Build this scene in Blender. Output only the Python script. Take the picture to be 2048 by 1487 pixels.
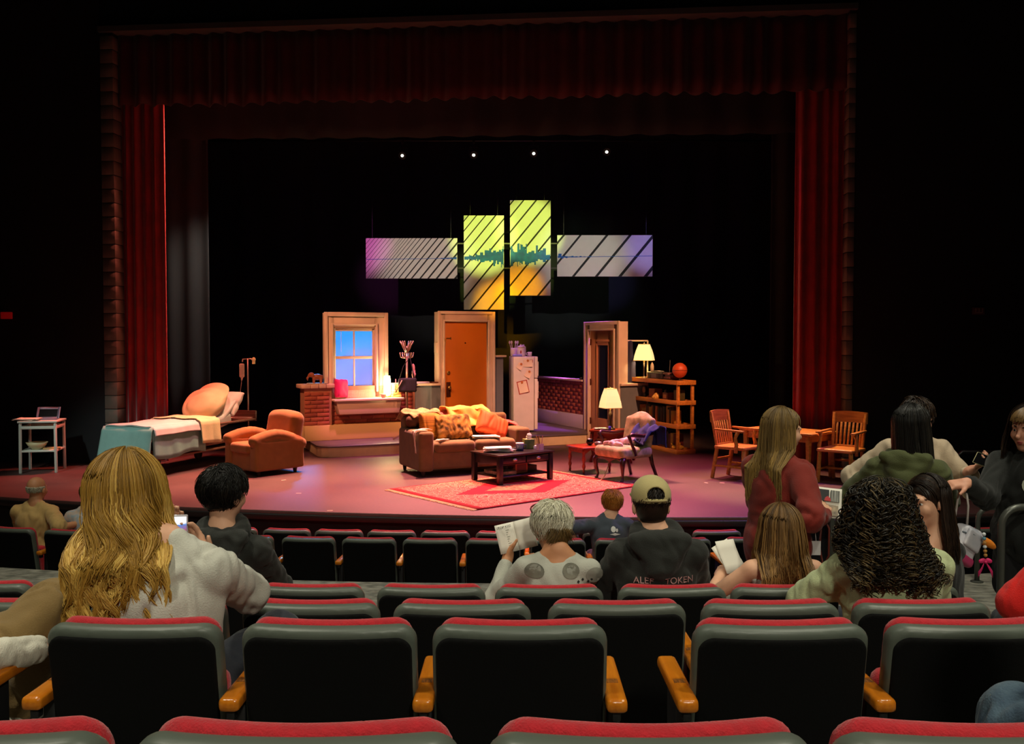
import bpy, bmesh, math, random
import numpy as np
from mathutils import Vector, Matrix, Euler

SC = bpy.context.scene
for _o in list(bpy.data.objects):
    bpy.data.objects.remove(_o, do_unlink=True)
C = SC.collection

# ------------------------------------------------------------------ camera, world, exposure
cam_d = bpy.data.cameras.new('camera'); cam_d.sensor_width = 36.0
cam_d.lens = 36.0 * 1850.0 / 2048.0
cam_d.clip_start = 0.05; cam_d.clip_end = 200
cam = bpy.data.objects.new('camera', cam_d); C.objects.link(cam)
cam.location = (0, 0, 1.8)
cam.rotation_euler = (math.radians(90 - 1.935), 0, 0)
SC.camera = cam
SC.view_settings.view_transform = 'Standard'
SC.view_settings.look = 'None'
SC.view_settings.gamma = 1.0
SC.view_settings.use_curve_mapping = False
SC.view_settings.exposure = 0.0
W = bpy.data.worlds.new('world'); SC.world = W; W.use_nodes = True
W.node_tree.nodes['Background'].inputs[0].default_value = (0.35, 0.42, 0.5, 1)
W.node_tree.nodes['Background'].inputs[1].default_value = 0.004

def lin(c):
    return tuple((v/255/12.92 if v/255 <= .04045 else ((v/255+.055)/1.055)**2.4) for v in c)

def spot(name, loc, target, rgb, power, cone=40, blend=.6, size=.15):
    d = bpy.data.lights.new(name, 'SPOT'); d.energy = power; d.color = rgb
    d.spot_size = math.radians(cone); d.spot_blend = blend; d.shadow_soft_size = size
    o = bpy.data.objects.new(name, d); C.objects.link(o); o.location = loc
    o.rotation_euler = (Vector(target)-Vector(loc)).to_track_quat('-Z', 'Y').to_euler()
    return o
def point(name, loc, rgb, power, size=.03):
    d = bpy.data.lights.new(name, 'POINT'); d.energy = power; d.color = rgb; d.shadow_soft_size = size
    o = bpy.data.objects.new(name, d); C.objects.link(o); o.location = loc
    return o

# house lights over the audience (dim, warm white, recessed in the ceiling)
HW = (1.0, .96, .76)
for _i, (_x, _y, _p) in enumerate([(-2.6, 1.2, 480), (2.6, 1.2, 480), (-2.8, 4.6, 430), (2.8, 4.6, 430), (-4.2, 7.4, 260), (0, 7.2, 250), (4.2, 7.4, 220)]):
    spot('house_light', (_x, _y, 6.6), (_x, _y+.5, 0), HW, _p*1.22, 92, 1.0, .22)
spot('house_light_rear', (1.5, -3.5, 5.4), (0, 3.5, .2), HW, 720, 60, 1.0, .3)
# theatrical rig: front-of-house and overhead stage lamps with their gels
AMB = (1.0, .42, .20); MAG = (1.0, .18, .30); PUR = (.50, .13, 1.0); PNK = (1.0, .30, .27); ORG = (1.0, .40, .10)
spot('stage_lamp_amber', (-4.6, 8.2, 6.8), (-2.6, 15.3, 1.1), AMB, 2500, 20, .7)
spot('stage_lamp_amber', (-.6, 8.0, 6.8), (-1.0, 15.9, 1.3), AMB, 2000, 19, .7)
spot('stage_lamp_amber', (3.6, 8.0, 6.8), (1.9, 15.5, 1.1), AMB, 3300, 20, .7)
spot('stage_lamp_straw', (3.2, 13.6, 5.9), (3.35, 11.7, .4), (1, .66, .30), 2000, 31, .8)
spot('stage_lamp_straw', (-2.9, 14.0, 6.0), (-3.6, 12.7, .4), (1, .66, .36), 2000, 36, .8)
spot('stage_lamp_amber', (-.2, 13.7, 6.0), (-.6, 12.8, .5), (1, .64, .26), 3000, 30, .8)
spot('stage_lamp_pink', (-1.8, 13.9, 6.0), (-2.2, 11.2, 0), PNK, 4800, 60, .9)
spot('stage_lamp_pink', (.6, 13.9, 6.0), (.2, 11.4, 0), PNK, 4000, 54, .9)
spot('stage_lamp_magenta', (2.2, 13.7, 6.0), (1.4, 12.0, 0), MAG, 1900, 62, .9)
spot('stage_lamp_straw', (1.2, 13.9, 5.9), (1.5, 12.2, .5), (1, .72, .42), 1000, 22, .8)
spot('stage_lamp_red_wash', (-4.6, 14.0, 5.9), (-5.0, 11.8, 0), (1, .20, .13), 2000, 66, .9)
spot('stage_lamp_purple', (4.8, 11.2, 5.9), (2.0, 10.6, 0), PUR, 1000, 54, .9)
spot('stage_lamp_purple', (2.6, 15.3, 5.4), (1.1, 17.5, .5), PUR, 3600, 26, .8)
spot('stage_lamp_purple', (-.3, 17.9, 5.9), (.2, 16.6, 1.5), PUR, 1100, 14, .8)
spot('stage_lamp_orchid', (-1.7, 13.9, 6.0), (-2.2, 14.95, .2), (1, .24, .50), 2600, 22, .8)
spot('stage_lamp_rose', (2.6, 8.0, 6.8), (.5, 16.2, .9), (1, .5, .42), 1500, 13, .8)
spot('stage_lamp_pale', (-6.5, 5.5, 6.5), (-5.6, 12.3, .45), (.80, 1.0, .88), 1500, 18, .8)
spot('stage_lamp_red', (-3.6, 15.2, 5.6), (-5.3, 13.6, 2.6), (1, .04, .05), 1100, 60, .8)
spot('stage_lamp_red', (2.7, 14.2, 5.6), (4.0, 12.7, 2.4), (1, .06, .12), 160, 60, .8)
spot('wing_lamp', (-4.2, 15.4, 4.8), (-6.0, 16.4, 1.8), (1, .95, .85), 160, 60, 1.0)
spot('backdrop_lamp', (1.4, 18.6, 6.6), (1.6, 20.6, 2.4), (.5, 1, .55), 60, 44, 1.0)

# ------------------------------------------------------------------ materials
_M = {}
def mat(name, rgb, rough=.6, metal=0., var=0., vscale=8., bump=0., bscale=60., rgb2=None, spec=.5, emit=None, estr=0., alpha=1., trans=0., stretch=(1, 1, 1), sheen=0., coat=0.):
    if name in _M: return _M[name]
    m = bpy.data.materials.new(name); m.use_nodes = True; nt = m.node_tree; b = nt.nodes['Principled BSDF']
    c = lin(rgb); b.inputs['Base Color'].default_value = (*c, 1)
    b.inputs['Roughness'].default_value = rough; b.inputs['Metallic'].default_value = metal
    b.inputs['Specular IOR Level'].default_value = spec
    if sheen: b.inputs['Sheen Weight'].default_value = sheen
    if coat: b.inputs['Coat Weight'].default_value = coat
    if trans: b.inputs['Transmission Weight'].default_value = trans
    if alpha < 1: b.inputs['Alpha'].default_value = alpha
    if emit: b.inputs['Emission Color'].default_value = (*lin(emit), 1); b.inputs['Emission Strength'].default_value = estr
    if var or rgb2 or bump:
        tc = nt.nodes.new('ShaderNodeTexCoord'); mp = nt.nodes.new('ShaderNodeMapping'); mp.inputs['Scale'].default_value = stretch
        nt.links.new(tc.outputs['Object'], mp.inputs['Vector'])
    if var or rgb2:
        n = nt.nodes.new('ShaderNodeTexNoise'); n.inputs['Scale'].default_value = vscale; n.inputs['Detail'].default_value = 5
        nt.links.new(mp.outputs[0], n.inputs['Vector'])
        r = nt.nodes.new('ShaderNodeValToRGB'); r.color_ramp.elements[0].position = .35; r.color_ramp.elements[1].position = .65
        c2 = lin(rgb2) if rgb2 else tuple(min(1, v*(1+var)) for v in c)
        c1 = c if rgb2 else tuple(v*(1-var) for v in c)
        r.color_ramp.elements[0].color = (*c1, 1); r.color_ramp.elements[1].color = (*c2, 1)
        nt.links.new(n.outputs['Fac'], r.inputs[0]); nt.links.new(r.outputs[0], b.inputs['Base Color'])
    if bump:
        n2 = nt.nodes.new('ShaderNodeTexNoise'); n2.inputs['Scale'].default_value = bscale; n2.inputs['Detail'].default_value = 3
        nt.links.new(mp.outputs[0], n2.inputs['Vector'])
        bp = nt.nodes.new('ShaderNodeBump'); bp.inputs['Strength'].default_value = bump; bp.inputs['Distance'].default_value = .01
        nt.links.new(n2.outputs['Fac'], bp.inputs['Height']); nt.links.new(bp.outputs[0], b.inputs['Normal'])
    _M[name] = m
    return m
def wood(name, a, b, rough=.4, scale=3., stretch=(1, 12, 12)):
    return mat(name, a, rough, rgb2=b, vscale=scale, stretch=stretch, bump=.08, bscale=12)
def hair_mat(name, dark, mid, light, rough=.45):
    if name in _M: return _M[name]
    m = bpy.data.materials.new(name); m.use_nodes = True; nt = m.node_tree; b = nt.nodes['Principled BSDF']
    at = nt.nodes.new('ShaderNodeAttribute'); at.attribute_name = 'tone'
    r = nt.nodes.new('ShaderNodeValToRGB'); e = r.color_ramp.elements
    e[0].position = .0; e[0].color = (*lin(dark), 1); e[1].position = 1.; e[1].color = (*lin(light), 1)
    k = e.new(.5); k.color = (*lin(mid), 1)
    nt.links.new(at.outputs['Fac'], r.inputs[0]); nt.links.new(r.outputs[0], b.inputs['Base Color'])
    b.inputs['Roughness'].default_value = rough; b.inputs['Specular IOR Level'].default_value = .35
    _M[name] = m
    return m

# ------------------------------------------------------------------ objects and tags
def fast_mesh(name, v, f, smooth=True):
    """v (n,3) array, f list of faces or (m,k) array"""
    me = bpy.data.meshes.new(name)
    v = np.asarray(v, dtype=np.float32)
    if isinstance(f, np.ndarray) and f.ndim == 2:
        me.vertices.add(len(v)); me.vertices.foreach_set('co', v.ravel())
        k = f.shape[1]; me.loops.add(f.size); me.polygons.add(len(f))
        me.polygons.foreach_set('loop_start', np.arange(0, f.size, k, dtype=np.int32))
        me.loops.foreach_set('vertex_index', f.astype(np.int32).ravel())
        me.update(calc_edges=True)
    else:
        me.from_pydata([tuple(map(float, p)) for p in v], [], [list(map(int, q)) for q in f]); me.update()
    if smooth: me.polygons.foreach_set('use_smooth', np.ones(len(me.polygons), dtype=bool))
    me.validate()
    return me
def link(name, data, m=None, parent=None, loc=None, rz=None):
    o = bpy.data.objects.new(name, data); C.objects.link(o)
    if m is not None and data is not None:
        if len(data.materials) == 0: data.materials.append(m)
    if parent: o.parent = parent
    if loc is not None: o.location = loc
    if rz is not None: o.rotation_euler = (0, 0, rz)
    return o
def tag(o, label, cat, group=None, kind=None):
    if label: o['label'] = label
    if cat: o['category'] = cat
    if group: o['group'] = group
    if kind: o['kind'] = kind
    return o
def thing(name, label, cat, loc=(0, 0, 0), rz=0., group=None):
    o = bpy.data.objects.new(name, None); C.objects.link(o); o.location = loc; o.rotation_euler = (0, 0, rz)
    o.empty_display_size = .1
    return tag(o, label, cat, group)
def struct(o):
    o['kind'] = 'structure'; return o
def dup(root, loc, rz, label=None, group=None, skip=()):
    r = root.copy(); C.objects.link(r); r.location = loc; r.rotation_euler = (0, 0, rz)
    if label: r['label'] = label
    if group: r['group'] = group
    for ch in list(root.children):
        if ch.name.split('.')[0] in skip: continue
        c = ch.copy(); C.objects.link(c); c.parent = r
        for g in ch.children:
            d = g.copy(); C.objects.link(d); d.parent = c
    return r

class MB:
    def __init__(s): s.v = []; s.f = []
    def add(s, v, f):
        o = len(s.v); s.v += [tuple(p) for p in v]; s.f += [tuple(i+o for i in q) for q in f]; return s
    def box(s, c, d, rz=0., rx=0., ry=0.):
        x, y, z = d[0]/2, d[1]/2, d[2]/2
        M = Matrix.Translation(Vector(c)) @ Euler((rx, ry, rz)).to_matrix().to_4x4()
        v = [M @ Vector(p) for p in ((-x,-y,-z),(x,-y,-z),(x,y,-z),(-x,y,-z),(-x,-y,z),(x,-y,z),(x,y,z),(-x,y,z))]
        return s.add(v, [(0,3,2,1),(4,5,6,7),(0,1,5,4),(1,2,6,5),(2,3,7,6),(3,0,4,7)])
    def bx(s, x0, x1, y0, y1, z0, z1):
        return s.box(((x0+x1)/2, (y0+y1)/2, (z0+z1)/2), (abs(x1-x0), abs(y1-y0), abs(z1-z0)))
    def beam(s, a, b, w, h=None):
        """rectangular bar from a to b"""
        h = h or w; a = Vector(a); b = Vector(b); d = b-a
        q = d.to_track_quat('Z', 'Y').to_matrix().to_4x4(); M = Matrix.Translation((a+b)/2) @ q; L = d.length/2
        v = [M @ Vector(p) for p in ((-w/2,-h/2,-L),(w/2,-h/2,-L),(w/2,h/2,-L),(-w/2,h/2,-L),(-w/2,-h/2,L),(w/2,-h/2,L),(w/2,h/2,L),(-w/2,h/2,L))]
        return s.add(v, [(0,3,2,1),(4,5,6,7),(0,1,5,4),(1,2,6,5),(2,3,7,6),(3,0,4,7)])
    def prism(s, poly, z0, z1):
        n = len(poly)
        v = [(p[0], p[1], z0) for p in poly]+[(p[0], p[1], z1) for p in poly]
        return s.add(v, [tuple(range(n))[::-1], tuple(range(n, 2*n))]+[(i, (i+1) % n, (i+1) % n+n, i+n) for i in range(n)])
    def prism_xz(s, poly, y0, y1):
        n = len(poly)
        v = [(p[0], y0, p[1]) for p in poly]+[(p[0], y1, p[1]) for p in poly]
        return s.add(v, [tuple(range(n)), tuple(range(n, 2*n))[::-1]]+[((i+1) % n, i, i+n, (i+1) % n+n) for i in range(n)])
    def tube(s, path, r, n=8, cap=True):
        P = [Vector(p) for p in path]; R = r if isinstance(r, (list, tuple)) else [r]*len(P); v = []; f = []
        up = None
        for i, p in enumerate(P):
            d = (P[min(i+1, len(P)-1)]-P[max(i-1, 0)]).normalized()
            if up is None: up = d.orthogonal().normalized()
            up = (up - d*up.dot(d)).normalized(); w = d.cross(up)
            for k in range(n):
                a = 2*math.pi*k/n; v.append(p+(up*math.cos(a)+w*math.sin(a))*R[i])
        for i in range(len(P)-1):
            for k in range(n): f.append((i*n+k, i*n+(k+1) % n, (i+1)*n+(k+1) % n, (i+1)*n+k))
        if cap: f.append(tuple(range(n))[::-1]); f.append(tuple(range((len(P)-1)*n, len(P)*n)))
        return s.add(v, f)
    def lathe(s, prof, c=(0, 0, 0), n=20):
        v = []; f = []; m = len(prof)
        for r, z in prof:
            for k in range(n):
                a = 2*math.pi*k/n; v.append((c[0]+r*math.cos(a), c[1]+r*math.sin(a), c[2]+z))
        for i in range(m-1):
            for k in range(n): f.append((i*n+k, i*n+(k+1) % n, (i+1)*n+(k+1) % n, (i+1)*n+k))
        f.append(tuple(range(n))[::-1]); f.append(tuple(range((m-1)*n, m*n)))
        return s.add(v, f)
    def sphere(s, c, r, n=14, m=10):
        r = r if isinstance(r, (tuple, list)) else (r, r, r); v = []; f = []
        for i in range(m+1):
            t = math.pi*i/m
            for k in range(n):
                a = 2*math.pi*k/n; v.append((c[0]+r[0]*math.sin(t)*math.cos(a), c[1]+r[1]*math.sin(t)*math.sin(a), c[2]-r[2]*math.cos(t)))
        for i in range(m):
            for k in range(n): f.append((i*n+k, i*n+(k+1) % n, (i+1)*n+(k+1) % n, (i+1)*n+k))
        return s.add(v, f)
    def grid(s, fn, nu, nv, thick=0.):
        """fn(u,v)->point, u,v in 0..1; thick: offset sheet along -normal"""
        P = [[Vector(fn(i/nu, j/nv)) for j in range(nv+1)] for i in range(nu+1)]
        v = [p for row in P for p in row]; f = []; w = nv+1
        for i in range(nu):
            for j in range(nv): f.append((i*w+j, (i+1)*w+j, (i+1)*w+j+1, i*w+j+1))
        if thick:
            n0 = len(v); off = []
            for i in range(nu+1):
                for j in range(nv+1):
                    du = P[min(i+1, nu)][j]-P[max(i-1, 0)][j]; dv = P[i][min(j+1, nv)]-P[i][max(j-1, 0)]
                    nn = du.cross(dv); nn = nn.normalized() if nn.length > 1e-9 else Vector((0, 0, 1)); off.append(P[i][j]-nn*thick)
            v += off; f += [tuple(k+n0 for k in q)[::-1] for q in f]
            for i in range(nu):
                f.append((i*w, i*w+n0, (i+1)*w+n0, (i+1)*w)); f.append(((i+1)*w+nv, (i+1)*w+nv+n0, i*w+nv+n0, i*w+nv))
            for j in range(nv):
                f.append((j+1, j+1+n0, j+n0, j)); f.append((nu*w+j, nu*w+j+n0, nu*w+j+1+n0, nu*w+j+1))
        return s.add(v, f)
    def build(s, name, m, parent=None, bevel=0., seg=2, smooth=False, loc=None, rz=None, mesh=False):
        me = bpy.data.meshes.new(name); me.from_pydata([tuple(p) for p in s.v], [], s.f); me.update()
        bm = bmesh.new(); bm.from_mesh(me)
        bmesh.ops.remove_doubles(bm, verts=bm.verts, dist=1e-6)
        bmesh.ops.recalc_face_normals(bm, faces=bm.faces)
        if bevel:
            es = [e for e in bm.edges if len(e.link_faces) == 2 and e.calc_face_angle(0) > .5]
            bmesh.ops.bevel(bm, geom=es, offset=bevel, segments=seg, affect='EDGES', profile=.5, clamp_overlap=True)
        bm.to_mesh(me); bm.free()
        if smooth or bevel: me.polygons.foreach_set('use_smooth', np.ones(len(me.polygons), dtype=bool))
        if bevel and not smooth:
            me.polygons.foreach_set('use_smooth', np.array([p.area < 1e9 for p in me.polygons]))
        me.materials.append(m)
        if mesh: return me
        o = link(name, me, None, parent, loc, rz)
        if bevel and not smooth:
            me.set_sharp_from_angle(angle=math.radians(50))
        return o

def part(name, m, parent, fn, **k):
    b = MB(); fn(b); return b.build(name, m, parent, **k)

# ------------------------------------------------------------------ implicit surfaces (smooth unions) -> meshes
class SDF:
    def __init__(s): s.p = []
    def cone(s, a, b, ra, rb=None, k=.02, sub=False):
        s.p.append(('c', np.array(a, float), np.array(b, float), float(ra), float(ra if rb is None else rb), k, sub)); return s
    def chain(s, pts, rs, k=.02):
        for i in range(len(pts)-1): s.cone(pts[i], pts[i+1], rs[i], rs[i+1], k)
        return s
    def ell(s, c, r, R=None, k=.03, sub=False):
        s.p.append(('e', np.array(c, float), np.array(r, float), np.eye(3) if R is None else np.array(R, float), k, sub)); return s
    def box(s, c, h, rnd=.01, R=None, k=.01, sub=False):
        s.p.append(('b', np.array(c, float), np.array(h, float), float(rnd), np.eye(3) if R is None else np.array(R, float), k, sub)); return s
    def fn(s, f, lo, hi, k=.0, sub=False):
        s.p.append(('f', f, np.array(lo, float), np.array(hi, float), k, sub)); return s
    def bounds(s, p):
        if p[0] == 'c': m = max(p[3], p[4]); return np.minimum(p[1], p[2])-m, np.maximum(p[1], p[2])+m
        if p[0] == 'e': e = np.sqrt(((p[3]*p[2][None, :])**2).sum(1)); return p[1]-e, p[1]+e
        if p[0] == 'b': e = np.abs(p[4]) @ p[2]; return p[1]-e, p[1]+e
        return p[2], p[3]
    def mesh(s, name, h, disp=None):
        B = [s.bounds(p) for p in s.p if not p[-1]]
        lo = np.min([b[0] for b in B], 0)-3*h; hi = np.max([b[1] for b in B], 0)+3*h
        n = np.ceil((hi-lo)/h).astype(int)+1
        D = np.full(n, .2, np.float32)
        ax = [lo[i]+h*np.arange(n[i]) for i in range(3)]
        for p in s.p:
            k = p[-2]; b0, b1 = s.bounds(p); m = max(k, 2*h)+2*h
            i0 = np.clip(np.floor((b0-m-lo)/h).astype(int), 0, n-1); i1 = np.clip(np.ceil((b1+m-lo)/h).astype(int)+1, 1, n)
            if np.any(i1 <= i0): continue
            X = np.stack(np.meshgrid(ax[0][i0[0]:i1[0]], ax[1][i0[1]:i1[1]], ax[2][i0[2]:i1[2]], indexing='ij'), -1)
            if p[0] == 'c':
                a, b, ra, rb = p[1:5]; ba = b-a; L = max(float(ba@ba), 1e-9); q = X-a
                t = np.clip((q@ba)/L, 0, 1); d = np.linalg.norm(q-t[..., None]*ba, axis=-1)-(ra+(rb-ra)*t)
            elif p[0] == 'e':
                q = (X-p[1]) @ p[3]; k0 = np.linalg.norm(q/p[2], axis=-1); k1 = np.linalg.norm(q/(p[2]**2), axis=-1)
                d = k0*(k0-1)/np.maximum(k1, 1e-6)
            elif p[0] == 'b':
                q = np.abs((X-p[1]) @ p[4])-(p[2]-p[3])
                d = np.linalg.norm(np.maximum(q, 0), axis=-1)+np.minimum(q.max(-1), 0)-p[3]
            else: d = p[1](X)
            S = D[i0[0]:i1[0], i0[1]:i1[1], i0[2]:i1[2]]
            if p[-1]:
                if k > 0:
                    hh = np.maximum(k-np.abs(S+d), 0)/k; S[...] = np.maximum(S, -d)+hh*hh*k*.25
                else: S[...] = np.maximum(S, -d)
            else:
                if k > 0:
                    hh = np.maximum(k-np.abs(S-d), 0)/k; S[...] = np.minimum(S, d)-hh*hh*k*.25
                else: S[...] = np.minimum(S, d)
        v, f = surface_nets(D, lo, h)
        if disp is not None: v = disp(v, f)
        return fast_mesh(name, v, f)
    def build(s, name, m, parent=None, h=.01, disp=None, loc=None, rz=None):
        return link(name, s.mesh(name, h, disp), m, parent, loc, rz)

_CO = np.array([(0,0,0),(1,0,0),(0,1,0),(1,1,0),(0,0,1),(1,0,1),(0,1,1),(1,1,1)])
_ED = [(0,1),(2,3),(4,5),(6,7),(0,2),(1,3),(4,6),(5,7),(0,4),(1,5),(2,6),(3,7)]
def surface_nets(D, lo, h):
    s = D < 0
    cs = s[:-1,:-1,:-1].astype(np.int8)
    tot = np.zeros(cs.shape, np.int8)
    for c in _CO: tot += s[c[0]:s.shape[0]-1+c[0], c[1]:s.shape[1]-1+c[1], c[2]:s.shape[2]-1+c[2]]
    idx = np.argwhere((tot > 0) & (tot < 8))
    val = np.stack([D[idx[:,0]+c[0], idx[:,1]+c[1], idx[:,2]+c[2]] for c in _CO], 1)
    acc = np.zeros((len(idx), 3)); cnt = np.zeros(len(idx))
    for a, b in _ED:
        va, vb = val[:,a], val[:,b]; cr = (va < 0) != (vb < 0)
        t = np.where(cr, va/np.where(cr, va-vb, 1), 0)
        acc += np.where(cr[:,None], _CO[a]+(_CO[b]-_CO[a])*t[:,None], 0); cnt += cr
    v = lo+h*(idx+acc/cnt[:,None])
    ids = np.full(cs.shape, -1, np.int64); ids[idx[:,0], idx[:,1], idx[:,2]] = np.arange(len(idx))
    F = []
    for ax in range(3):
        o1, o2 = [(1,2),(2,0),(0,1)][ax]
        sl0 = [slice(None)]*3; sl1 = [slice(None)]*3; sl0[ax] = slice(0,-1); sl1[ax] = slice(1,None)
        ch = s[tuple(sl0)] != s[tuple(sl1)]
        e = np.argwhere(ch); e = e[(e[:,o1] > 0) & (e[:,o2] > 0) & (e[:,o1] < s.shape[o1]-1) & (e[:,o2] < s.shape[o2]-1)]
        inside = s[e[:,0], e[:,1], e[:,2]]
        def cid(d1, d2):
            q = e.copy(); q[:,o1] -= d1; q[:,o2] -= d2; return ids[q[:,0], q[:,1], q[:,2]]
        quad = np.stack([cid(1,1), cid(0,1), cid(0,0), cid(1,0)], 1)
        quad[~inside] = quad[~inside][:, ::-1]
        F.append(quad)
    F = np.concatenate(F); F = F[(F >= 0).all(1)]
    return v, F
def vnormals(v, f):
    n = np.cross(v[f[:,2]]-v[f[:,0]], v[f[:,3]]-v[f[:,1]]); N = np.zeros_like(v)
    for k in range(4):
        for j in range(3): N[:,j] += np.bincount(f[:,k], n[:,j], len(v))
    return N/np.maximum(np.linalg.norm(N, axis=1)[:,None], 1e-9)
def wave_noise(p, freq, seed=0, oct=7, aniso=(1, 1, 1)):
    r = np.random.RandomState(seed); q = p*np.array(aniso)*freq; o = np.zeros(len(p))
    w = np.stack([np.sin(q@r.normal(size=3)*.9+r.uniform(0, 6)) for _ in range(3)], 1)
    q = q+w*.9
    for _ in range(oct): o += np.sin(q@r.normal(size=3)*1.3+r.uniform(0, 6))
    return o/oct**.5
def folds(amp, freq=14., seed=0, aniso=(1, 1, .55)):
    def d(v, f):
        n = vnormals(v, f); w = wave_noise(v, freq, seed, 6, aniso)
        w = w-.35*np.abs(w)
        return v+n*(amp*w)[:,None]
    return d
def rotm(rx=0, ry=0, rz=0): return np.array(Euler((rx, ry, rz), 'XYZ').to_matrix())
def Rz(p, a): return (p[0]*math.cos(a)-p[1]*math.sin(a), p[0]*math.sin(a)+p[1]*math.cos(a))

def text_mesh(txt, size, name='lettering', extrude=.0008, align='CENTER'):
    cu = bpy.data.curves.new(name, 'FONT'); cu.body = txt; cu.size = size; cu.extrude = extrude; cu.align_x = align; cu.align_y = 'CENTER'
    o = bpy.data.objects.new('tmp', cu); C.objects.link(o)
    dg = bpy.context.evaluated_depsgraph_get(); me = bpy.data.meshes.new_from_object(o.evaluated_get(dg))
    bpy.data.objects.remove(o, do_unlink=True); me.name = name
    return me
# ================================================================== THE SETTING
rnd = random.Random(7)
PI = math.pi
M_black = mat('black_paint', (17, 18, 20), .85, bump=.1, bscale=40)
M_wall = mat('dark_wall_paint', (15, 17, 22), .9, var=.2, vscale=1.5)
M_carpet = mat('grey_patterned_carpet', (96, 95, 86), .95, rgb2=(152, 149, 136), vscale=9, stretch=(1, 2.2, 1), bump=.4, bscale=200)
def stage_mat():
    m = bpy.data.materials.new('stage_floor_paint'); m.use_nodes = True; nt = m.node_tree; b = nt.nodes['Principled BSDF']
    tc = nt.nodes.new('ShaderNodeTexCoord'); n = nt.nodes.new('ShaderNodeTexNoise'); n.inputs['Scale'].default_value = 1.6; n.inputs['Detail'].default_value = 8
    n2 = nt.nodes.new('ShaderNodeTexNoise'); n2.inputs['Scale'].default_value = 26; n2.inputs['Detail'].default_value = 4
    nt.links.new(tc.outputs['Object'], n.inputs['Vector']); nt.links.new(tc.outputs['Object'], n2.inputs['Vector'])
    r = nt.nodes.new('ShaderNodeValToRGB'); r.color_ramp.elements[0].position = .3; r.color_ramp.elements[1].position = .75
    r.color_ramp.elements[0].color = (*lin((72, 48, 47)), 1); r.color_ramp.elements[1].color = (*lin((96, 66, 63)), 1)
    mx = nt.nodes.new('ShaderNodeMix'); mx.data_type = 'FLOAT'; mx.inputs[0].default_value = .35
    nt.links.new(n.outputs['Fac'], mx.inputs[2]); nt.links.new(n2.outputs['Fac'], mx.inputs[3]); nt.links.new(mx.outputs[0], r.inputs[0])
    nt.links.new(r.outputs[0], b.inputs['Base Color'])
    rr = nt.nodes.new('ShaderNodeMapRange'); rr.inputs[3].default_value = .42; rr.inputs[4].default_value = .6
    nt.links.new(n.outputs['Fac'], rr.inputs[0]); nt.links.new(rr.outputs[0], b.inputs['Roughness'])
    return m
M_stage = stage_mat()
ARC = (1.7, 33.4, 24.0)
def edge_y(x, R=ARC[2]): return ARC[1]-math.sqrt(R*R-(x-ARC[0])**2)
xs = [-11+i*.5 for i in range(45)]
arc = [(x, edge_y(x)) for x in xs]
b = MB(); b.prism(arc+[(11, 21.5), (-11, 21.5)], -.07, 0.)
stage = struct(b.build('floor', M_stage, bevel=.012)); stage['label'] = 'dark painted stage floor with curved front lip'
arc2 = [(x, edge_y(x)+.10) for x in xs]
b = MB(); b.prism(arc2+[(x, y+.15) for x, y in arc2[::-1]], -.98, -.07)
o = struct(b.build('wall_stage_front', M_black)); o['label'] = 'black curved face below the stage lip'
b = MB(); b.prism([(x, edge_y(x)-.02) for x in xs]+[(x, edge_y(x)+.06) for x in xs[::-1]], -.10, -.035)
o = struct(b.build('trim_1', mat('lip_strip', (24, 20, 20), .5), bevel=.01))

# auditorium floor: steps under the near rows, a flat cross aisle with a curved edge, then the sunken front rows
prof = [(-4, .62), (.9, .62), (.9, .40), (2.0, .40), (2.0, .189), (2.85, .189), (2.85, .05), (3.68, .05), (3.68, -.129), (4.75, -.129), (4.75, -.17), (5.4, -.17)]
b = MB(); n = len(prof)
b.add([(x, y, z) for x in (-11, 9.5) for y, z in prof], [(i, i+1, n+i+1, n+i) for i in range(n-1)])
o = struct(b.build('floor_upper', M_carpet)); o['label'] = 'grey patterned carpet on the stepped floor of the near rows'
def aisle_edge(x): return 7.45+(x-.3)**2/42.0
exs = [-11+i*20.5/40 for i in range(41)]
b = MB(); b.prism([(-11, 5.4), (9.5, 5.4)]+[(x, min(aisle_edge(x), 9.0)) for x in exs[::-1]], -.75, -.17)
o = struct(b.build('floor_cross_aisle', M_carpet)); o['label'] = 'grey patterned carpet of the cross aisle'
b = MB(); b.prism([(-11, 5.6), (9.5, 5.6), (9.5, 8.72), (-11, 8.72)], -.9, -.785); b.prism([(-11, 8.72), (9.5, 8.72), (9.5, 12.5), (-11, 12.5)], -1.1, -.905)
o = struct(b.build('floor_front_rows', M_carpet)); o['label'] = 'carpet under the front rows below the stage'

# proscenium line, left jamb to right jamb
PL = Vector((-5.76, 13.5, 0)); PR = Vector((4.54, 12.6, 0)); pa = math.atan2(PR.y-PL.y, PR.x-PL.x); plen = (PR-PL).length
b = MB(); b.bx(-7.5, -.2, 0, .4, -1, 9); o = struct(b.build('wall_proscenium_left', M_wall, loc=PL, rz=pa))
b = MB(); b.bx(plen+.1, plen+7, 0, .4, -1, 9); o = struct(b.build('wall_proscenium_right', M_wall, loc=PL, rz=pa))
b = MB(); b.bx(-.2, plen+.1, .1, .4, 6.30, 9); o = struct(b.build('wall_proscenium_header', M_wall, loc=PL, rz=pa))
b = MB(); b.bx(-.2, plen+.1, -.06, .4, 6.24, 6.32); o = struct(b.build('trim_2', mat('header_trim', (70, 70, 68), .8), loc=PL, rz=pa))
M_blk = mat('painted_block', (104, 92, 84), .9, var=.12, vscale=3, bump=.3, bscale=30)
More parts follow.
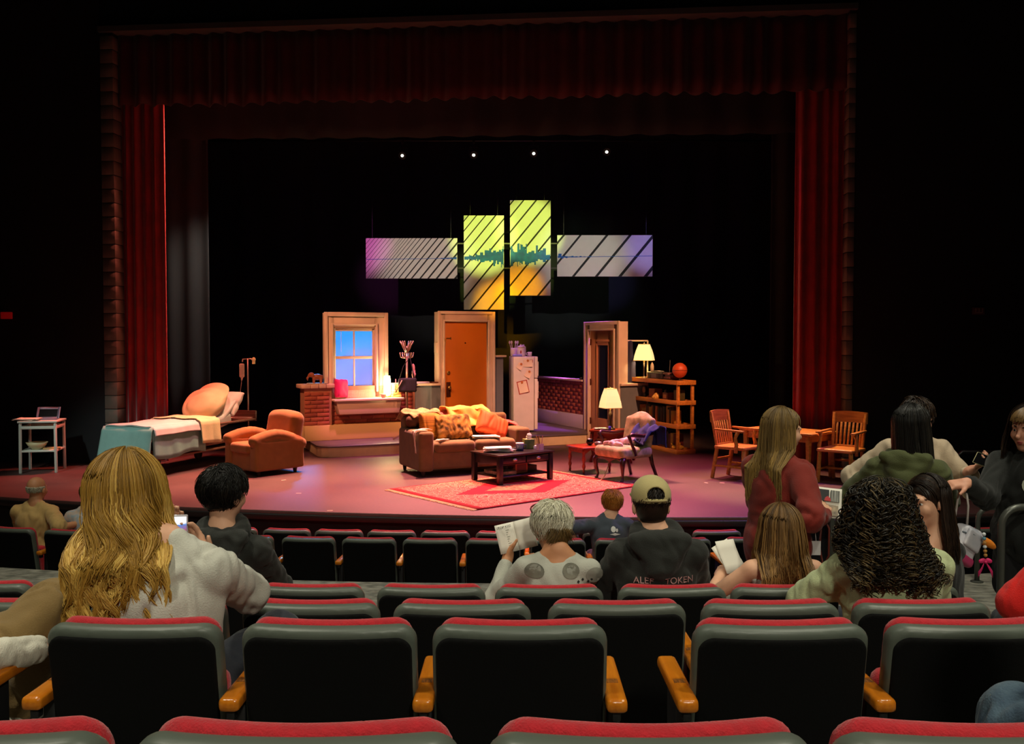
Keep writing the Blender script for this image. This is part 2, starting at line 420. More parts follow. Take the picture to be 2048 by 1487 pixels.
for nm, x0, x1 in (('trim_3', -.2, 0.), ('trim_4', plen, plen+.10)):
    j = struct(link(nm, None)); j.location = PL; j.rotation_euler = (0, 0, pa); j['label'] = 'painted concrete block jamb beside the red curtain'
    b = MB(); b.bx(x0+.006, x1-.006, .0, .38, 0, 6.24); b.build('mortar', M_wall, j)
    w = x1-x0; bb = MB(); bb.box((0, 0, 0), (w-.008, .4, .192)); me = bb.build('concrete_block', M_blk, bevel=.004, seg=1, mesh=True)
    for k in range(31): link('concrete_block', me, None, j, ((x0+x1)/2, .19, .1+k*.2))
b = MB(); b.bx(-11.3, -11, -6, 22, -1.2, 9); struct(b.build('wall_left', M_wall))
b = MB(); b.bx(9.5, 9.8, -6, 22, -1.2, 9); struct(b.build('wall_right', M_wall))
b = MB(); b.bx(-11, 11, 21.5, 21.8, -1.2, 9); struct(b.build('wall_back', M_wall))
b = MB(); b.bx(-11, 9.5, -6.3, -6, -1.2, 9); struct(b.build('wall_rear', M_wall))
b = MB(); b.bx(-11.3, 11.3, -6.3, 22, 9, 9.3); struct(b.build('ceiling', M_wall))

# ------------------------------------------------------------------ drapes
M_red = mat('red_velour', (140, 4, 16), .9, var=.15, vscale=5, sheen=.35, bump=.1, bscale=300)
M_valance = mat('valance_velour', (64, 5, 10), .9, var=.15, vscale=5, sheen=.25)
M_blackv = mat('black_velour', (30, 31, 33), .95, sheen=.15)
M_blackb = mat('black_backdrop', (22, 25, 26), .95, sheen=.1)
def drape(name, label, m, a, c, z0, z1, fold=.16, depth=.05, scal=0., seed=0, th=.006, nz=6):
    r = random.Random(seed); a = Vector(a); c = Vector(c); L = (c-a).length; d = (c-a)/L; nrm = Vector((-d.y, d.x))
    n = max(8, int(L/fold*10)); ph = [r.uniform(-.5, .5) for _ in range(200)]; am = [r.uniform(.55, 1.2) for _ in range(200)]
    def fn(u, t):
        s = u*L; k = s/fold; i = int(k) % 199; fr = k-int(k)
        aa = am[i]*(1-fr)+am[i+1]*fr; p = ph[i]*(1-fr)+ph[i+1]*fr
        y = depth*aa*math.sin(2*PI*k+p*1.6)+.3*depth*math.sin(2*PI*k*.37+2)
        y *= .7+.3*(1-t); z = z0+(z1-z0)*t
        if scal and t < .01: z += scal*(math.cos(2*PI*k+p*1.6))*aa+scal*.5*math.sin(k*.7)
        q = a+d*s+nrm*y
        return (q.x, q.y, z)
    b = MB(); b.grid(fn, n, nz, th); o = b.build(name, m, smooth=True)
    return tag(o, label, 'curtain')
def pros(s, back=0.): q = PL+Vector((math.cos(pa), math.sin(pa), 0))*s+Vector((-math.sin(pa), math.cos(pa), 0))*back; return (q.x, q.y)
drape('stage_curtain', 'deep red velour curtain hanging at the left side of the stage', M_red, pros(-.02, .2), pros(.60, .34), 0.01, 6.0, .13, .05, seed=1)
drape('stage_curtain', 'deep red velour curtain hanging at the right side of the stage', M_red, pros(plen-.62, .34), pros(plen+.02, .2), 0.01, 6.0, .15, .045, seed=2)
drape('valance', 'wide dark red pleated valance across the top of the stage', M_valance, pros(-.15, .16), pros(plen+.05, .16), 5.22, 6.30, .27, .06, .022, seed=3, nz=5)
drape('black_border', 'black border cloth hanging just behind the red valance', M_blackv, (-6.4, 14.9), (6.2, 14.3), 5.0, 6.6, .6, .05, .01, seed=4)
drape('wing_curtain', 'grey-black leg curtain behind the hospital bed', mat('grey_velour', (62, 60, 58), .95, sheen=.1), (-6.9, 16.2), (-5.35, 16.4), 0.01, 6.6, .34, .06, seed=5)
drape('wing_curtain', 'black leg curtain behind the wooden table and chairs', M_blackv, (4.3, 15.4), (7.2, 15.2), 0.01, 6.6, .34, .06, seed=6)
drape('wing_curtain', 'black leg curtain in the wings at far left', M_blackv, (-10.6, 15.2), (-6.95, 15.6), 0.01, 6.6, .34, .06, seed=16)
drape('backdrop', 'black pleated backdrop behind the whole set', M_blackb, (-10.5, 20.6), (9.0, 20.6), 0.01, 7.6, .8, .07, seed=8)

# ------------------------------------------------------------------ hung lamps at the back of the stage
M_fix = mat('lamp_housing', (14, 14, 15), .5)
M_lens = mat('lit_lens', (255, 250, 235), .3, emit=(255, 248, 225), estr=9)
def stagelamp(loc, label):
    t = thing('stage_spotlight', label, 'spotlight', loc, group='lamps hung over the back of the stage')
    b = MB(); b.tube([(0, .22, .05), (0, .12, .03), (0, 0, 0)], [.05, .075, .075], 14); b.build('housing', M_fix, t)
    b = MB(); b.tube([(0, -.004, 0), (0, -.012, -.002)], [.026, .022], 12); b.build('lens', M_lens, t)
    b = MB(); b.tube([(-.09, .1, .03), (-.09, .1, .17), (.09, .1, .17), (.09, .1, .03)], .008, 6); b.tube([(0, .1, .17), (0, .1, .24)], .012, 6); b.build('yoke', M_fix, t)
    b = MB(); b.box((0, .1, .27), (.05, .05, .07)); b.build('clamp', M_fix, t, bevel=.006)
nm = ['leftmost small lit spotlight above the set', 'second small lit spotlight from the left above the set', 'third small lit spotlight from the left above the set', 'rightmost small lit spotlight above the set']
for (x, z), lb in zip([(-2.12, 5.37), (-.74, 5.38), (.42, 5.41), (1.83, 5.44)], nm): stagelamp((x, 18.0, z), lb)
stagelamp((1.55, 18.0, 5.97), 'faint upper spotlight near the right edge of the valance')
for z in (5.68, 6.24):
    b = MB(); b.tube([(-6, 18.1, z), (6, 18.1, z)], .024, 8); o = tag(b.build('lighting_pipe', M_fix, smooth=True), 'black lighting pipe carrying the %s of small spotlights' % ('row' if z < 6 else 'upper one'), 'pipe')
# dim signs on the black walls
b = MB(); b.box((0, 0, 0), (.16, .04, .10)); o = tag(b.build('wall_sign', mat('sign_dim', (92, 46, 44), .6), bevel=.006, loc=(6.256, 12.43, 2.2)), 'small dim reddish sign on the black wall at far right', 'sign')
b = MB(); b.box((0, 0, -.025), (.10, .006, .012)); b.box((-.045, 0, .01), (.012, .006, .05)); b.box((0, 0, .01), (.012, .006, .05)); b.box((.045, 0, .01), (.012, .006, .05)); q = b.build('lettering', mat('sign_pale', (150, 110, 104), .6), o, loc=(0, -.022, 0))
b = MB(); b.box((0, 0, 0), (.16, .04, .10)); o = tag(b.build('exit_sign', mat('sign_red', (120, 14, 14), .6, emit=(200, 16, 16), estr=.12), bevel=.006, loc=(-7.42, 13.6, 2.17)), 'small red exit sign at the far left edge of the photo', 'sign')
# ================================================================== THE SET
M_cream = mat('cream_paint', (222, 196, 176), .55, var=.06, vscale=4)
M_grey = mat('blue_grey_paint', (112, 116, 122), .7, var=.05)
M_plat = mat('platform_top_paint', (92, 80, 84), .4, var=.12, vscale=3)
M_nose = mat('platform_edge', (46, 34, 34), .5)
M_mortar = mat('brick_mortar', (176, 116, 92), .9, var=.08)
BRICK = []
for _k, (_c, _l) in enumerate((((176, 92, 68), .196), ((152, 74, 56), .196), ((164, 82, 60), .196), ((168, 86, 64), .094))):
    _b = MB(); _b.box((0, 0, 0), (_l, .022, .058)); BRICK.append(_b.build('brick', mat('brick_face_%d' % _k, _c, .85, var=.1, vscale=14, bump=.3, bscale=60), bevel=.004, seg=1, mesh=True))
def lay_bricks(parent, x0, x1, y, z0, z1, seed, holes=()):
    r = random.Random(seed); z = z0+.034; row = 0
    while z+.03 <= z1+.002:
        x = x0
        while x < x1-.05:
            half = (row % 2 == 1 and x == x0) or x1-x < .19
            l = .094 if half else .196
            if x+l <= x1+.012:
                c = x+l/2+.003
                if not any(h[0] < c < h[1] and h[2] < z < h[3] for h in holes):
                    link('brick', BRICK[3 if half else r.randrange(3)], None, parent, (c, y, z))
            x += l+.008
        z += .068; row += 1
# platform with clipped corner
plat = thing('platform', 'low stage platform carrying the window and door units', 'platform', (0, 0, 0))
poly = [(-3.62, 15.85), (-3.02, 14.32), (-2.94, 14.22), (-2.82, 14.18), (-2.66, 14.22), (1.31, 16.16), (1.33, 16.9), (1.1, 19.4), (-3.62, 17.2)]
b = MB(); b.prism(poly, 0.004, .155); b.build('riser', mat('riser_cream', (214, 186, 150), .6, var=.05), plat)
cx_, cy_ = -1.2, 16.6
b = MB(); b.prism([(cx_+(x-cx_)*1.008, cy_+(y-cy_)*1.012) for x, y in poly], .155, .18); b.build('deck', M_plat, plat, bevel=.005)

WA = math.radians(27); WO = Vector((-3.25, 15.0, 0))
def wl(s, y=0., z=0.):
    return (WO.x+s*math.cos(WA)-y*math.sin(WA), WO.y+s*math.sin(WA)+y*math.cos(WA), z)
# brick half wall with pier, skirting, capping
hw = thing('brick_half_wall', 'low brick half wall with pier and cream skirting under the window', 'wall', wl(0), WA)
b = MB(); b.bx(.25, 1.78, 0, .14, .181, 1.05); b.build('wall_core', M_mortar, hw); lay_bricks(hw, .31, 1.77, -.004, .43, 1.05, 1, holes=((.2, 1.5, .78, 1.2),))
b = MB(); b.bx(-.15, .30, -.10, .16, .181, 1.03); b.build('pier_core', M_mortar, hw); lay_bricks(hw, -.15, .30, -.104, .43, 1.03, 2)
b = MB(); b.bx(-.17, 2.2, -.125, -.1, .181, .43); b.bx(-.20, -.15, -.125, .2, .181, .43); b.bx(.30, 2.2, -.1, 0.0, .40, .43); b.build('skirting', mat('skirting_cream', (220, 180, 120), .5), hw, bevel=.006)
for k, (x0, x1) in enumerate([(-.21, -.06), (-.055, .075), (.08, .20), (.205, .34)]):
    b = MB(); b.bx(x0, x1, -.15, .2, 1.03, 1.10); b.build('capstone', mat('capstone', (214, 172, 150), .6, var=.1), hw, bevel=.012)
b = MB(); b.bx(1.28, 1.80, -.05, .19, 1.05, 1.085); b.build('capping_board', M_cream, hw, bevel=.006)
gw = thing('grey_half_wall', 'blue-grey half wall with cream capping between window and orange door', 'wall', wl(0), WA)
b = MB(); b.prism([(1.785, .02), (2.05, -.10), (2.215, -.10), (2.215, .14), (1.785, .14)], .181, 1.03); b.build('panel', M_grey, gw)
b = MB(); b.prism([(1.80, -.04), (2.05, -.15), (2.21, -.15), (2.21, .17), (1.80, .17)], 1.03, 1.07); b.build('capping_board', M_cream, gw, bevel=.006)

# window unit
wu = thing('window_unit', 'cream sash window unit glowing blue behind the sill', 'window', wl(0), WA)
b = MB()
b.bx(.221, .375, 0, .13, .86, 2.256); b.bx(1.073, 1.284, 0, .13, .86, 2.256); b.bx(.375, 1.073, 0, .13, 2.03, 2.256); b.bx(.375, 1.073, 0, .13, .86, .985); b.build('frame', M_cream, wu, bevel=.004)
for i, (x0, x1, z0, z1) in enumerate([(.205, .265, .86, 2.27), (1.235, 1.30, .86, 2.27), (.265, 1.235, 2.20, 2.27), (.325, .36, .95, 2.09), (1.085, 1.12, .95, 2.09), (.36, 1.085, 2.055, 2.09)]):
    b = MB(); b.bx(x0, x1, -.03, .0, z0, z1); b.build('casing_moulding', M_cream, wu, bevel=.008)
M_pane = None
def pane_mat():
    m = bpy.data.materials.new('frosted_pane'); m.use_nodes = True; nt = m.node_tree
    for n in list(nt.nodes):
        if n.type != 'OUTPUT_MATERIAL': nt.nodes.remove(n)
    out = [n for n in nt.nodes if n.type == 'OUTPUT_MATERIAL'][0]
    t = nt.nodes.new('ShaderNodeBsdfTranslucent'); t.inputs[0].default_value = (.85, .88, .95, 1)
    g = nt.nodes.new('ShaderNodeBsdfGlossy'); g.inputs[1].default_value = .25
    d = nt.nodes.new('ShaderNodeBsdfDiffuse'); d.inputs[0].default_value = (.25, .3, .45, 1)
    a = nt.nodes.new('ShaderNodeMixShader'); a.inputs[0].default_value = .05; c = nt.nodes.new('ShaderNodeMixShader'); c.inputs[0].default_value = .06
    nt.links.new(t.outputs[0], a.inputs[1]); nt.links.new(d.outputs[0], a.inputs[2]); nt.links.new(a.outputs[0], c.inputs[1]); nt.links.new(g.outputs[0], c.inputs[2]); nt.links.new(c.outputs[0], out.inputs[0])
    return m
M_pane = pane_mat()
sash = MB(); sash.bx(.375, .41, .03, .07, .985, 2.03); sash.bx(1.04, 1.073, .03, .07, .985, 2.03); sash.bx(.41, 1.04, .03, .07, 1.96, 2.03); sash.bx(.41, 1.04, .03, .07, .985, 1.03); sash.bx(.41, 1.04, .03, .075, 1.50, 1.545); sash.bx(.712, .738, .035, .07, 1.03, 1.96)
so = sash.build('sash', M_cream, wu, bevel=.004)
for x0, x1 in ((.41, .712), (.738, 1.04)):
    for z0, z1 in ((1.03, 1.50), (1.545, 1.96)):
        b = MB(); b.bx(x0, x1, .052, .056, z0, z1); b.build('pane', M_pane, so)
b = MB(); b.bx(.30, 1.50, -.26, .02, .815, .85); b.build('sill', M_cream, wu, bevel=.006)
b = MB(); b.prism_xz([(.34, .815), (1.46, .815), (1.42, .60), (.40, .60)], -.22, -.02); b.build('apron', mat('apron_cream', (206, 170, 150), .6), wu, bevel=.004)
b = MB(); b.tube([(.50, .02, 2.0), (.50, .02, 1.62)], .004, 5); b.build('blind_cord', M_cream, wu)
b = MB(); b.bx(.385, 1.06, .0, .03, 2.0, 2.035); b.build('blind_rail', mat('rail_brown', (150, 118, 92), .5), wu, bevel=.004)
# blue backlight of the window, rigged behind the unit
spot('window_backlight_blue', wl(.9, 2.2, 2.9), wl(.76, 0, 1.75), (.0, .30, 1.0), 460, 40, .4)
spot('window_backlight_violet', wl(.5, 1.6, .75), wl(.8, 0, 1.15), (.34, .32, 1.0), 230, 42, .6)

# orange apartment door unit
M_odoor = mat('orange_door_paint', (214, 120, 30), .45, var=.04, vscale=2)
M_brass = mat('brass', (196, 160, 92), .35, metal=.9)
M_iron = mat('dark_bronze', (88, 44, 26), .4, metal=.5)
du = thing('door_unit', 'tall orange apartment door in a cream frame', 'door', wl(0), WA)
b = MB(); b.bx(2.22, 2.342, 0, .19, .181, 2.30); b.bx(3.16, 3.287, 0, .19, .181, 2.30); b.bx(2.342, 3.16, 0, .19, 2.13, 2.30); b.build('frame', M_cream, du, bevel=.004)
for x0, x1, z0, z1 in ((2.205, 2.255, .181, 2.315), (3.25, 3.302, .181, 2.315), (2.255, 3.25, 2.265, 2.315), (2.30, 2.336, .181, 2.165), (3.166, 3.20, .181, 2.165), (2.336, 3.166, 2.135, 2.165)):
    b = MB(); b.bx(x0, x1, -.028, .0, z0, z1); b.build('casing_moulding', M_cream, du, bevel=.007)
dl = part('door_leaf', M_odoor, du, lambda b: b.bx(2.346, 3.156, .03, .075, .20, 2.126), bevel=.003)
b = MB(); b.bx(2.375, 2.455, .018, .03, .82, 1.08); pl = b.build('lock_plate', M_iron, dl, bevel=.003)
b = MB(); b.lathe([(.012, 0), (.012, .03), (.03, .035), (.034, .05), (.028, .066), (.01, .07)], n=16); o = b.build('knob', M_brass, dl, smooth=True); o.rotation_euler = (PI/2, 0, 0); o.location = (2.415, .02, .985)
b = MB(); b.lathe([(.034, 0), (.034, .012), (.02, .016)], n=16); o = b.build('deadbolt', M_brass, dl, smooth=True); o.rotation_euler = (PI/2, 0, 0); o.location = (2.415, .03, 1.24)
b = MB(); b.lathe([(.014, 0), (.014, .006), (.006, .007)], n=12); o = b.build('peephole', M_iron, dl, smooth=True); o.rotation_euler = (PI/2, 0, 0); o.location = (2.74, .03, 1.76)
b = MB(); b.bx(2.375, 2.47, .02, .03, 1.835, 1.85); b.bx(2.455, 2.47, .018, .03, 1.82, 1.865); b.tube([(2.38, .02, 1.84), (2.36, .01, 1.78), (2.345, .0, 1.72), (2.33, -.03, 1.79), (2.325, -.03, 1.84)], .005, 5); b.build('security_chain', M_brass, dl)
b = MB(); b.box((2.212, .09, 1.68), (.035, .10, .17)); b.build('intercom_box', M_cream, du, bevel=.005)

# tall grey return wall behind the fridge + fridge
rw = thing('kitchen_half_wall', 'tall blue-grey half wall with cream cap between orange door and fridge', 'wall', wl(0), WA)
b = MB(); b.bx(3.30, 3.62, .30, .42, .181, 1.50); b.build('panel', M_grey, rw)
b = MB(); b.bx(3.28, 3.66, .24, .46, 1.50, 1.535); b.build('capping_board', M_cream, rw, bevel=.006)
M_white = mat('fridge_enamel', (226, 212, 214), .35, var=.03)
fr = thing('refrigerator', 'white refrigerator with notes held by magnets on its side', 'refrigerator', (.185, 16.62, .18), math.radians(8))
b = MB(); b.bx(-.20, .17, -.28, .30, .03, 1.34); b.build('body', M_white, fr, bevel=.015)
b = MB(); b.bx(.178, .235, -.285, .305, .05, .95); b.build('fridge_door', M_white, fr, bevel=.012)
b = MB(); b.bx(.178, .235, -.285, .305, .96, 1.34); b.build('freezer_door', M_white, fr, bevel=.012)
b = MB(); b.bx(.236, .25, -.27, -.24, 1.0, 1.25); b.bx(.236, .25, -.27, -.24, .6, .9); b.build('handle', M_white, fr, bevel=.004)
for x in (-.16, .14):
    b = MB(); b.lathe([(.025, 0), (.025, .03)], (x, -.24, .0), 10); b.build('foot', M_fix, fr)
M_note = mat('note_paper', (240, 214, 200), .7)
M_mag = mat('magnet_gold', (190, 110, 50), .5)
M_rednote = mat('red_card', (170, 44, 30), .6)
def note(x, z, w, h, a, m=M_note, edge=None, label=''):
    t = thing('fridge_note', label, 'note', (0, 0, 0)); t.location = fr.matrix_basis @ Vector((x, -.282, z)); t.rotation_euler = (0, a, math.radians(8))
    if edge:
        b = MB(); b.box((0, -.001, 0), (w+.03, .002, h+.03)); b.build('border', edge, t)
    b = MB(); b.grid(lambda u, v: ((u-.5)*w, -.004-.06*max(0, .6-v)*max(0, u-.1), (v-.5)*h), 4, 4, .0012); b.build('sheet', m, t)
    b = MB(); b.lathe([(.021, 0), (.021, .008), (.008, .01)], n=10); o = b.build('magnet', M_mag, t); o.rotation_euler = (PI/2, 0, 0); o.location = (0, -.004, h*.42)
note(-.085, 1.17, .10, .11, .55, label='white note with curled corner pinned high on the left of the fridge side')
note(.06, 1.03, .11, .12, .5, label='white diamond-tilted note in the middle of the fridge side')
note(-.03, .80, .16, .20, -.22, edge=M_rednote, label='red-bordered card tilted on the fridge side')
note(.055, 1.22, .16, .12, 0, label='pale printed sheet near the top right of the fridge side')
b = MB(); b.box((0, 0, 0), (.06, .003, .05)); o = tag(b.build('photo_magnet', M_rednote, loc=fr.matrix_basis @ Vector((.115, -.284, 1.26)), rz=math.radians(8)), 'small dark red picture magnet at the fridge top corner', 'magnet')
# things on the fridge
M_lilac = mat('pale_ceramic', (214, 196, 214), .4); M_bluec = mat('blue_plastic', (120, 120, 230), .4)
def onf(x, y): q = fr.matrix_basis @ Vector((x, y, 1.341)); return tuple(q)
t = thing('utensil_crock', 'pale crock full of kitchen utensils on the fridge', 'crock', onf(-.15, .05))
b = MB(); b.lathe([(.055, 0), (.062, .08), (.06, .15), (.052, .15), (.05, .02)], n=18); b.build('crock', M_lilac, t, smooth=True)
for k in range(6):
    a = k*1.05; x, y = .025*math.cos(a), .025*math.sin(a); tx, ty = .07*math.cos(a), .06*math.sin(a)
    b = MB(); b.tube([(x, y, .03), (tx, ty, .23)], .006, 6); b.sphere((tx*1.05, ty*1.05, .25), (.018, .009, .03), 8, 6); b.build('utensil', M_lilac, t, smooth=True)
t = thing('canister', 'pale lidded canister with a dark motif on the fridge', 'canister', onf(-.045, -.12))
b = MB(); b.lathe([(.07, 0), (.076, .02), (.072, .14), (.06, .16)], n=20); b.build('body', M_lilac, t, smooth=True)
b = MB(); b.lathe([(.066, .16), (.05, .185), (.012, .195), (.016, .21), (.008, .218)], n=20); b.build('lid', M_lilac, t, smooth=True)
b = MB(); b.sphere((0, -.074, .08), (.014, .004, .03), 8, 6); b.build('motif', M_rednote, t)
b = MB(); b.lathe([(.045, 0), (.05, .1), (.045, .17), (.02, .19), (.02, .21)], n=16); o = tag(b.build('pitcher', M_lilac, loc=onf(.03, .08), smooth=True), 'slim pale jar standing behind the canister on the fridge', 'jar')
t = thing('mug', 'small pale mug at the right end of the fridge top', 'mug', onf(.12, -.1))
b = MB(); b.lathe([(.035, 0), (.038, .08), (.034, .08), (.03, .01)], n=16); b.build('cup', M_lilac, t, smooth=True)
b = MB(); b.tube([(-.034, 0, .065), (-.06, 0, .06), (-.064, 0, .035), (-.036, 0, .018)], .007, 6); b.build('handle', M_lilac, t, smooth=True)
b = MB(); b.box((0, 0, .018), (.17, .13, .036)); o = tag(b.build('storage_box', M_bluec, loc=onf(-.12, -.2), bevel=.008), 'flat blue plastic box on the left edge of the fridge top', 'box')

# right hand brick half wall (purple lit) running to the second door
RA = math.atan2(-1.77, .82)      # direction from back to front
RO = Vector((.5, 18.7, 0)); rl = 1.95
bw = thing('brick_half_wall', 'brick half wall with purple-lit skirting beside the fridge', 'wall', RO, RA)
b = MB(); b.bx(-.4, rl, 0, .14, .181, 1.05); b.build('wall_core', M_mortar, bw); lay_bricks(bw, -.4, rl, -.004, .44, 1.05, 3)
b = MB(); b.bx(-.4, rl, -.05, .18, 1.05, 1.085); b.build('capping_board', M_cream, bw, bevel=.006)
b = MB(); b.bx(-.4, rl, -.03, 0, .181, .44); b.build('skirting', mat('skirting_white', (214, 196, 200), .5), bw, bevel=.006)
# second door unit
R2 = Vector((1.33, 16.9, 0)); d2 = math.atan2(-.91, .42)
d2u = thing('door_unit', 'narrow salmon door with a tall glass panel in a cream frame', 'door', R2, d2)
b = MB(); b.bx(0, .17, 0, .16, .004, 2.13); b.bx(1.03, 1.22, 0, .16, .004, 2.13); b.bx(.17, 1.03, 0, .16, 1.98, 2.13); b.build('frame', M_cream, d2u, bevel=.004)
for x0, x1, z0, z1 in ((-.01, .05, .004, 2.14), (1.16, 1.23, .004, 2.14), (.05, 1.16, 2.08, 2.14), (.13, .165, .004, 2.01), (1.035, 1.07, .004, 2.01), (.165, 1.035, 1.985, 2.01)):
    b = MB(); b.bx(x0, x1, -.028, 0, z0, z1); b.build('casing_moulding', M_cream, d2u, bevel=.007)
M_salm = mat('salmon_door_paint', (196, 128, 92), .5, var=.05, vscale=2)
b = MB(); b.bx(.172, .40, .03, .075, .02, 1.976); b.bx(.78, 1.028, .03, .075, .02, 1.976); b.bx(.40, .78, .03, .075, 1.72, 1.976); b.bx(.40, .78, .03, .075, .02, .42); dl2 = b.build('door_leaf', M_salm, d2u, bevel=.003)
b = MB(); b.bx(.40, .78, .05, .056, .42, 1.72); b.build('glass_panel', mat('dark_glass', (40, 44, 70), .08, spec=.8), dl2)
b = MB(); b.bx(.36, .84, .02, .03, 1.78, 1.82); b.bx(.37, .40, .02, .03, .40, 1.74); b.bx(.78, .81, .02, .03, .40, 1.74); b.build('moulding', M_salm, dl2, bevel=.004)
for z in (.30, 1.0, 1.72):
    b = MB(); b.bx(.16, .19, .01, .03, z, z+.11); b.build('hinge', M_iron, d2u, bevel=.003)
hw2 = thing('grey_half_wall', 'short blue-grey half wall between the salmon door and the bookshelf', 'wall', (1.86, 15.78, 0), math.radians(24))
b = MB(); b.bx(.0, .5, .0, .15, .004, 1.03); b.build('panel', M_grey, hw2)
b = MB(); b.bx(-.02, .52, -.05, .19, 1.03, 1.07); b.build('capping_board', M_cream, hw2, bevel=.006)
rod = thing('clothes_rail', 'pale clothes rail with a dark garment behind the shelf lamp', 'rail', (1.95, 16.1, 0))
b = MB(); b.tube([(0, .0, 1.80), (.42, .06, 1.80)], .014, 8); b.tube([(.42, .06, 1.8), (.42, .06, 0)], .014, 8); b.build('rail', mat('pale_rail', (220, 200, 170), .4), rod)
b = SDF(); b.chain([(.1, .02, 1.76), (.12, .02, 1.4), (.13, .02, .9)], [.05, .08, .09]); b.build('garment', mat('navy_garment', (40, 36, 66), .9), rod, h=.015, disp=folds(.008, 16, 3, (2, 2, .2)))

# ------------------------------------------------------------------ hanging city panels
M_panel = mat('panel_white', (224, 224, 216), .75, var=.02)
M_strip = mat('panel_black', (10, 10, 10), .7)
M_teal = mat('panel_teal', (10, 104, 190), .7, rgb2=(30, 80, 170), vscale=9)
PY = 17.3
def pxz(px, py): return ((px-1024)/1850*PY*1.0006, 1.8+(681-py)/1850*PY)
def clip_strip(x0, x1, z0, z1, xm, zm, slope, w):
    """thin diagonal strip through (xm,zm) clipped to the rectangle"""
    def inside(poly, fn):
        out = []
        for i in range(len(poly)):
            a, c = poly[i], poly[(i+1) % len(poly)]; fa, fc = fn(a), fn(c)
            if fa >= 0: out.append(a)
            if fa*fc < 0: t = fa/(fa-fc); out.append((a[0]+(c[0]-a[0])*t, a[1]+(c[1]-a[1])*t))
        return out
    dx, dz = math.cos(slope), math.sin(slope); nx, nz = -dz, dx
    P = [(xm-dx*3+nx*w/2, zm-dz*3+nz*w/2), (xm-dx*3-nx*w/2, zm-dz*3-nz*w/2), (xm+dx*3-nx*w/2, zm+dz*3-nz*w/2), (xm+dx*3+nx*w/2, zm+dz*3+nz*w/2)]
    for fn in (lambda p: p[0]-x0, lambda p: x1-p[0], lambda p: p[1]-z0, lambda p: z1-p[1]):
        P = inside(P, fn)
        if len(P) < 3: return None
    return P
panels = [('wide left hanging panel with fine diagonal stripes, lit pink', 733, 915, 477, 557), ('lower of the two tall hanging panels, lit yellow', 928, 1008, 432, 619),
          ('upper of the two tall hanging panels, lit yellow', 1020, 1101, 402, 591), ('wide right hanging panel with broad diagonal stripes, lit lavender', 1114, 1304, 471, 553)]
pan = []
for i, (lb, a, c, t0, t1) in enumerate(panels):
    x0, z1 = pxz(a, t0); x1, z0 = pxz(c, t1)
    t = thing('hanging_panel', lb, 'panel', (0, PY, 0), group='hanging skyline panels'); pan.append((t, x0, x1, z0, z1))
    b = MB(); b.bx(x0, x1, 0, .03, z0, z1); b.build('board', M_panel, t, bevel=.003)
    for zz in (z1-.03, z0+.03):
        b = MB(); b.bx(x0+.05, x1-.05, .03, .06, zz-.02, zz+.02); b.build('batten', M_fix, t)
    for xx in (x0+.12, x1-.12):
        b = MB(); b.tube([(xx, .02, z1), (xx, .02, 8.9)], .003, 4); b.build('suspension_wire', M_fix, t)
def strips(i, items):
    t, x0, x1, z0, z1 = pan[i]; sl = math.radians(50.6)
    for (bx_, w) in items:      # bx_: x (pixels) where the strip meets the bottom edge line
        x = pxz(bx_, 0)[0]; P = clip_strip(x0, x1, z0, z1, x, z0, sl, w)
        if P: b = MB(); b.prism_xz(P, -.006, -.0005); b.build('stripe', M_strip, t)
strips(0, [(736, .006), (741, .006), (747, .007), (753, .008), (760, .009), (768, .010), (777, .012), (787, .014), (798, .017), (811, .02), (824, .024), (841, .026), (857, .028), (874, .03), (893, .032), (911, .036)] + [(733-8*k, .006) for k in range(1, 9)])
strips(1, [(784, .018), (800, .018), (818, .02), (838, .022), (860, .024), (884, .026), (911, .028), (942, .03), (977, .032)])
strips(2, [(872, .022), (892, .024), (917, .026), (944, .028), (973, .03), (1004, .03), (1038, .032), (1076, .034)])
strips(3, [(1060, .035), (1085+8, .036), (1146, .04), (1192, .044), (1239, .05), (1290, .056)])
# teal sound-wave skyline across the panels
def skyline(px):
    e = 60*math.exp(-((px-1020)/62.0)**2)
    return e
r_ = random.Random(21)
for i in range(4):
    t, x0, x1, z0, z1 = pan[i]; up = []; dn = []; yc0 = 517
    a, c = panels[i][1], panels[i][2]; px = a+1
    while px < c-1:
        amp = 26*math.exp(-((px-1024)/68.0)**2)+.7*(1 if 880 < px < 1180 else .4)
        hu = amp*r_.uniform(.35, 1.1); hd = amp*r_.uniform(.2, .85)
        if r_.random() < .15: hu *= 1.4
        w = r_.choice([1.5, 2.0, 3, 4, 6]) if amp > 4 else 4.0
        e = min(c-1, px+w); yc = yc0-.012*(px-920)
        for q in (px+.05, e): up.append(pxz(q, yc-max(hu, .5))); dn.append(pxz(q, yc+max(hd, .4)))
        px = e
    b = MB()
    for k in range(len(up)-1):
        b.add([(up[k][0], -.008, up[k][1]), (up[k+1][0], -.008, up[k+1][1]), (dn[k+1][0], -.008, dn[k+1][1]), (dn[k][0], -.008, dn[k][1])], [(3, 2, 1, 0)])
        b.add([(up[k][0], -.008, up[k][1]), (up[k+1][0], -.008, up[k+1][1]), (up[k+1][0], -.0006, up[k+1][1]), (up[k][0], -.0006, up[k][1])], [(0, 1, 2, 3)])
        b.add([(dn[k][0], -.008, dn[k][1]), (dn[k+1][0], -.008, dn[k+1][1]), (dn[k+1][0], -.0006, dn[k+1][1]), (dn[k][0], -.0006, dn[k][1])], [(3, 2, 1, 0)])
    b.build('skyline_cutout', M_teal, t)
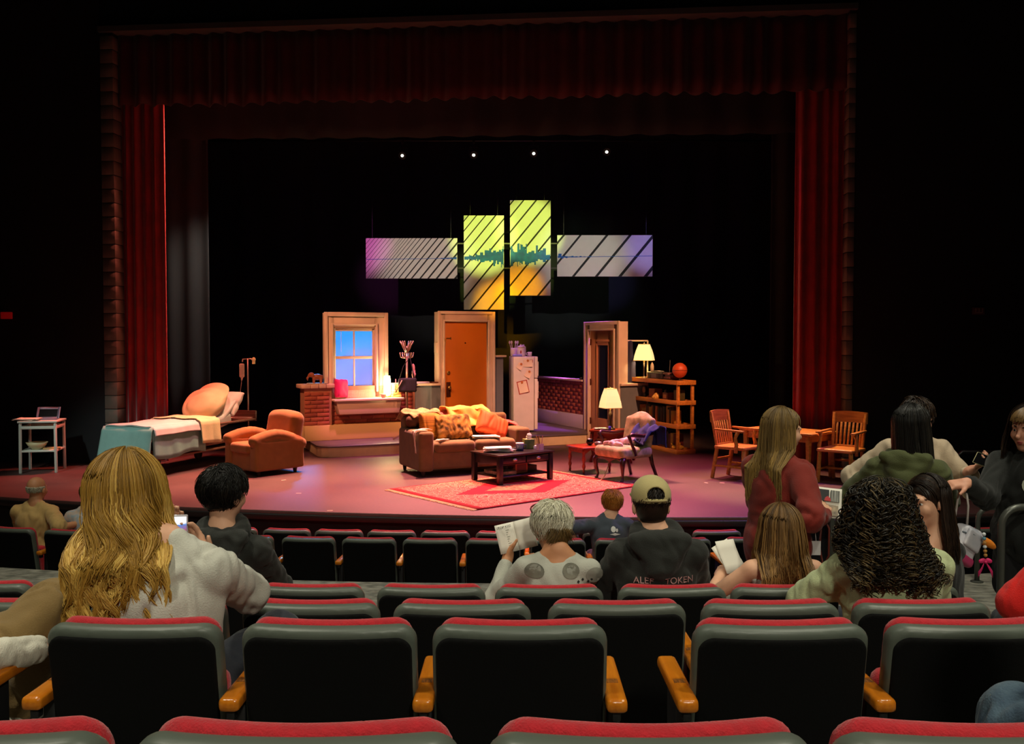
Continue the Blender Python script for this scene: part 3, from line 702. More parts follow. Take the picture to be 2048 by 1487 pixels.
for z in ((681-487)/1850*PY+1.8, (681-536)/1850*PY+1.8):
    b = MB(); b.bx(pxz(905, 0)[0], pxz(1125, 0)[0], PY+.058, PY+.08, z-.012, z+.012); tag(b.build('panel_rail', mat('rail_olive', (70, 66, 48), .6)), 'thin %s rail joining the hanging panels from behind' % ('upper' if z > 3.4 else 'lower'), 'rail')
# gelled profile lamps on the panels (from the front-of-house rig)
def plamp(n, x, tx, tz, rgb, pw, cone, bl): spot('panel_lamp_'+n, (x, 4.5, 5.3), (tx, PY, tz), rgb, pw, cone, bl, .04)
plamp('yellow', -.5, -.52, 3.66, (.80, 1.0, .16), 7600, 6.5, .6)
plamp('yellow', .5, .33, 3.85, (.80, 1.0, .16), 7600, 6.5, .6)
plamp('orange', -.3, -.25, 2.45, (1.0, .40, .0), 9500, 5.0, .9)
plamp('orange', .5, .15, 2.75, (1.0, .40, .0), 8000, 4.8, .9)
plamp('magenta', -3.5, -2.85, 3.6, (1.0, .16, .75), 3300, 6.5, .9)
plamp('white', -1.6, -1.65, 3.3, (1.0, .84, .74), 2420, 9.5, .8)
plamp('white', 2.4, 1.35, 3.35, (.86, .9, .82), 2420, 9.0, .8)
plamp('violet', 4.5, 2.6, 3.55, (.40, .34, 1.0), 3300, 5.5, .9)
# ================================================================== FURNITURE AND PROPS
def face(fx, fy): return math.atan2(fx, -fy)          # rotation that turns local -y towards (fx, fy)
M_sofa = mat('brown_suede', (118, 92, 54), .9, var=.14, vscale=6, bump=.15, bscale=120, sheen=.2)
M_legd = mat('dark_leg_wood', (44, 24, 18), .4)
M_paper = mat('white_paper', (236, 230, 216), .8)
def sheets(name, label, loc, rz, w, d, n, m=M_paper, seed=0, cat='papers', lift=.004):
    r = random.Random(seed); t = thing(name, label, cat, loc, rz)
    for k in range(n):
        dx, dy, a = r.uniform(-.2, .2)*w*.4, r.uniform(-.2, .2)*d*.4, r.uniform(-.5, .5)
        b = MB(); b.grid(lambda u, v: ((u-.5)*w, (v-.5)*d, lift*math.sin(3*u+k)*.5+.004*math.sin(5*v+k)), 6, 4, .002)
        o = b.build('sheet', m, t, smooth=True); o.location = (dx, dy, .008+k*lift*1.5); o.rotation_euler = (0, 0, a)
    return t

# ---- sofa
SR = math.radians(25.3); SL = Vector((-.666, 12.84, 0))
def so_(x, y, z): q = Rz((x, y), SR); return (SL.x+q[0], SL.y+q[1], z)
sofa = thing('sofa', 'brown suede two-seat sofa strewn with pillows and throws', 'sofa', SL, SR)
SDF().box((0, .0, .215), (.79, .42, .125), .03).build('base', M_sofa, sofa, h=.018)
for s in (-1, 1):
    SDF().box((s*.71, -.005, .335), (.105, .44, .265), .045).build('arm', M_sofa, sofa, h=.014)
SDF().box((0, .34, .42), (.78, .11, .34), .05, rotm(-.08)).build('back', M_sofa, sofa, h=.016)
for s in (-1, 1):
    SDF().box((s*.302, -.09, .385), (.297, .36, .075), .06).build('seat_cushion', M_sofa, sofa, h=.014)
    SDF().box((s*.302, .20, .61), (.29, .09, .17), .08, rotm(-.16)).build('back_cushion', M_sofa, sofa, h=.014)
for sx in (-1, 1):
    for sy in (-1, 1):
        b = MB(); b.lathe([(.022, 0.002), (.034, .1)], (sx*.74, sy*.38, 0), 10); b.build('leg', M_legd, sofa)
# throws and pillows
M_gold = mat('gold_striped_fabric', (196, 132, 30), .8, rgb2=(140, 86, 16), vscale=5, stretch=(.4, 1, 9), bump=.1)
M_floral = mat('brown_floral_fabric', (78, 52, 16), .85, rgb2=(196, 146, 56), vscale=13, bump=.15)
M_orange = mat('orange_fabric', (216, 92, 30), .75, var=.06, bump=.1)
M_beige = mat('beige_throw', (206, 176, 128), .9, rgb2=(160, 120, 80), vscale=7, bump=.2)
M_yel = mat('yellow_print_sheet', (226, 196, 110), .85, rgb2=(216, 150, 30), vscale=7, bump=.12)
M_pinkst = mat('pink_striped_cloth', (196, 104, 96), .85, rgb2=(140, 40, 50), vscale=3, stretch=(12, .3, .3), bump=.1)
M_redt = mat('red_throw', (206, 34, 46), .85, rgb2=(226, 120, 110), vscale=5, bump=.1)
def pillow(name, label, loc, w, h, th, rot, m, seed=0):
    def f(X):
        x, y, z = X[..., 0]/(w/2), X[..., 1], X[..., 2]/(h/2)
        e = np.clip((1-np.abs(x)**4)*(1-np.abs(z)**4), 0, 1)**.45
        d = np.abs(y)-th/2*e
        o = np.maximum(np.abs(x)-1, np.abs(z)-1)*min(w, h)/2
        return np.maximum(d*.6, o)
    s = SDF(); s.fn(f, (-w/2, -th/2, -h/2), (w/2, th/2, h/2))
    o = s.build(name, m, h=.012, disp=folds(.006, 20, seed)); o.location = loc; o.rotation_euler = rot
    return tag(o, label, 'pillow')
pillow('throw_pillow', 'gold striped pillow leaning on the left arm of the sofa', so_(-.53, -.08, .63), .33, .38, .15, (-.25, .06, SR+.25), M_gold, 1)
pillow('throw_pillow', 'brown and gold floral pillow in the middle of the sofa', so_(-.22, -.14, .62), .52, .36, .17, (-.38, 0, SR+.04), M_floral, 2)
pillow('throw_pillow', 'plump orange pillow at the right end of the sofa', so_(.40, -.06, .60), .46, .34, .24, (-.5, .45, SR-.1), M_orange, 3)
def drapery(name, label, m, path, w, amp=.02, seed=0, nu=26, th=.012, taper=(1, 1), cat='throw', parent=None):
    """cloth swept along a path (list of world points) with width w across direction given per point"""
    r = np.random.RandomState(seed); P = [Vector(p[:3]) for p in path]; A = [Vector((p[3], p[4], p[5] if len(p) > 5 else 0)).normalized() for p in path]
    n = len(P)-1
    def fn(u, v):
        t = v*n; i = min(int(t), n-1); f = t-i; f = f*f*(3-2*f)
        p = P[i].lerp(P[i+1], f); a = A[i].lerp(A[i+1], f)
        ww = w*(taper[0]+(taper[1]-taper[0])*v)
        q = p+a*((u-.5)*ww)
        k = amp*(math.sin(u*14+seed+v*3)+.6*math.sin(u*23+v*9+seed*2)+.5*math.sin(v*13+u*4+seed))
        d = (P[i+1]-P[i]).normalized().cross(a)
        q = q+d*k+Vector((0, 0, amp*.6*math.sin(u*9+v*11+seed)))
        return q
    b = MB(); b.grid(fn, nu, max(16, n*6), th); o = b.build(name, m, smooth=True)
    return tag(o, label, cat)
ax = (math.cos(SR), math.sin(SR))
drapery('bed_sheet', 'yellow flowered sheet thrown over the sofa back', M_yel, [(*so_(.14, -.02, .60), *ax), (*so_(.13, .05, .72), *ax), (*so_(.10, .12, .85), *ax), (*so_(.08, .3, .87), *ax), (*so_(.06, .44, .72), *ax)], .66, .017, 3)
drapery('striped_cloth', 'pink striped cloth bunched on the sofa back', M_pinkst, [(*so_(-.26, .06, .70), *ax), (*so_(-.26, .16, .785), *ax), (*so_(-.27, .3, .80), *ax), (*so_(-.28, .43, .70), *ax)], .40, .015, 5)
drapery('knitted_throw', 'beige knitted throw heaped on the left corner of the sofa', M_beige, [(*so_(-.50, .0, .78), *ax), (*so_(-.54, .12, .82), *ax), (*so_(-.60, .3, .83), *ax), (*so_(-.62, .45, .70), *ax)], .46, .024, 7)
SDF().cone(so_(-.72, .12, .70), so_(-.66, .30, .73), .085, .075).ell(so_(-.60, .05, .74), (.10, .09, .07)).build('rolled_blanket', mat('dark_brown_roll', (96, 62, 44), .9, var=.2), h=.012, disp=folds(.012, 18, 4))
tag(bpy.data.objects['rolled_blanket'], 'dark brown rolled blanket on the left sofa arm', 'blanket')
drapery('red_throw', 'red and pink throw over the right arm of the sofa', M_redt, [(*so_(.50, -.10, .48), .5, .8), (*so_(.57, -.02, .60), *Rz((.15, 1), SR)), (*so_(.66, .05, .645), *Rz((.1, 1), SR)), (*so_(.77, .08, .63), *Rz((0, 1), SR)), (*so_(.835, .08, .50), *Rz((0, 1), SR))], .34, .012, 2, taper=(.7, 1))
for nm, lb, x, y, w, d, sd in (('loose_papers', 'white papers spread on the right seat cushion of the sofa', .22, -.28, .36, .18, 3), ('folded_paper', 'small white folded paper on the left seat cushion', -.47, -.36, .16, .1, 5)):
    sheets(nm, lb, so_(x, y, .472), SR, w, d, 4 if w > .2 else 2, seed=sd)
strap = thing('fabric_strap', 'pale cloth belt hanging over the left sofa arm', 'belt', so_(-.71, -.12, .60), SR)
for k, (dx, L) in enumerate(((0, .34), (.06, .24))):
    b = MB(); b.grid(lambda u, v: ((-.135-.012*math.sin(v*5+k)+max(0, .1-v)*1.6 if v > .0 else .03), -.25+dx+(u-.5)*.045+.05*math.sin(v*2.5+k)*v, .022-(max(0, v-.1))*L), 3, 14, .004); b.build('strap_end', M_paper, strap, smooth=True)
b = MB(); b.grid(lambda u, v: (-.13+v*.24, -.25+(u-.5)*.05+.05*v, .016+.02*math.sin(v*PI)), 3, 8, .004); b.build('strap_top', M_paper, strap, smooth=True)

# ---- rug
def rug_mat():
    m = bpy.data.materials.new('oriental_rug'); m.use_nodes = True; nt = m.node_tree; b = nt.nodes['Principled BSDF']; N = nt.nodes.new; Lk = nt.links.new
    b.inputs['Roughness'].default_value = .95
    tc = N('ShaderNodeTexCoord'); sx = N('ShaderNodeSeparateXYZ'); Lk(tc.outputs['Object'], sx.inputs[0])
    vo = N('ShaderNodeTexVoronoi'); vo.inputs['Scale'].default_value = 12; vo.feature = 'DISTANCE_TO_EDGE'; Lk(tc.outputs['Object'], vo.inputs['Vector'])
    no = N('ShaderNodeTexNoise'); no.inputs['Scale'].default_value = 22; no.inputs['Detail'].default_value = 3; Lk(tc.outputs['Object'], no.inputs['Vector'])
    def math_(op, a, c=None):
        n = N('ShaderNodeMath'); n.operation = op
        for i, q in enumerate((a, c)):
            if q is None: continue
            if isinstance(q, (int, float)): n.inputs[i].default_value = q
            else: Lk(q, n.inputs[i])
        return n.outputs[0]
    def ramp(fac, stops):
        r = N('ShaderNodeValToRGB'); e = r.color_ramp.elements
        while len(e) < len(stops): e.new(.5)
        for el, (p, c) in zip(e, stops): el.position = p; el.color = (*lin(c), 1)
        r.color_ramp.interpolation = 'LINEAR'; Lk(fac, r.inputs[0]); return r.outputs[0]
    flo_ = ramp(math_('ADD', math_('MULTIPLY', vo.outputs['Distance'], 3.5), math_('MULTIPLY', no.outputs['Fac'], .55)), [(.26, (84, 14, 18)), (.40, (166, 56, 46)), (.54, (222, 176, 132)), (.85, (180, 78, 62))])
    ax_ = math_('ABSOLUTE', sx.outputs[0]); ay = math_('ABSOLUTE', sx.outputs[1])
    wob = math_('MULTIPLY', math_('SUBTRACT', no.outputs['Fac'], .5), .16)
    dia = math_('ADD', math_('ADD', math_('DIVIDE', ax_, .92), math_('DIVIDE', ay, .52)), wob)
    def mixc(f, a, c):
        n = N('ShaderNodeMix'); n.data_type = 'RGBA'; Lk(f, n.inputs[0])
        for i, q in ((6, a), (7, c)):
            if isinstance(q, tuple): n.inputs[i].default_value = (*lin(q), 1)
            else: Lk(q, n.inputs[i])
        return n.outputs[2]
    beige = ramp(no.outputs['Fac'], [(.4, (120, 96, 62)), (.6, (206, 150, 90))])
    c = mixc(math_('LESS_THAN', dia, 1.0), flo_, (190, 8, 28))
    c = mixc(math_('LESS_THAN', dia, .52), c, beige)
    ed = math_('MAXIMUM', math_('SUBTRACT', ax_, 1.275-.10), math_('SUBTRACT', ay, .875-.035))
    c = mixc(math_('GREATER_THAN', ed, .0), c, (150, 20, 30))
    Lk(c, b.inputs['Base Color'])
    bp = N('ShaderNodeBump'); bp.inputs['Strength'].default_value = .3; bp.inputs['Distance'].default_value = .01; Lk(no.outputs['Fac'], bp.inputs['Height']); Lk(bp.outputs[0], b.inputs['Normal'])
    return m
rug = thing('area_rug', 'red and pink oriental rug with fringe under the coffee table', 'rug', (.052, 11.26, 0), .693)
b = MB(); b.grid(lambda u, v: ((u-.5)*2.55, (v-.5)*1.75, .014+.002*math.sin(u*9)*math.sin(v*7)), 24, 16, .012); b.build('pile', rug_mat(), rug, smooth=True)
b = MB(); r = random.Random(3)
for sx in (-1, 1):
    for k in range(120):
        y = -.87+k*1.74/119; l = r.uniform(.05, .08); b.beam((sx*1.273, y, .008), (sx*(1.275+l), y+r.uniform(-.015, .015), .005), .009, .006)
o = b.build('fringe', mat('rug_fringe', (224, 186, 130), .9), rug); o['kind'] = 'stuff'

# ---- coffee table
CT = Vector((.004, 11.863, .016)); CR = .663
M_blackw = mat('black_wood', (24, 20, 22), .3, var=.1)
ct = thing('coffee_table', 'black wooden coffee table with two drawers on the rug', 'table', CT, CR)
b = MB(); b.bx(-.45, .45, -.315, .315, .352, .372); b.build('tabletop', M_blackw, ct, bevel=.006)
for sx in (-1, 1):
    for sy in (-1, 1):
        b = MB(); b.bx(sx*.405-.03, sx*.405+.03, sy*.27-.03, sy*.27+.03, 0, .352); b.build('leg', M_blackw, ct, bevel=.004)
b = MB(); b.bx(-.375, .375, .255, .285, .235, .352); b.bx(-.42, -.39, -.24, .24, .235, .352); b.bx(.39, .42, -.24, .24, .235, .352); b.bx(-.375, .375, -.275, -.25, .335, .352); b.bx(-.375, .375, -.275, -.25, .235, .25); b.build('apron', M_blackw, ct, bevel=.003)
b = MB(); b.bx(-.40, .40, -.26, .26, .075, .095); b.build('lower_shelf', M_blackw, ct, bevel=.004)
M_pull = mat('pewter_pull', (176, 176, 150), .35, metal=.7)
for sx in (-1, 1):
    d = part('drawer', M_blackw, ct, lambda b: b.bx(sx*.19-.18, sx*.19+.18, -.29, -.255, .252, .333), bevel=.004)
    SDF().ell((sx*.19, -.298, .295), (.034, .02, .022)).box((sx*.19, -.3, .268), (.05, .03, .012), .004, sub=True, k=.004).build('cup_pull', M_pull, d, h=.004)
def ct_(x, y, z=.373): q = Rz((x, y), CR); return (CT.x+q[0], CT.y+q[1], CT.z+z)
sheets('loose_papers', 'stack of pale papers on the left of the coffee table', ct_(-.21, .02), CR-.3, .34, .22, 6, seed=8, lift=.007)
t = thing('mug', 'dark blue mug with white squiggles on the coffee table', 'mug', (.10, 11.85, CT.z+.373))
b = MB(); b.lathe([(.046, 0), (.05, .005), (.052, .1), (.047, .1), (.044, .01), (.0, .008)], n=22); b.build('cup', mat('navy_glaze', (50, 56, 84), .3), t, smooth=True)
b = MB(); b.lathe([(.0525, .088), (.053, .1), (.048, .102)], n=22); b.build('rim', M_paper, t, smooth=True)
b = MB(); b.tube([(.05, 0, .08), (.078, .0, .075), (.082, 0, .04), (.05, 0, .022)], .007, 6); b.build('handle', mat('navy_glaze', (50, 56, 84), .3), t, smooth=True)
b = MB()
for k, a in enumerate((-2.1, -1.75, -1.4, -1.05)):
    b.tube([(.053*math.cos(a), .053*math.sin(a), .03), (.0535*math.cos(a+.1), .0535*math.sin(a+.1), .055), (.053*math.cos(a-.03), .053*math.sin(a-.03), .075)], .0035, 5)
b.build('squiggle', M_paper, t)
t = thing('tissue_box', 'green cube tissue box with a white tissue sticking out', 'tissue box', (.215, 12.1, CT.z+.373), .3)
b = MB(); b.bx(-.065, .065, -.065, .065, 0, .125); b.build('carton', mat('green_leaf_print', (70, 100, 44), .6, rgb2=(126, 140, 60), vscale=14), t, bevel=.004)
b = MB(); b.lathe([(.035, 0), (.04, .002)], (0, 0, .126), 16); b.build('slot', M_paper, t)
SDF().ell((0, 0, .15), (.035, .02, .03)).ell((.012, .0, .175), (.025, .012, .03)).build('tissue', M_paper, t, h=.006, disp=folds(.006, 60, 2))
t = thing('pencil_holder', 'clear pencil holder with dark and gold pencils on the coffee table', 'pencil holder', (.362, 11.93, CT.z+.373), .5)
b = MB(); b.bx(-.036, .036, -.036, -.032, 0, .08); b.bx(-.036, .036, .032, .036, 0, .08); b.bx(-.036, -.032, -.032, .032, 0, .08); b.bx(.032, .036, -.032, .032, 0, .08); b.bx(-.036, .036, -.036, .036, 0, .004); b.build('cup', mat('clear_acrylic', (200, 180, 190), .1, alpha=.45), t)
for k, (x, y, tx, ty, c) in enumerate(((0, 0, -.03, 0, 0), (.01, .01, .0, .03, 1), (-.01, -.005, -.05, .01, 1), (.012, -.01, .035, -.01, 2))):
    b = MB(); b.tube([(x, y, .005), (tx, ty, .185)], .005, 6); b.build('pencil', [mat('pencil_dark', (40, 26, 20), .5), mat('pencil_gold', (196, 146, 70), .5), mat('pencil_pink', (214, 160, 150), .5)][c], t)
b = MB(); b.box((0, 0, .02), (.07, .05, .04)); tag(b.build('sticky_note_block', M_paper, loc=(.30, 12.08, CT.z+.373), rz=.6, bevel=.003), 'white note block behind the pencil holder', 'notepad')
b = MB(); b.box((0, 0, .008), (.15, .11, .016)); tag(b.build('remote_tray', M_blackw, loc=(.05, 12.06, CT.z+.373), rz=.7, bevel=.004), 'flat black tray between mug and tissue box', 'tray')
# on the lower shelf
for nm, lb, x, y, w, d, h, m, c in (('picture_frame', 'wooden framed box on the coffee table lower shelf', .05, -.05, .20, .16, .13, mat('frame_wood', (150, 84, 52), .5), 'box'),
        ('board_game', 'dark flat game box on the coffee table lower shelf', .22, .08, .30, .26, .07, mat('game_box', (66, 44, 34), .6, var=.2), 'box'),
        ('magazine_pile', 'greenish magazines piled on the left of the lower shelf', -.22, -.03, .26, .34, .05, mat('magazines', (58, 66, 58), .5, rgb2=(140, 140, 124), vscale=16), 'magazines')):
    b = MB(); b.box((0, 0, h/2), (w, d, h)); tag(b.build(nm, m, loc=ct_(x, y, .0955), rz=CR, bevel=.004), lb, c)
q = bpy.data.objects['picture_frame']; b = MB(); b.box((0, -.081, .065), (.15, .004, .09)); b.build('front_panel', mat('frame_dark', (60, 34, 22), .4), q)

# ---- low side table with black ball
M_cherry = wood('cherry_wood', (150, 58, 26), (116, 38, 18), .3)
st = thing('side_table', 'low cherry side table with turned legs beside the upholstered chair', 'table', (1.07, 12.70, 0), .465)
b = MB(); b.bx(-.25, .25, -.23, .23, .335, .36); b.build('tabletop', M_cherry, st, bevel=.008)
def scall(x0, x1, z1, h, n=14): return [(x0, z1), (x1, z1)]+[(x1+(x0-x1)*k/n, z1-h*(.6+.4*math.cos(4*PI*k/n))) for k in range(n+1)]
b = MB(); b.prism_xz(scall(-.20, .20, .335, .06), -.205, -.19); b.prism_xz(scall(-.20, .20, .335, .06), .19, .205); b.bx(-.215, -.20, -.19, .19, .28, .335); b.bx(.20, .215, -.19, .19, .28, .335); b.build('apron', M_cherry, st)
for sx in (-1, 1):
    for sy in (-1, 1):
        b = MB(); b.lathe([(.012, .002), (.018, .03), (.014, .06), (.026, .10), (.016, .14), (.02, .16), (.028, .20), (.018, .25), (.024, .27), (.024, .335)], (sx*.205, sy*.185, 0), 12); b.build('leg', M_cherry, st, smooth=True)
t = thing('black_ball', 'shiny black ball with a white disc on the side table', 'ball', (1.07, 12.68, .36))
b = MB(); b.sphere((0, 0, .052), .05, 18, 14); b.build('ball', mat('gloss_black', (8, 8, 10), .12), t, smooth=True)
SDF().ell((-.012, -.02, .09), (.02, .018, .012)).build('disc', M_paper, t, h=.003)
b = MB(); b.lathe([(.06, 0), (.065, .045), (.058, .045), (.05, .008), (0, .006)], n=20); tag(b.build('glass_dish', mat('smoky_glass', (120, 110, 100), .15, alpha=.7), loc=(1.2, 12.72, .361), smooth=True), 'small smoky glass dish next to the black ball', 'dish')

# ---- lamp table and lamp
lt = thing('lamp_table', 'dark red scalloped lamp table behind the upholstered chair', 'table', (1.50, 13.78, 0), -.25)
b = MB(); b.bx(-.32, .32, -.20, .20, .452, .48); b.build('tabletop', M_cherry, lt, bevel=.01)
b = MB(); b.prism_xz(scall(-.28, .28, .452, .16, 20), -.175, -.155); b.bx(-.28, .28, .15, .17, .32, .452); b.bx(-.29, -.27, -.155, .155, .3, .452); b.bx(.27, .29, -.155, .155, .3, .452); b.build('apron', M_cherry, lt)
for sx in (-1, 1):
    for sy in (-1, 1):
        b = MB(); b.tube([(sx*.275, sy*.16, .45), (sx*.295, sy*.18, .3), (sx*.27, sy*.16, .12), (sx*.30, sy*.19, .003)], [.03, .026, .016, .022], 10); b.build('leg', M_cherry, lt, smooth=True)
def shade_mat():
    m = bpy.data.materials.new('lit_shade'); m.use_nodes = True; nt = m.node_tree; b = nt.nodes['Principled BSDF']
    b.inputs['Base Color'].default_value = (*lin((250, 236, 190)), 1); b.inputs['Roughness'].default_value = .8
    b.inputs['Emission Color'].default_value = (*lin((255, 226, 150)), 1); b.inputs['Emission Strength'].default_value = .95
    return m
M_shade = shade_mat()
M_lampm = mat('lamp_metal', (60, 44, 36), .35, metal=.3)
def table_lamp(label, loc, hb, hs, r0, r1, rz=0., body=None):
    t = thing('table_lamp', label, 'lamp', loc, rz, 'lit table lamps')
    b = MB(); b.lathe([(.075, 0), (.075, .012), (.05, .02), (.03, .05), (.018, .1), (.024, hb*.55), (.034, hb*.7), (.02, hb*.82), (.012, hb*.9), (.012, hb)], n=16) if body is None else b.lathe(body, n=16)
    b.build('base', M_lampm, t, smooth=True)
    b = MB(); b.tube([(0, 0, hb-.005), (0, 0, hb+hs+.02)], .004, 6); b.lathe([(.014, 0), (.014, .05)], (0, 0, hb-.02), 10); b.build('socket', M_brass, t)
    # square flared shade with a real thickness, open at top and bottom
    b = MB()
    for th in (0, -.004):
        pass
    n = 4; prof = [(r0, 0), (r0*.82+r1*.18, .3), (r0*.5+r1*.5, .62), (r1, 1)]
    def ring(rr, z, inn): rr = rr-inn; return [(-rr, -rr*.86, z), (rr, -rr*.86, z), (rr, rr*.86, z), (-rr, rr*.86, z)]
    V = []; 
    for rr, z in prof: V += ring(rr, hb+.01+z*hs, 0)
    for rr, z in prof: V += ring(rr, hb+.01+z*hs, .004)
    F = []; m4 = len(prof)*4
    for i in range(len(prof)-1):
        for k in range(4):
            F.append((i*4+k, i*4+(k+1) % 4, (i+1)*4+(k+1) % 4, (i+1)*4+k)); F.append((m4+(i+1)*4+k, m4+(i+1)*4+(k+1) % 4, m4+i*4+(k+1) % 4, m4+i*4+k))
    for i in (0, len(prof)-1):
        for k in range(4): F.append((i*4+k, i*4+(k+1) % 4, m4+i*4+(k+1) % 4, m4+i*4+k))
    b.add(V, F); sh = b.build('shade', M_shade, t)
    tr = MB()
    for (rr, z) in (prof[0], prof[-1]):
        q = ring(rr+.002, hb+.01+z*hs, 0); tr.tube(q+[q[0]], .004, 5)
    tr.build('shade_trim', mat('shade_trim', (206, 170, 90), .6), sh)
    b = MB(); b.lathe([(.006, 0), (.014, .015), (.008, .03), (.003, .045)], (0, 0, hb+hs+.02), 10); b.build('finial', M_lampm, t, smooth=True)
    b = MB(); b.sphere((0, 0, hb+hs*.42), .022, 10, 8); b.build('bulb', mat('lit_bulb', (255, 240, 200), .4, emit=(255, 214, 140), estr=14), t, smooth=True)
    return t
table_lamp('lit table lamp with cream shade on the dark red lamp table', (1.465, 13.75, .481), .31, .29, .135, .072, .35)
point('lamp_bulb_light', (1.465, 13.75, .481+.43), (1.0, .72, .36), 22, .03)
sheets('loose_papers', 'white papers on the left of the lamp table', (1.33, 13.75, .481), .2, .2, .13, 3, seed=4)
b = MB(); b.lathe([(.018, 0), (.022, .06), (.019, .06), (.016, .005)], n=14); tag(b.build('blue_cup', mat('blue_glass', (70, 60, 220), .2), loc=(1.44, 13.6, .481), smooth=True), 'tiny blue glass at the foot of the table lamp', 'glass')

# ---- upholstered open-arm chair
QC = Vector((1.466, 12.02, 0)); QR = face(-.81, -.58)
M_tapes = mat('worn_tapestry', (196, 182, 140), .9, rgb2=(140, 138, 98), vscale=12, bump=.25, bscale=150)
M_mahog = wood('mahogany', (70, 30, 18), (46, 18, 12), .3)
qa = thing('upholstered_armchair', 'worn tapestry armchair with curved dark legs and open arms', 'chair', QC, QR)
SDF().box((0, -.02, .365), (.285, .275, .075), .06).ell((0, -.04, .40), (.25, .24, .06)).build('seat', M_tapes, qa, h=.012)
SDF().box((0, .255, .60), (.255, .05, .20), .045, rotm(-.22)).ell((0, .30, .77), (.17, .05, .10), rotm(-.22), k=.06).build('backrest', M_tapes, qa, h=.012)
b = MB(); b.prism_xz(scall(-.27, .27, .30, .05), -.275, -.255); b.build('seat_rail', M_mahog, qa, bevel=.004)
for s in (-1, 1):
    b = MB(); b.tube([(s*.235, -.235, .31), (s*.265, -.275, .25), (s*.255, -.265, .16), (s*.235, -.245, .07), (s*.245, -.26, .02), (s*.25, -.28, .008)], [.042, .036, .024, .016, .018, .024], 10); b.build('leg', M_mahog, qa, smooth=True)
    b = MB(); b.tube([(s*.22, .25, .32), (s*.23, .275, .2), (s*.25, .35, .004)], [.03, .024, .02], 10); b.build('leg', M_mahog, qa, smooth=True)
    b = MB(); b.tube([(s*.27, -.06, .34), (s*.285, -.10, .42), (s*.275, -.14, .50), (s*.29, -.19, .59), (s*.295, -.15, .605), (s*.29, .05, .58), (s*.26, .26, .60)], [.026, .022, .018, .026, .028, .022, .018], 10); b.build('arm', M_mahog, qa, smooth=True)
def qa_(x, y, z): q = Rz((x, y), QR); return (QC.x+q[0], QC.y+q[1], z)
qx = Rz((1, 0), QR); qy = Rz((0, 1), QR)
drapery('denim_jacket', 'dark blue jacket slung over the right side of the upholstered chair', mat('navy_denim', (40, 52, 104), .9, var=.25, vscale=9, bump=.2), [(*qa_(.20, .02, .50), *qx), (*qa_(.20, .14, .64), *qx), (*qa_(.20, .27, .72), *qx), (*qa_(.24, .36, .66), *qx), (*qa_(.26, .38, .44), *qx)], .34, .02, 4, cat='jacket')
SDF().chain([qa_(-.1, -.12, .475), qa_(.05, -.02, .49), qa_(.16, .08, .53)], [.035, .05, .05]).chain([qa_(-.14, -.2, .465), qa_(.0, -.2, .47), qa_(.12, -.16, .47)], [.03, .035, .025]).build('crumpled_shirt', mat('pale_pink_cotton', (220, 186, 186), .85), h=.01, disp=folds(.014, 26, 6))
tag(bpy.data.objects['crumpled_shirt'], 'crumpled pale pink shirt on the seat of the upholstered chair', 'shirt')
SDF().chain([qa_(-.02, .06, .50), qa_(.1, .14, .54), qa_(.2, .06, .50)], [.05, .06, .05]).build('dark_trousers', mat('dark_navy_cloth', (26, 28, 44), .9), h=.012, disp=folds(.012, 22, 8))
tag(bpy.data.objects['dark_trousers'], 'dark folded trousers at the back of the upholstered chair seat', 'trousers')
b = MB(); b.tube([(1.33, 12.2, .3), (1.2, 11.9, .06), (1.12, 11.72, .018)], .006, 6); b.sphere((1.11, 11.70, .018), (.025, .02, .012), 8, 6); tag(b.build('dangling_cord', mat('cream_cord', (220, 190, 150), .6), smooth=True), 'thin cream cord dangling under the upholstered chair', 'cord')

# ---- bookshelf
BR = math.atan2(-.939, .344); BO = Vector((2.345, 15.35, 0))
M_pine = wood('pine_shelf', (216, 142, 58), (186, 112, 40), .5)
bs = thing('bookshelf', 'open pine bookshelf with four shelves right of the salmon door', 'bookshelf', BO, BR)
shz = [.02, .42, .80, 1.12]
for z in shz:
    b = MB(); b.bx(-.80, .80, 0, .32, z, z+.03); b.bx(-.80, .80, -.012, .012, z-.02, z+.05); b.bx(-.80, .80, .308, .332, z-.02, z+.05); b.bx(.788, .812, 0, .32, z-.02, z+.05); b.bx(-.812, -.788, 0, .32, z-.02, z+.05); b.build('shelf', M_pine, bs, bevel=.003)
for x in (-.77, .755):
    for y in (.03, .29):
        b = MB(); b.bx(x-.025, x+.025, y-.02, y+.02, .002, 1.12); b.build('post', M_pine, bs, bevel=.003)
def bs_(x, y, z): q = Rz((x, y), BR); return (BO.x+q[0], BO.y+q[1], z)
bk_cols = [('dark red', (86, 26, 20)), ('tan', (170, 120, 66)), ('dark brown', (54, 34, 24)), ('faded orange', (170, 84, 34)), ('olive', (84, 78, 40)), ('black', (26, 22, 22)), ('maroon', (96, 30, 34)), ('ochre', (180, 130, 50))]
def book(label, loc, rz, w, h, d, rgb, grp):
    t = thing('book', label, 'book', loc, rz, grp)
    m = mat('book_%d_%d_%d' % rgb, rgb, .7, var=.15)
    b = MB(); b.bx(-w/2, w/2, 0, .006, 0, h); b.bx(-w/2, -w/2+.004, 0, d, 0, h); b.bx(w/2-.004, w/2, 0, d, 0, h); b.build('cover', m, t, bevel=.0015, seg=1)
    b = MB(); b.bx(-w/2+.004, w/2-.004, .006, d-.005, .004, h-.006); b.build('pages', mat('book_pages', (196, 172, 130), .9), t)
r = random.Random(12); x = -.66; k = 0
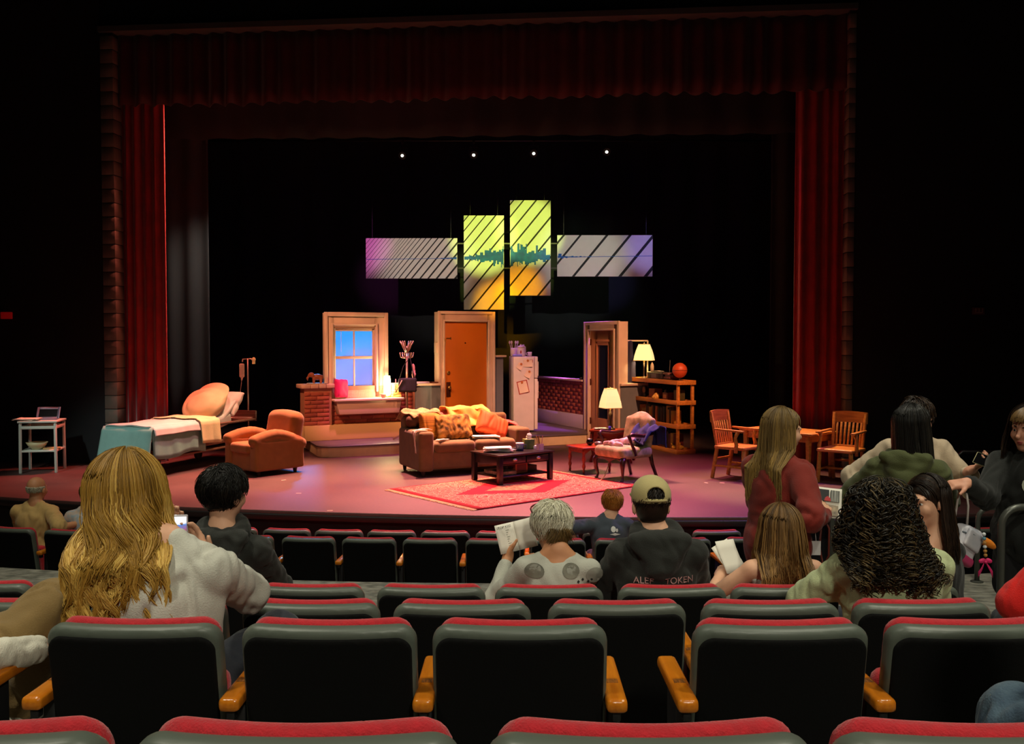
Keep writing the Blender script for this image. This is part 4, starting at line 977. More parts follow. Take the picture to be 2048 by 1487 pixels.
ords = ['first', 'second', 'third', 'fourth', 'fifth', 'sixth', 'seventh', 'eighth', 'ninth', 'tenth', 'eleventh', 'twelfth', 'thirteenth', 'fourteenth', 'fifteenth', 'sixteenth', 'seventeenth', 'eighteenth', 'nineteenth', 'twentieth', 'twenty-first', 'twenty-second', 'twenty-third', 'twenty-fourth']
while x < .70 and k < 24:
    w = r.uniform(.028, .055); c = bk_cols[r.randrange(len(bk_cols))]
    book('%s book, %s from the left on the second shelf from the bottom' % (c[0], ords[k]), bs_(x+w/2, r.uniform(.04, .08), .451), BR, w, r.uniform(.20, .29), .17, c[1], 'books on the bookshelf'); x += w+r.uniform(.001, .02); k += 1
x = .05; k = 0
while x < .55 and k < 12:
    w = r.uniform(.03, .055); c = bk_cols[r.randrange(len(bk_cols))]
    book('%s book, %s from the left on the bottom shelf' % (c[0], ords[k]), bs_(x+w/2, .07, .051), BR, w, r.uniform(.20, .28), .17, c[1], 'books on the bookshelf'); x += w+r.uniform(.001, .012); k += 1
SDF().ell(bs_(.64, .10, .09), (.10, .07, .04)).cone(bs_(.58, .06, .10), bs_(.52, .05, .15), .02, .012).cone(bs_(.66, .1, .1), bs_(.70, .1, .17), .03, .01).build('straw_hat', mat('yellow_straw', (216, 160, 50), .7), h=.01, disp=folds(.006, 40, 2))
tag(bpy.data.objects['straw_hat'], 'crumpled yellow cloth at the right end of the bottom shelf', 'cloth')
for nm, lb, x, w, h, rgb, c in (('wooden_box', 'reddish wooden box on the left of the upper shelf', -.18, .20, .13, (150, 74, 40), 'box'), ('keepsake_box', 'brown patterned keepsake box right of the shell on the upper shelf', .27, .17, .12, (120, 60, 36), 'box'),
                             ('book_stack', 'flat stack of brown books under the wooden box', -.20, .30, .035, (130, 70, 34), 'books'), ('tin', 'dark green tin near the right post of the upper shelf', .60, .10, .18, (70, 62, 30), 'tin')):
    z0 = .831+(.036 if nm == 'wooden_box' else 0)
    b = MB(); b.bx(-w/2, w/2, -.06, .09, 0, h); q = tag(b.build(nm, mat('m_'+nm, rgb, .6, var=.2, vscale=14), loc=bs_(x, .13, z0), rz=BR, bevel=.004), lb, c)
b = MB(); b.bx(-.05, .05, -.064, -.06, .03, .09); b.build('label_panel', mat('label_tan', (190, 130, 80), .6), bpy.data.objects['keepsake_box'])
SDF().ell(bs_(.06, .03, .885), (.05, .05, .055)).ell(bs_(.04, -.0, .862), (.045, .04, .03)).build('sea_shell', mat('shell_cream', (220, 170, 84), .5), h=.008, disp=folds(.004, 50, 3))
tag(bpy.data.objects['sea_shell'], 'cream sea shell on the upper shelf of the bookshelf', 'shell')
t = thing('clock', 'round dark clock with brown face at the left of the upper shelf', 'clock', bs_(-.47, .10, .83), BR)
b = MB(); b.tube([(0, .03, .13), (0, -.02, .13)], .065, 18); b.build('case', M_legd, t, smooth=False)
b = MB(); b.tube([(0, -.0205, .13), (0, -.024, .13)], .05, 18); b.build('dial', mat('dial_brown', (140, 90, 62), .6), t)
b = MB(); b.bx(-.05, .05, -.02, .04, 0, .07); b.build('foot', M_legd, t, bevel=.004)
SDF().cone(bs_(.14, .16, .84), bs_(.14, .16, .93), .03, .022).ell(bs_(.14, .16, .965), (.028, .028, .03)).build('figurine', mat('grey_stone', (70, 66, 64), .7), h=.008)
tag(bpy.data.objects['figurine'], 'small dark bust behind the shell on the upper shelf', 'figurine')
# on top
table_lamp('lit table lamp with cream shade on top of the bookshelf', bs_(-.56, .13, 1.151), .30, .28, .16, .085, BR+.9, body=[(.07, 0), (.07, .015), (.02, .025), (.014, .06), (.016, .15), (.012, .30)])
q = bs_(-.56, .13, 1.151+.42); point('lamp_bulb_light', q, (1.0, .74, .38), 24, .03)
rd = thing('radio', 'black portable radio with raised aerial on top of the bookshelf', 'radio', bs_(-.06, .15, 1.151), BR)
SDF().box((0, 0, .065), (.27, .10, .065), .03).build('body', mat('radio_black', (34, 28, 32), .45), rd, h=.01)
b = MB(); b.tube([(.23, .06, .12), (.25, .06, .33)], .005, 6); b.build('aerial', mat('aerial_metal', (150, 150, 140), .3, metal=.8), rd)
for sx in (-1, 1):
    b = MB(); b.tube([(sx*.17, -.10, .06), (sx*.17, -.106, .06)], .045, 16); b.build('speaker', mat('speaker_grey', (24, 22, 24), .7), rd)
b = MB(); b.bx(-.08, .08, -.105, -.09, .03, .10); b.build('tuner', mat('tuner_grey', (60, 52, 58), .4), rd)
sheets('loose_papers', 'pale papers lying on the black radio', bs_(-.06, .13, 1.285), BR, .18, .12, 2, seed=6)
b = MB(); b.lathe([(.03, 0), (.032, .09), (.022, .12), (.006, .155), (.0, .157)], n=14); tag(b.build('white_bottle', mat('ivory', (236, 226, 190), .4), loc=bs_(-.22, .10, 1.283), smooth=True), 'small ivory pointed bottle standing on the radio', 'bottle')
for k, (z, w, rgb, nm) in enumerate(((0, .26, (66, 40, 34), 'bottom'), (.034, .24, (110, 60, 56), 'second'), (.066, .22, (70, 40, 42), 'third'), (.096, .2, (120, 80, 76), 'top'))):
    b = MB(); b.bx(-w/2, w/2, -.08, .09, z, z+.03); tag(b.build('book', mat('stackbook_%d' % k, rgb, .6), loc=bs_(.38+.02*k*(-1)**k, .13, 1.152), rz=BR+.1*(-1)**k, bevel=.003), '%s book of the flat pile beside the orange ball' % nm, 'book', 'books piled on the bookshelf')
t = thing('basketball', 'orange ball with dark seams on a small stand on the bookshelf', 'ball', bs_(.62, .14, 1.151), BR)
b = MB(); b.lathe([(.06, 0), (.05, .01), (.02, .02), (.016, .05), (.04, .065)], n=16); b.build('stand', M_legd, t, smooth=True)
b = MB(); b.sphere((0, 0, .175), .12, 28, 20); bl = b.build('ball', mat('ball_rubber', (206, 84, 44), .4, bump=.2, bscale=160), t, smooth=True)
for rx, ry in ((0, 0), (PI/2, 0), (0, .9)):
    b = MB(); b.tube([(.1205*math.cos(a), .1205*math.sin(a), 0) for a in [2*PI*k/28 for k in range(29)]], .003, 5, cap=False); o = b.build('seam', M_legd, bl); o.location = (0, 0, .175); o.rotation_euler = (PI/2+rx, ry, .7)

# ---- wooden table and two slat-back armchairs
M_oak = wood('oak', (214, 146, 66), (186, 118, 48), .35)
wt = thing('wooden_table', 'plain oak table between the two slat-back chairs', 'table', (3.70, 12.37, 0), math.atan2(.77, -.64)-PI/2)
b = MB(); b.bx(-.32, .32, -.56, .56, .585, .61); b.build('tabletop', M_oak, wt, bevel=.006)
for sx in (-1, 1):
    for sy in (-1, 1):
        b = MB(); x, y = sx*.26, sy*.48; b.add([(x-.018, y-.018, 0), (x+.018, y-.018, 0), (x+.018, y+.018, 0), (x-.018, y+.018, 0), (x-.03, y-.03, .585), (x+.03, y-.03, .585), (x+.03, y+.03, .585), (x-.03, y+.03, .585)], [(0,3,2,1),(4,5,6,7),(0,1,5,4),(1,2,6,5),(2,3,7,6),(3,0,4,7)]); b.build('leg', M_oak, wt, bevel=.003)
b = MB(); b.bx(-.24, .24, -.495, -.475, .49, .585); b.bx(-.24, .24, .475, .495, .49, .585); b.bx(-.275, -.255, -.46, .46, .49, .585); b.bx(.255, .275, -.46, .46, .49, .585); b.build('apron', M_oak, wt, bevel=.002)
def slat_chair(label, loc, rz):
    t = thing('slat_back_chair', label, 'chair', loc, rz, 'slat-back chairs at the oak table')
    SDF().box((0, 0, .415), (.235, .225, .022), .015).ell((-.09, .02, .455), (.10, .15, .025), sub=True, k=.02).ell((.09, .02, .455), (.10, .15, .025), sub=True, k=.02).build('seat', M_oak, t, h=.01)
    for s in (-1, 1):
        b = MB(); b.beam((s*.20, -.19, .40), (s*.215, -.205, .002), .042); b.build('leg', M_oak, t, bevel=.004)
        b = MB(); b.beam((s*.19, .20, .41), (s*.20, .265, .002), .04); b.build('leg', M_oak, t, bevel=.004)
        b = MB(); b.beam((s*.19, .20, .40), (s*.205, .285, .86), .036, .03); b.build('back_post', M_oak, t, bevel=.004)
        b = MB(); b.add([(s*.195, -.20, .625), (s*.255, -.20, .625), (s*.245, .22, .635), (s*.205, .22, .635), (s*.195, -.20, .65), (s*.255, -.20, .65), (s*.245, .22, .66), (s*.205, .22, .66)], [(0,3,2,1),(4,5,6,7),(0,1,5,4),(1,2,6,5),(2,3,7,6),(3,0,4,7)]); ar = b.build('armrest', M_oak, t, bevel=.005)
        b = MB(); b.tube([(s*.235, -.10, .36), (s*.24, -.11, .46), (s*.232, -.09, .55), (s*.225, -.12, .63)], [.024, .026, .02, .03], 8); b.build('arm_support', M_oak, ar, smooth=True)
        b = MB(); b.beam((s*.208, -.19, .17), (s*.198, .24, .17), .02, .026); b.build('stretcher', M_oak, t, bevel=.002)
    b = MB(); b.beam((-.20, .0, .17), (.20, .0, .17), .02, .026); b.build('stretcher', M_oak, t, bevel=.002)
    b = MB(); b.beam((-.19, .245, .25), (.19, .245, .25), .02, .026); b.build('stretcher', M_oak, t, bevel=.002)
    b = MB(); b.grid(lambda u, v: ((u-.5)*.45, .262+.012*v+.035*math.sin(u*PI), .735+.145*v+.01*math.sin(u*PI)), 10, 3, .022); b.build('top_rail', M_oak, t, smooth=False)
    b = MB(); b.beam((-.19, .215, .445), (.19, .215, .445), .03, .026); b.build('lower_rail', M_oak, t, bevel=.002)
    for k in range(7):
        x = -.15+k*.05; c = .03*math.cos(x/.2*1.3)
        b = MB(); b.beam((x, .215, .45), (x*1.05, .252+c, .745), .026, .012); b.build('slat', M_oak, t, bevel=.002, seg=1)
    return t
slat_chair('orange oak slat-back armchair left of the wooden table', (2.96, 12.06, 0), face(.72, -.69))
slat_chair('orange oak slat-back armchair right of the wooden table', (4.19, 11.74, 0), face(-.66, -.75))

# ---- club armchair
M_club = mat('club_fabric', (160, 102, 48), .9, var=.08, vscale=8, bump=.12, bscale=140, sheen=.2)
ca = thing('club_armchair', 'rounded orange-brown club armchair near the hospital bed', 'armchair', (-3.41, 12.64, 0), face(-.66, -.75))
SDF().box((0, .02, .19), (.35, .36, .13), .03).build('base', M_club, ca, h=.015)
SDF().box((0, -.10, .36), (.225, .29, .07), .05).build('seat_cushion', M_club, ca, h=.012)
SDF().box((0, .33, .50), (.335, .11, .32), .10, rotm(-.2)).ell((0, .38, .76), (.26, .09, .07), rotm(-.2), k=.06).build('back', M_club, ca, h=.014)
for s in (-1, 1):
    q = SDF()
    q.chain([(s*.305, -.34+.082*j, .47+.062*math.sin(min(1, j/4)*1.57)-.012*max(0, j-4)**1.6*.9) for j in range(10)], [.078]*10, k=.004)
    q.box((s*.305, .02, .27), (.078, .385, .20), .03, k=.02); q.build('arm', M_club, ca, h=.014)
for sx in (-1, 1):
    for sy in (-1, 1):
        b = MB(); b.lathe([(.022, .002), (.034, .07)], (sx*.29, .02+sy*.29, 0), 10); b.build('foot', M_legd, ca)

# ---- hospital bed
HB = Vector((-5.06, 12.11, 0)); HR = math.atan2(-.3, .954)
M_teal_c = mat('blue_green_sheet', (126, 164, 160), .85, var=.06, bump=.1)
M_towel = mat('cream_towel', (226, 206, 160), .9, var=.06, bump=.2)
M_sheet2 = mat('pale_sheet', (206, 196, 196), .85, var=.04)
hb = thing('hospital_bed', 'hospital bed on wheels draped in blue-green cloth', 'bed', HB, HR)
b = MB(); b.bx(-.36, .36, .06, 2.30, .30, .36); b.bx(-.36, .36, .06, 2.30, .22, .25); b.build('bed_frame', mat('bed_frame_brown', (110, 60, 40), .5), hb, bevel=.006)
SDF().box((0, .75, .56), (.34, .72, .10), .05).box((0, 1.55, .60), (.34, .32, .09), .05, rotm(.18), k=.05).build('mattress', M_sheet2, hb, h=.02)
b = MB(); b.bx(-.40, .40, 1.42, 2.42, .575, .605); b.bx(-.40, .40, 2.38, 2.42, .56, .72); b.build('side_board', wood('bed_board', (120, 76, 60), (90, 52, 44), .5), hb, bevel=.006)
for sx in (-1, 1):
    for y in (.22, 1.95):
        w = part('wheel', mat('wheel_rubber', (70, 48, 42), .6), hb, lambda b: b.tube([(sx*.33-.025, y, .07), (sx*.33+.025, y, .07)], .068, 18), smooth=False)
        b = MB(); b.beam((sx*.33, y, .07), (sx*.33, y, .24), .03); b.build('caster_fork', M_fix, w)
# sheet: top + overhang, built as a draped heightfield around the mattress
def bed_cover(name, m, y0, y1, over, seed, top=.672, hang_foot=True, x0=-.36, th=.008, lift=0.):
    w = .375+lift
    r = random.Random(seed)
    Ls = over; prof_x = [(-w-.02, top-Ls[0]), (-w-.012, top-.05), (-w+.04, top), (0, top+.01), (w-.04, top), (w+.012, top-.05), (w+.03, top-Ls[1])]
    # arc-length samples
    def px_(u):
        t = u*(len(prof_x)-1); i = min(int(t), len(prof_x)-2); f = t-i
        return prof_x[i][0]+(prof_x[i+1][0]-prof_x[i][0])*f, prof_x[i][1]+(prof_x[i+1][1]-prof_x[i][1])*f
    def fn(u, v):
        x, z = px_(u); y = y0+(y1-y0)*v
        drop = max(0, top-z); fl = .014*math.sin(y*9+seed)*min(1, drop*3)+.008*math.sin(y*23+seed)*min(1, drop*3)
        return (x+math.copysign(fl, x)*1.0+lift*math.copysign(1, x)*(drop > .02), y, z+lift+.006*math.sin(x*17+y*9)+drop*.05*math.sin(y*6+seed))
    b = MB(); b.grid(fn, 36, 30, th)
    if hang_foot:
        L = over[2]
        def ff(u, v):
            x = (u-.5)*2*(w+.02+.035*v); s = v
            bulge = .03+.15*s+.03*math.sin(u*12+seed)*s-.05*(2*abs(u-.5))**6*s
            return (x, y0+.02-bulge*(1 if v > 0 else 0.1), top+lift-(.005 if v == 0 else .02)-L*s*(1-.06*math.sin(u*9)))
        b.grid(ff, 30, 14, th)
    return b
bed_cover('blue_sheet', M_teal_c, .02, 1.12, (.42, .42, .55), 3).build('blue_sheet', M_teal_c, hb, smooth=True)
bed_cover('top_sheet', M_sheet2, .03, 1.10, (.06, .13, 0), 5, hang_foot=False, lift=.012).build('top_sheet', M_sheet2, hb, smooth=True)
bed_cover('cream_blanket', M_towel, .98, 1.42, (.25, .36, 0), 8, top=.69, hang_foot=False, lift=.02).build('cream_blanket', M_towel, hb, smooth=True)
def hb_(x, y, z): q = Rz((x, y), HR); return (HB.x+q[0], HB.y+q[1], z)
s = SDF(); s.ell((0, 0, 0), (.32, .30, .15), rotm(.75), k=.05).ell((0, .20, .17), (.30, .22, .07), rotm(.62), k=.10)
o = s.build('pillow', mat('tan_pillowcase', (206, 184, 146), .85, var=.05), h=.014, disp=folds(.016, 11, 4, (.6, 1, 1))); o.location = hb_(.02, 1.62, .84); o.rotation_euler = (0, 0, HR); tag(o, 'big tan pillow propped at the head of the hospital bed', 'pillow')
o = pillow('pillow', 'white pillow behind the tan one on the hospital bed', hb_(.06, 2.0, .84), .62, .44, .20, (-.75, 0, HR), mat('white_pillowcase', (232, 214, 210), .85), 6)
s = SDF(); s.box((0, 0, 0), (.34, .30, .03), .02, rotm(.62)); o = s.build('raised_headboard', M_sheet2, hb, h=.014); o.location = (0, 1.78, .74)
b = MB(); b.bx(-.30, -.02, -.10, .10, 0, .012); b.bx(-.1, .25, .12, .22, 0, .012); tag(b.build('chart_papers', M_paper, loc=hb_(.10, 2.22, .606), rz=HR), 'pale papers at the head end of the bed board', 'papers')
# IV stand
iv = thing('iv_stand', 'thin drip stand with hanging bag behind the hospital bed', 'drip stand', (-4.10, 14.35, 0), -.2)
M_steel = mat('steel', (196, 188, 176), .3, metal=.8)
b = MB(); b.tube([(0, 0, .06), (0, 0, 1.52)], .013, 8); b.build('pole', M_steel, iv, smooth=True)
b = MB(); b.tube([(-.09, 0, 1.47), (-.085, 0, 1.515), (.06, 0, 1.52), (.075, 0, 1.50)], .011, 6); b.build('hook_bar', M_steel, iv, smooth=True)
b = MB(); b.sphere((.10, 0, 1.51), (.03, .03, .035), 10, 8); b.bx(.08, .12, -.015, .015, 1.44, 1.5); b.build('clamp', mat('ivory_plastic', (236, 214, 160), .4), iv)
SDF().box((-.09, -.02, 1.34), (.042, .018, .105), .016).cone((-.09, -.02, 1.24), (-.095, -.02, 1.19), .02, .012).build('drip_bag', mat('drip_bag', (240, 232, 214), .3, alpha=.8), iv, h=.007)
b = MB(); b.tube([(-.095, -.02, 1.19), (-.11, -.04, 1.0), (-.13, -.08, .8)], .006, 6); b.build('drip_tube', M_steel, iv, smooth=True)
for k in range(5):
    a = k*2*PI/5; b = MB(); b.tube([(0, 0, .08), (.24*math.cos(a), .24*math.sin(a), .05), (.26*math.cos(a), .26*math.sin(a), .004)], [.016, .012, .02], 8); b.build('leg', M_steel, iv, smooth=True)
# ---- white trolley with frame and bowl
M_trol = mat('trolley_white', (206, 206, 196), .45)
tr = thing('trolley', 'white two-tier trolley at far left of the stage', 'trolley', (-6.49, 12.75, 0), .2)
for sx in (-1, 1):
    for sy in (-1, 1):
        b = MB(); b.beam((sx*.225, sy*.215, .0), (sx*.22, sy*.21, .685), .032); b.build('leg', M_trol, tr, bevel=.004)
b = MB(); b.bx(-.25, .25, -.24, .24, .685, .71); b.build('top_shelf', M_trol, tr, bevel=.004)
b = MB(); b.bx(-.23, .23, -.22, .22, .285, .31); b.build('lower_shelf', M_trol, tr, bevel=.004)
b = MB(); b.bx(-.21, .21, -.225, -.205, .60, .64); b.bx(-.21, .21, .205, .225, .60, .64); b.bx(-.235, -.215, -.2, .2, .6, .64); b.bx(.215, .235, -.2, .2, .6, .64); b.build('rail', M_trol, tr, bevel=.003)
def tr_(x, y, z): q = Rz((x, y), .2); return (-6.49+q[0], 12.75+q[1], z)
b = MB(); b.lathe([(.06, 0), (.11, .05), (.14, .10), (.132, .10), (.10, .055), (.05, .012), (0, .01)], n=24); tag(b.build('mixing_bowl', mat('cream_bowl', (206, 190, 150), .5), loc=tr_(-.05, -.08, .311), smooth=True), 'cream mixing bowl on the lower shelf of the trolley', 'bowl')
pf = thing('tablet_frame', 'silver framed tablet leaning open on the trolley top', 'tablet', tr_(.05, .06, .711), .2)
M_silv = mat('silver_frame', (130, 126, 150), .4, metal=.2)
b = MB()
for (x0, x1, z0, z1) in ((-.15, -.12, 0, .19), (.12, .15, 0, .19), (-.12, .12, 0, .035), (-.12, .12, .155, .19)): b.bx(x0, x1, -.006, .006, z0, z1)
o = b.build('frame', M_silv, pf, bevel=.003); o.rotation_euler = (-.55, 0, 0)
b = MB(); b.bx(-.12, .12, -.002, .004, .035, .155); o = b.build('screen', mat('screen_dark', (14, 14, 18), .2), pf); o.rotation_euler = (-.55, 0, 0)
b = MB(); b.bx(-.15, .15, -.14, .0, 0, .012); b.build('base', M_silv, pf, bevel=.003)
b = MB(); b.beam((0, .02, .008), (0, .098, .15), .02, .006); b.build('strut', M_silv, pf)
sheets('loose_papers', 'pale papers overhanging the left edge of the trolley top', tr_(-.17, -.06, .712), .2, .30, .24, 4, seed=9)
b = MB(); b.bx(-.11, .11, -.07, .07, 0, .02); tag(b.build('clipboard', mat('gold_card', (180, 150, 96), .6), loc=tr_(.13, -.06, .311), rz=.5, bevel=.003), 'small tan clipboard beside the mixing bowl', 'clipboard')

# ---- coat rack with bag
cr = thing('coat_rack', 'brass coat rack beside the window unit', 'coat rack', (-1.72, 15.12, .181))
M_rack = mat('rack_metal', (180, 150, 130), .3, metal=.75)
b = MB(); b.tube([(0, 0, .03), (0, 0, 1.5)], .019, 10); b.build('pole', M_rack, cr, smooth=True)
b = MB(); b.sphere((0, 0, 1.50), .035, 12, 8); b.build('top_ball', M_rack, cr, smooth=True)
for k in range(6):
    a = k*PI/3+.3; c, s_ = math.cos(a), math.sin(a)
    b = MB(); b.tube([(.015*c, .015*s_, 1.43), (.05*c, .05*s_, 1.49), (.075*c, .075*s_, 1.55), (.105*c, .105*s_, 1.60)], [.009, .011, .012, .013], 8); b.sphere((.105*c, .105*s_, 1.605), .015, 8, 6); b.build('upper_hook', M_rack, cr, smooth=True)
    b = MB(); b.tube([(.015*c, .015*s_, 1.36), (.06*c, .06*s_, 1.335), (.10*c, .10*s_, 1.355), (.11*c, .11*s_, 1.41)], .009, 8); b.sphere((.11*c, .11*s_, 1.415), .014, 8, 6); b.build('lower_hook', M_rack, cr, smooth=True)
for k in range(4):
    a = k*PI/2+.4; b = MB(); b.tube([(0, 0, .28), (.06*math.cos(a), .06*math.sin(a), .1), (.24*math.cos(a), .24*math.sin(a), .02)], [.014, .014, .016], 8); b.build('foot', M_rack, cr, smooth=True)
bg = thing('tote_bag', 'black tote bag hanging from the coat rack', 'bag', (-1.72, 15.12, .181))
SDF().box((.02, -.10, .90), (.15, .055, .115), .03).build('body', mat('black_canvas', (34, 30, 36), .85), bg, h=.012, disp=folds(.006, 20, 3))
for y in (-.06, -.13):
    b = MB(); b.tube([(-.10, y, 1.0), (-.05, -.06, 1.2), (.06, -.085, 1.355), (.09, -.07, 1.2), (.13, y, 1.0)], .008, 6); b.build('strap', mat('black_canvas', (34, 30, 36), .85), bg, smooth=True)
b = MB(); b.tube([(-.16, -.16, .78), (-.06, -.165, .98)], .008, 6); b.tube([(-.16, -.16, .78), (-.165, -.15, 1.0)], .008, 6); tag(b.build('umbrella_strap', mat('cream_cord', (220, 190, 150), .6), loc=(-1.72, 15.12, .181), smooth=True), 'pale cord looped beside the black tote bag', 'cord')
SDF().cone((.10, -.02, 1.06), (.09, -.02, 1.22), .03, .02).cone((.10, -.02, 1.06), (.10, -.03, .98), .03, .02).build('scarf', mat('pink_scarf', (196, 140, 140), .85), h=.01, loc=(-1.70, 15.12, .181), disp=folds(.006, 30, 2))
tag(bpy.data.objects['scarf'], 'small pink scarf hung on the right side of the coat rack', 'scarf')

# ---- on the brick pier and the sill
b = MB(); b.lathe([(.14, 0), (.17, .008), (.165, .012), (.12, .006)], n=28); tag(b.build('plate', M_paper, loc=wl(.10, .03, 1.101), smooth=True), 'white plate under the animal figurine on the brick pier', 'plate')
s = SDF(); s.ell((0, 0, .085), (.072, .045, .045), k=.02).ell((-.085, -.005, .115), (.038, .034, .036), k=.02)
for x in (-.05, .05):
    for y in (-.025, .025): s.cone((x, y, .06), (x, y, .006), .02, .017)
s.cone((-.115, -.005, .105), (-.14, -.005, .07), .016, .010).cone((-.14, -.005, .07), (-.135, -.005, .04), .010, .008).ell((-.07, -.04, .12), (.02, .008, .028)).ell((-.07, .035, .12), (.02, .008, .028)).cone((.07, 0, .10), (.085, 0, .06), .008, .005)
o = s.build('animal_figurine', mat('glazed_brown', (150, 82, 54), .35, var=.2), h=.006); o.location = wl(.10, .03, 1.112); o.rotation_euler = (0, 0, WA-.2); o.scale = (1.15,)*3; tag(o, 'small brown four-legged animal figurine on the brick pier', 'figurine')
pillow('throw_pillow', 'hot pink pillow standing on the left of the window sill', wl(.46, -.10, 1.02), .27, .30, .13, (-.1, .06, WA+.5), mat('hot_pink', (214, 16, 100), .75, bump=.1), 8)
gl = thing('candle_lamp', 'bright glowing glass lamp at the right of the window sill', 'lamp', wl(1.26, -.07, .851))
b = MB(); b.lathe([(.05, 0), (.05, .02), (.04, .03)], n=18); b.build('base', M_brass, gl, smooth=True)
b = MB(); b.lathe([(.045, .03), (.06, .06), (.06, .28), (.05, .36)], n=18); b.build('glass', mat('lit_glass', (255, 244, 210), .3, emit=(255, 226, 150), estr=9), gl, smooth=True)
point('candle_lamp_light', wl(1.24, -.19, 1.05), (1.0, .78, .36), 34, .05)
b = MB(); b.lathe([(.03, 0), (.045, .04), (.05, .065), (.046, .065), (.026, .008)], n=18); tag(b.build('bowl', mat('tan_bowl', (170, 130, 110), .5), loc=wl(1.16, -.17, .851), smooth=True), 'small tan bowl in front of the glowing lamp on the sill', 'bowl')
for k in range(5):
    w = .16-.012*k; b = MB(); b.bx(-w/2, w/2, -.06, .06, 0, .042); tag(b.build('book', mat('cream_book_%d' % (k % 2), ((226, 186, 96), (206, 160, 80))[k % 2], .7), loc=wl(1.40, -.1, .852+k*.043), rz=WA+.1*math.sin(k*2), bevel=.004), ('%s book of the yellow stack at the right end of the sill' % ['bottom', 'second', 'middle', 'fourth', 'top'][k]), 'book', 'yellow book stack on the sill')
b = MB(); b.bx(-.12, .12, -.07, .07, 0, .03); tag(b.build('book', mat('lilac_book', (206, 180, 226), .6), loc=wl(1.90, -.02, 1.071), rz=WA-.1, bevel=.004), 'pale lilac book on the grey half wall beside the coat rack', 'book')
b = MB(); b.bx(-.06, .06, -.05, .05, 0, .022); tag(b.build('wallet', mat('brown_leather', (110, 62, 46), .6), loc=wl(2.12, -.04, 1.071), rz=WA, bevel=.004), 'small brown wallet on the grey half wall near the door frame', 'wallet')
SDF().cone((0, 0, .02), (.06, 0, .05), .03, .02).cone((.06, 0, .05), (.1, 0, .09), .018, .012).build('toy_telephone', mat('dark_phone', (36, 30, 44), .4), h=.008, loc=(1.27, 17.02, 1.086)); tag(bpy.data.objects['toy_telephone'], 'small dark object on the wall cap beside the salmon door', 'telephone')
# spike tape marks on the stage floor
for k, (x, y, lb) in enumerate(((-2.52, 10.87, 'near the club armchair'), (-2.95, 11.9, 'below the hospital bed corner'), (1.87, 11.74, 'right of the upholstered chair'), (2.46, 11.67, 'just left of the left slat-back chair'), (2.66, 11.66, 'under the left slat-back chair'), (-1.93, 9.75, 'at the front edge left of the rug'))):
    b = MB(); b.box((0, 0, .0015), (.06, .022, .003)); tag(b.build('tape_mark', mat('tape_cream', (236, 206, 180), .6), loc=(x, y, 0), rz=k*.7), 'pale tape mark on the stage floor %s' % lb, 'tape')
# ================================================================== AUDITORIUM SEATS
M_shell = mat('seat_shell_plastic', (88, 95, 86), .42, var=.05)
M_panelb = mat('seat_back_black', (4, 4, 4), .9, bump=.1, bscale=200, spec=.2)
M_seatred = mat('seat_red_fabric', (176, 14, 30), .9, var=.10, vscale=60, bump=.35, bscale=260, sheen=.25)
M_armw = wood('armrest_oak', (206, 122, 28), (184, 100, 18), .22, 4., (12, 1, 12))
M_std = mat('seat_standard', (22, 22, 24), .5)
def slab(hx, z0, z1, y0, y1, rr, rc, cur=.55, dip=0.):
    def f(X):
        x, y, z = X[..., 0], X[..., 1], X[..., 2]
        yy = y-(.82-z)*.175-cur*x*x-(y0+y1)/2
        zz = z+dip*np.cos(x/hx*1.57)
        q = np.stack([np.abs(x)-hx+rc, np.abs(zz-(z0+z1)/2)-(z1-z0)/2+rc], -1)
        d2 = np.linalg.norm(np.maximum(q, 0), axis=-1)+np.minimum(q.max(-1), 0)-rc
        w = np.stack([d2+rr, np.abs(yy)-(y1-y0)/2+rr], -1)
        return (np.minimum(w.max(-1), 0)+np.linalg.norm(np.maximum(w, 0), axis=-1)-rr)*.93
    return SDF().fn(f, (-hx-.01, y0-.02, z0-.02), (hx+.01, y1+.16, z1+.03))
PITCH = .535
seat0 = thing('auditorium_seat', 'seat', 'seat', (0, 0, 0))
slab(.245, .22, .82, 0, .062, .021, .05).build('back_shell', M_shell, seat0, h=.0075)
slab(.234, .235, .792, -.010, .014, .006, .045).build('back_panel', M_panelb, seat0, h=.006)
slab(.230, .30, .830, .054, .104, .024, .055, dip=.005).build('back_cushion', M_seatred, seat0, h=.0085)
SDF().box((0, .27, .45), (.195, .05, .165), .045, rotm(-.16)).build('seat_cushion', M_seatred, seat0, h=.014)
SDF().box((0, .225, .44), (.18, .018, .15), .015, rotm(-.16)).build('seat_pan', M_std, seat0, h=.012)
def arm(x, nm):
    s = SDF(); s.chain([(x, .02, .61), (x, .10, .613), (x, .26, .61), (x, .36, .60)], [.02]*4)
    s = SDF(); s.box((x, .185, .608), (.029, .185, .02), .012)
    a = s.build(nm, M_armw, seat0, h=.007)
    b = MB(); b.bx(x-.016, x+.016, .13, .16, .6278, .6288); b.build('worn_mark', mat('worn_mark', (96, 56, 14), .5, rgb2=(170, 98, 20), vscale=40, stretch=(6, 1, 1)), a)
    b = MB(); b.bx(x-.018, x+.018, .10, .24, .004, .592); b.bx(x-.022, x+.022, .03, .36, .0, .02); b.bx(x-.012, x+.012, .02, .05, .56, .59); b.build('arm_post', M_std, a, bevel=.004)
arm(-PITCH/2, 'armrest'); arm(PITCH/2, 'armrest_end')
tmpl_used = [False]
ORD = ['first', 'second', 'third', 'fourth', 'fifth', 'sixth', 'seventh', 'eighth', 'ninth', 'tenth', 'eleventh', 'twelfth', 'thirteenth', 'fourteenth', 'fifteenth', 'sixteenth', 'seventeenth']
SEATS = {}
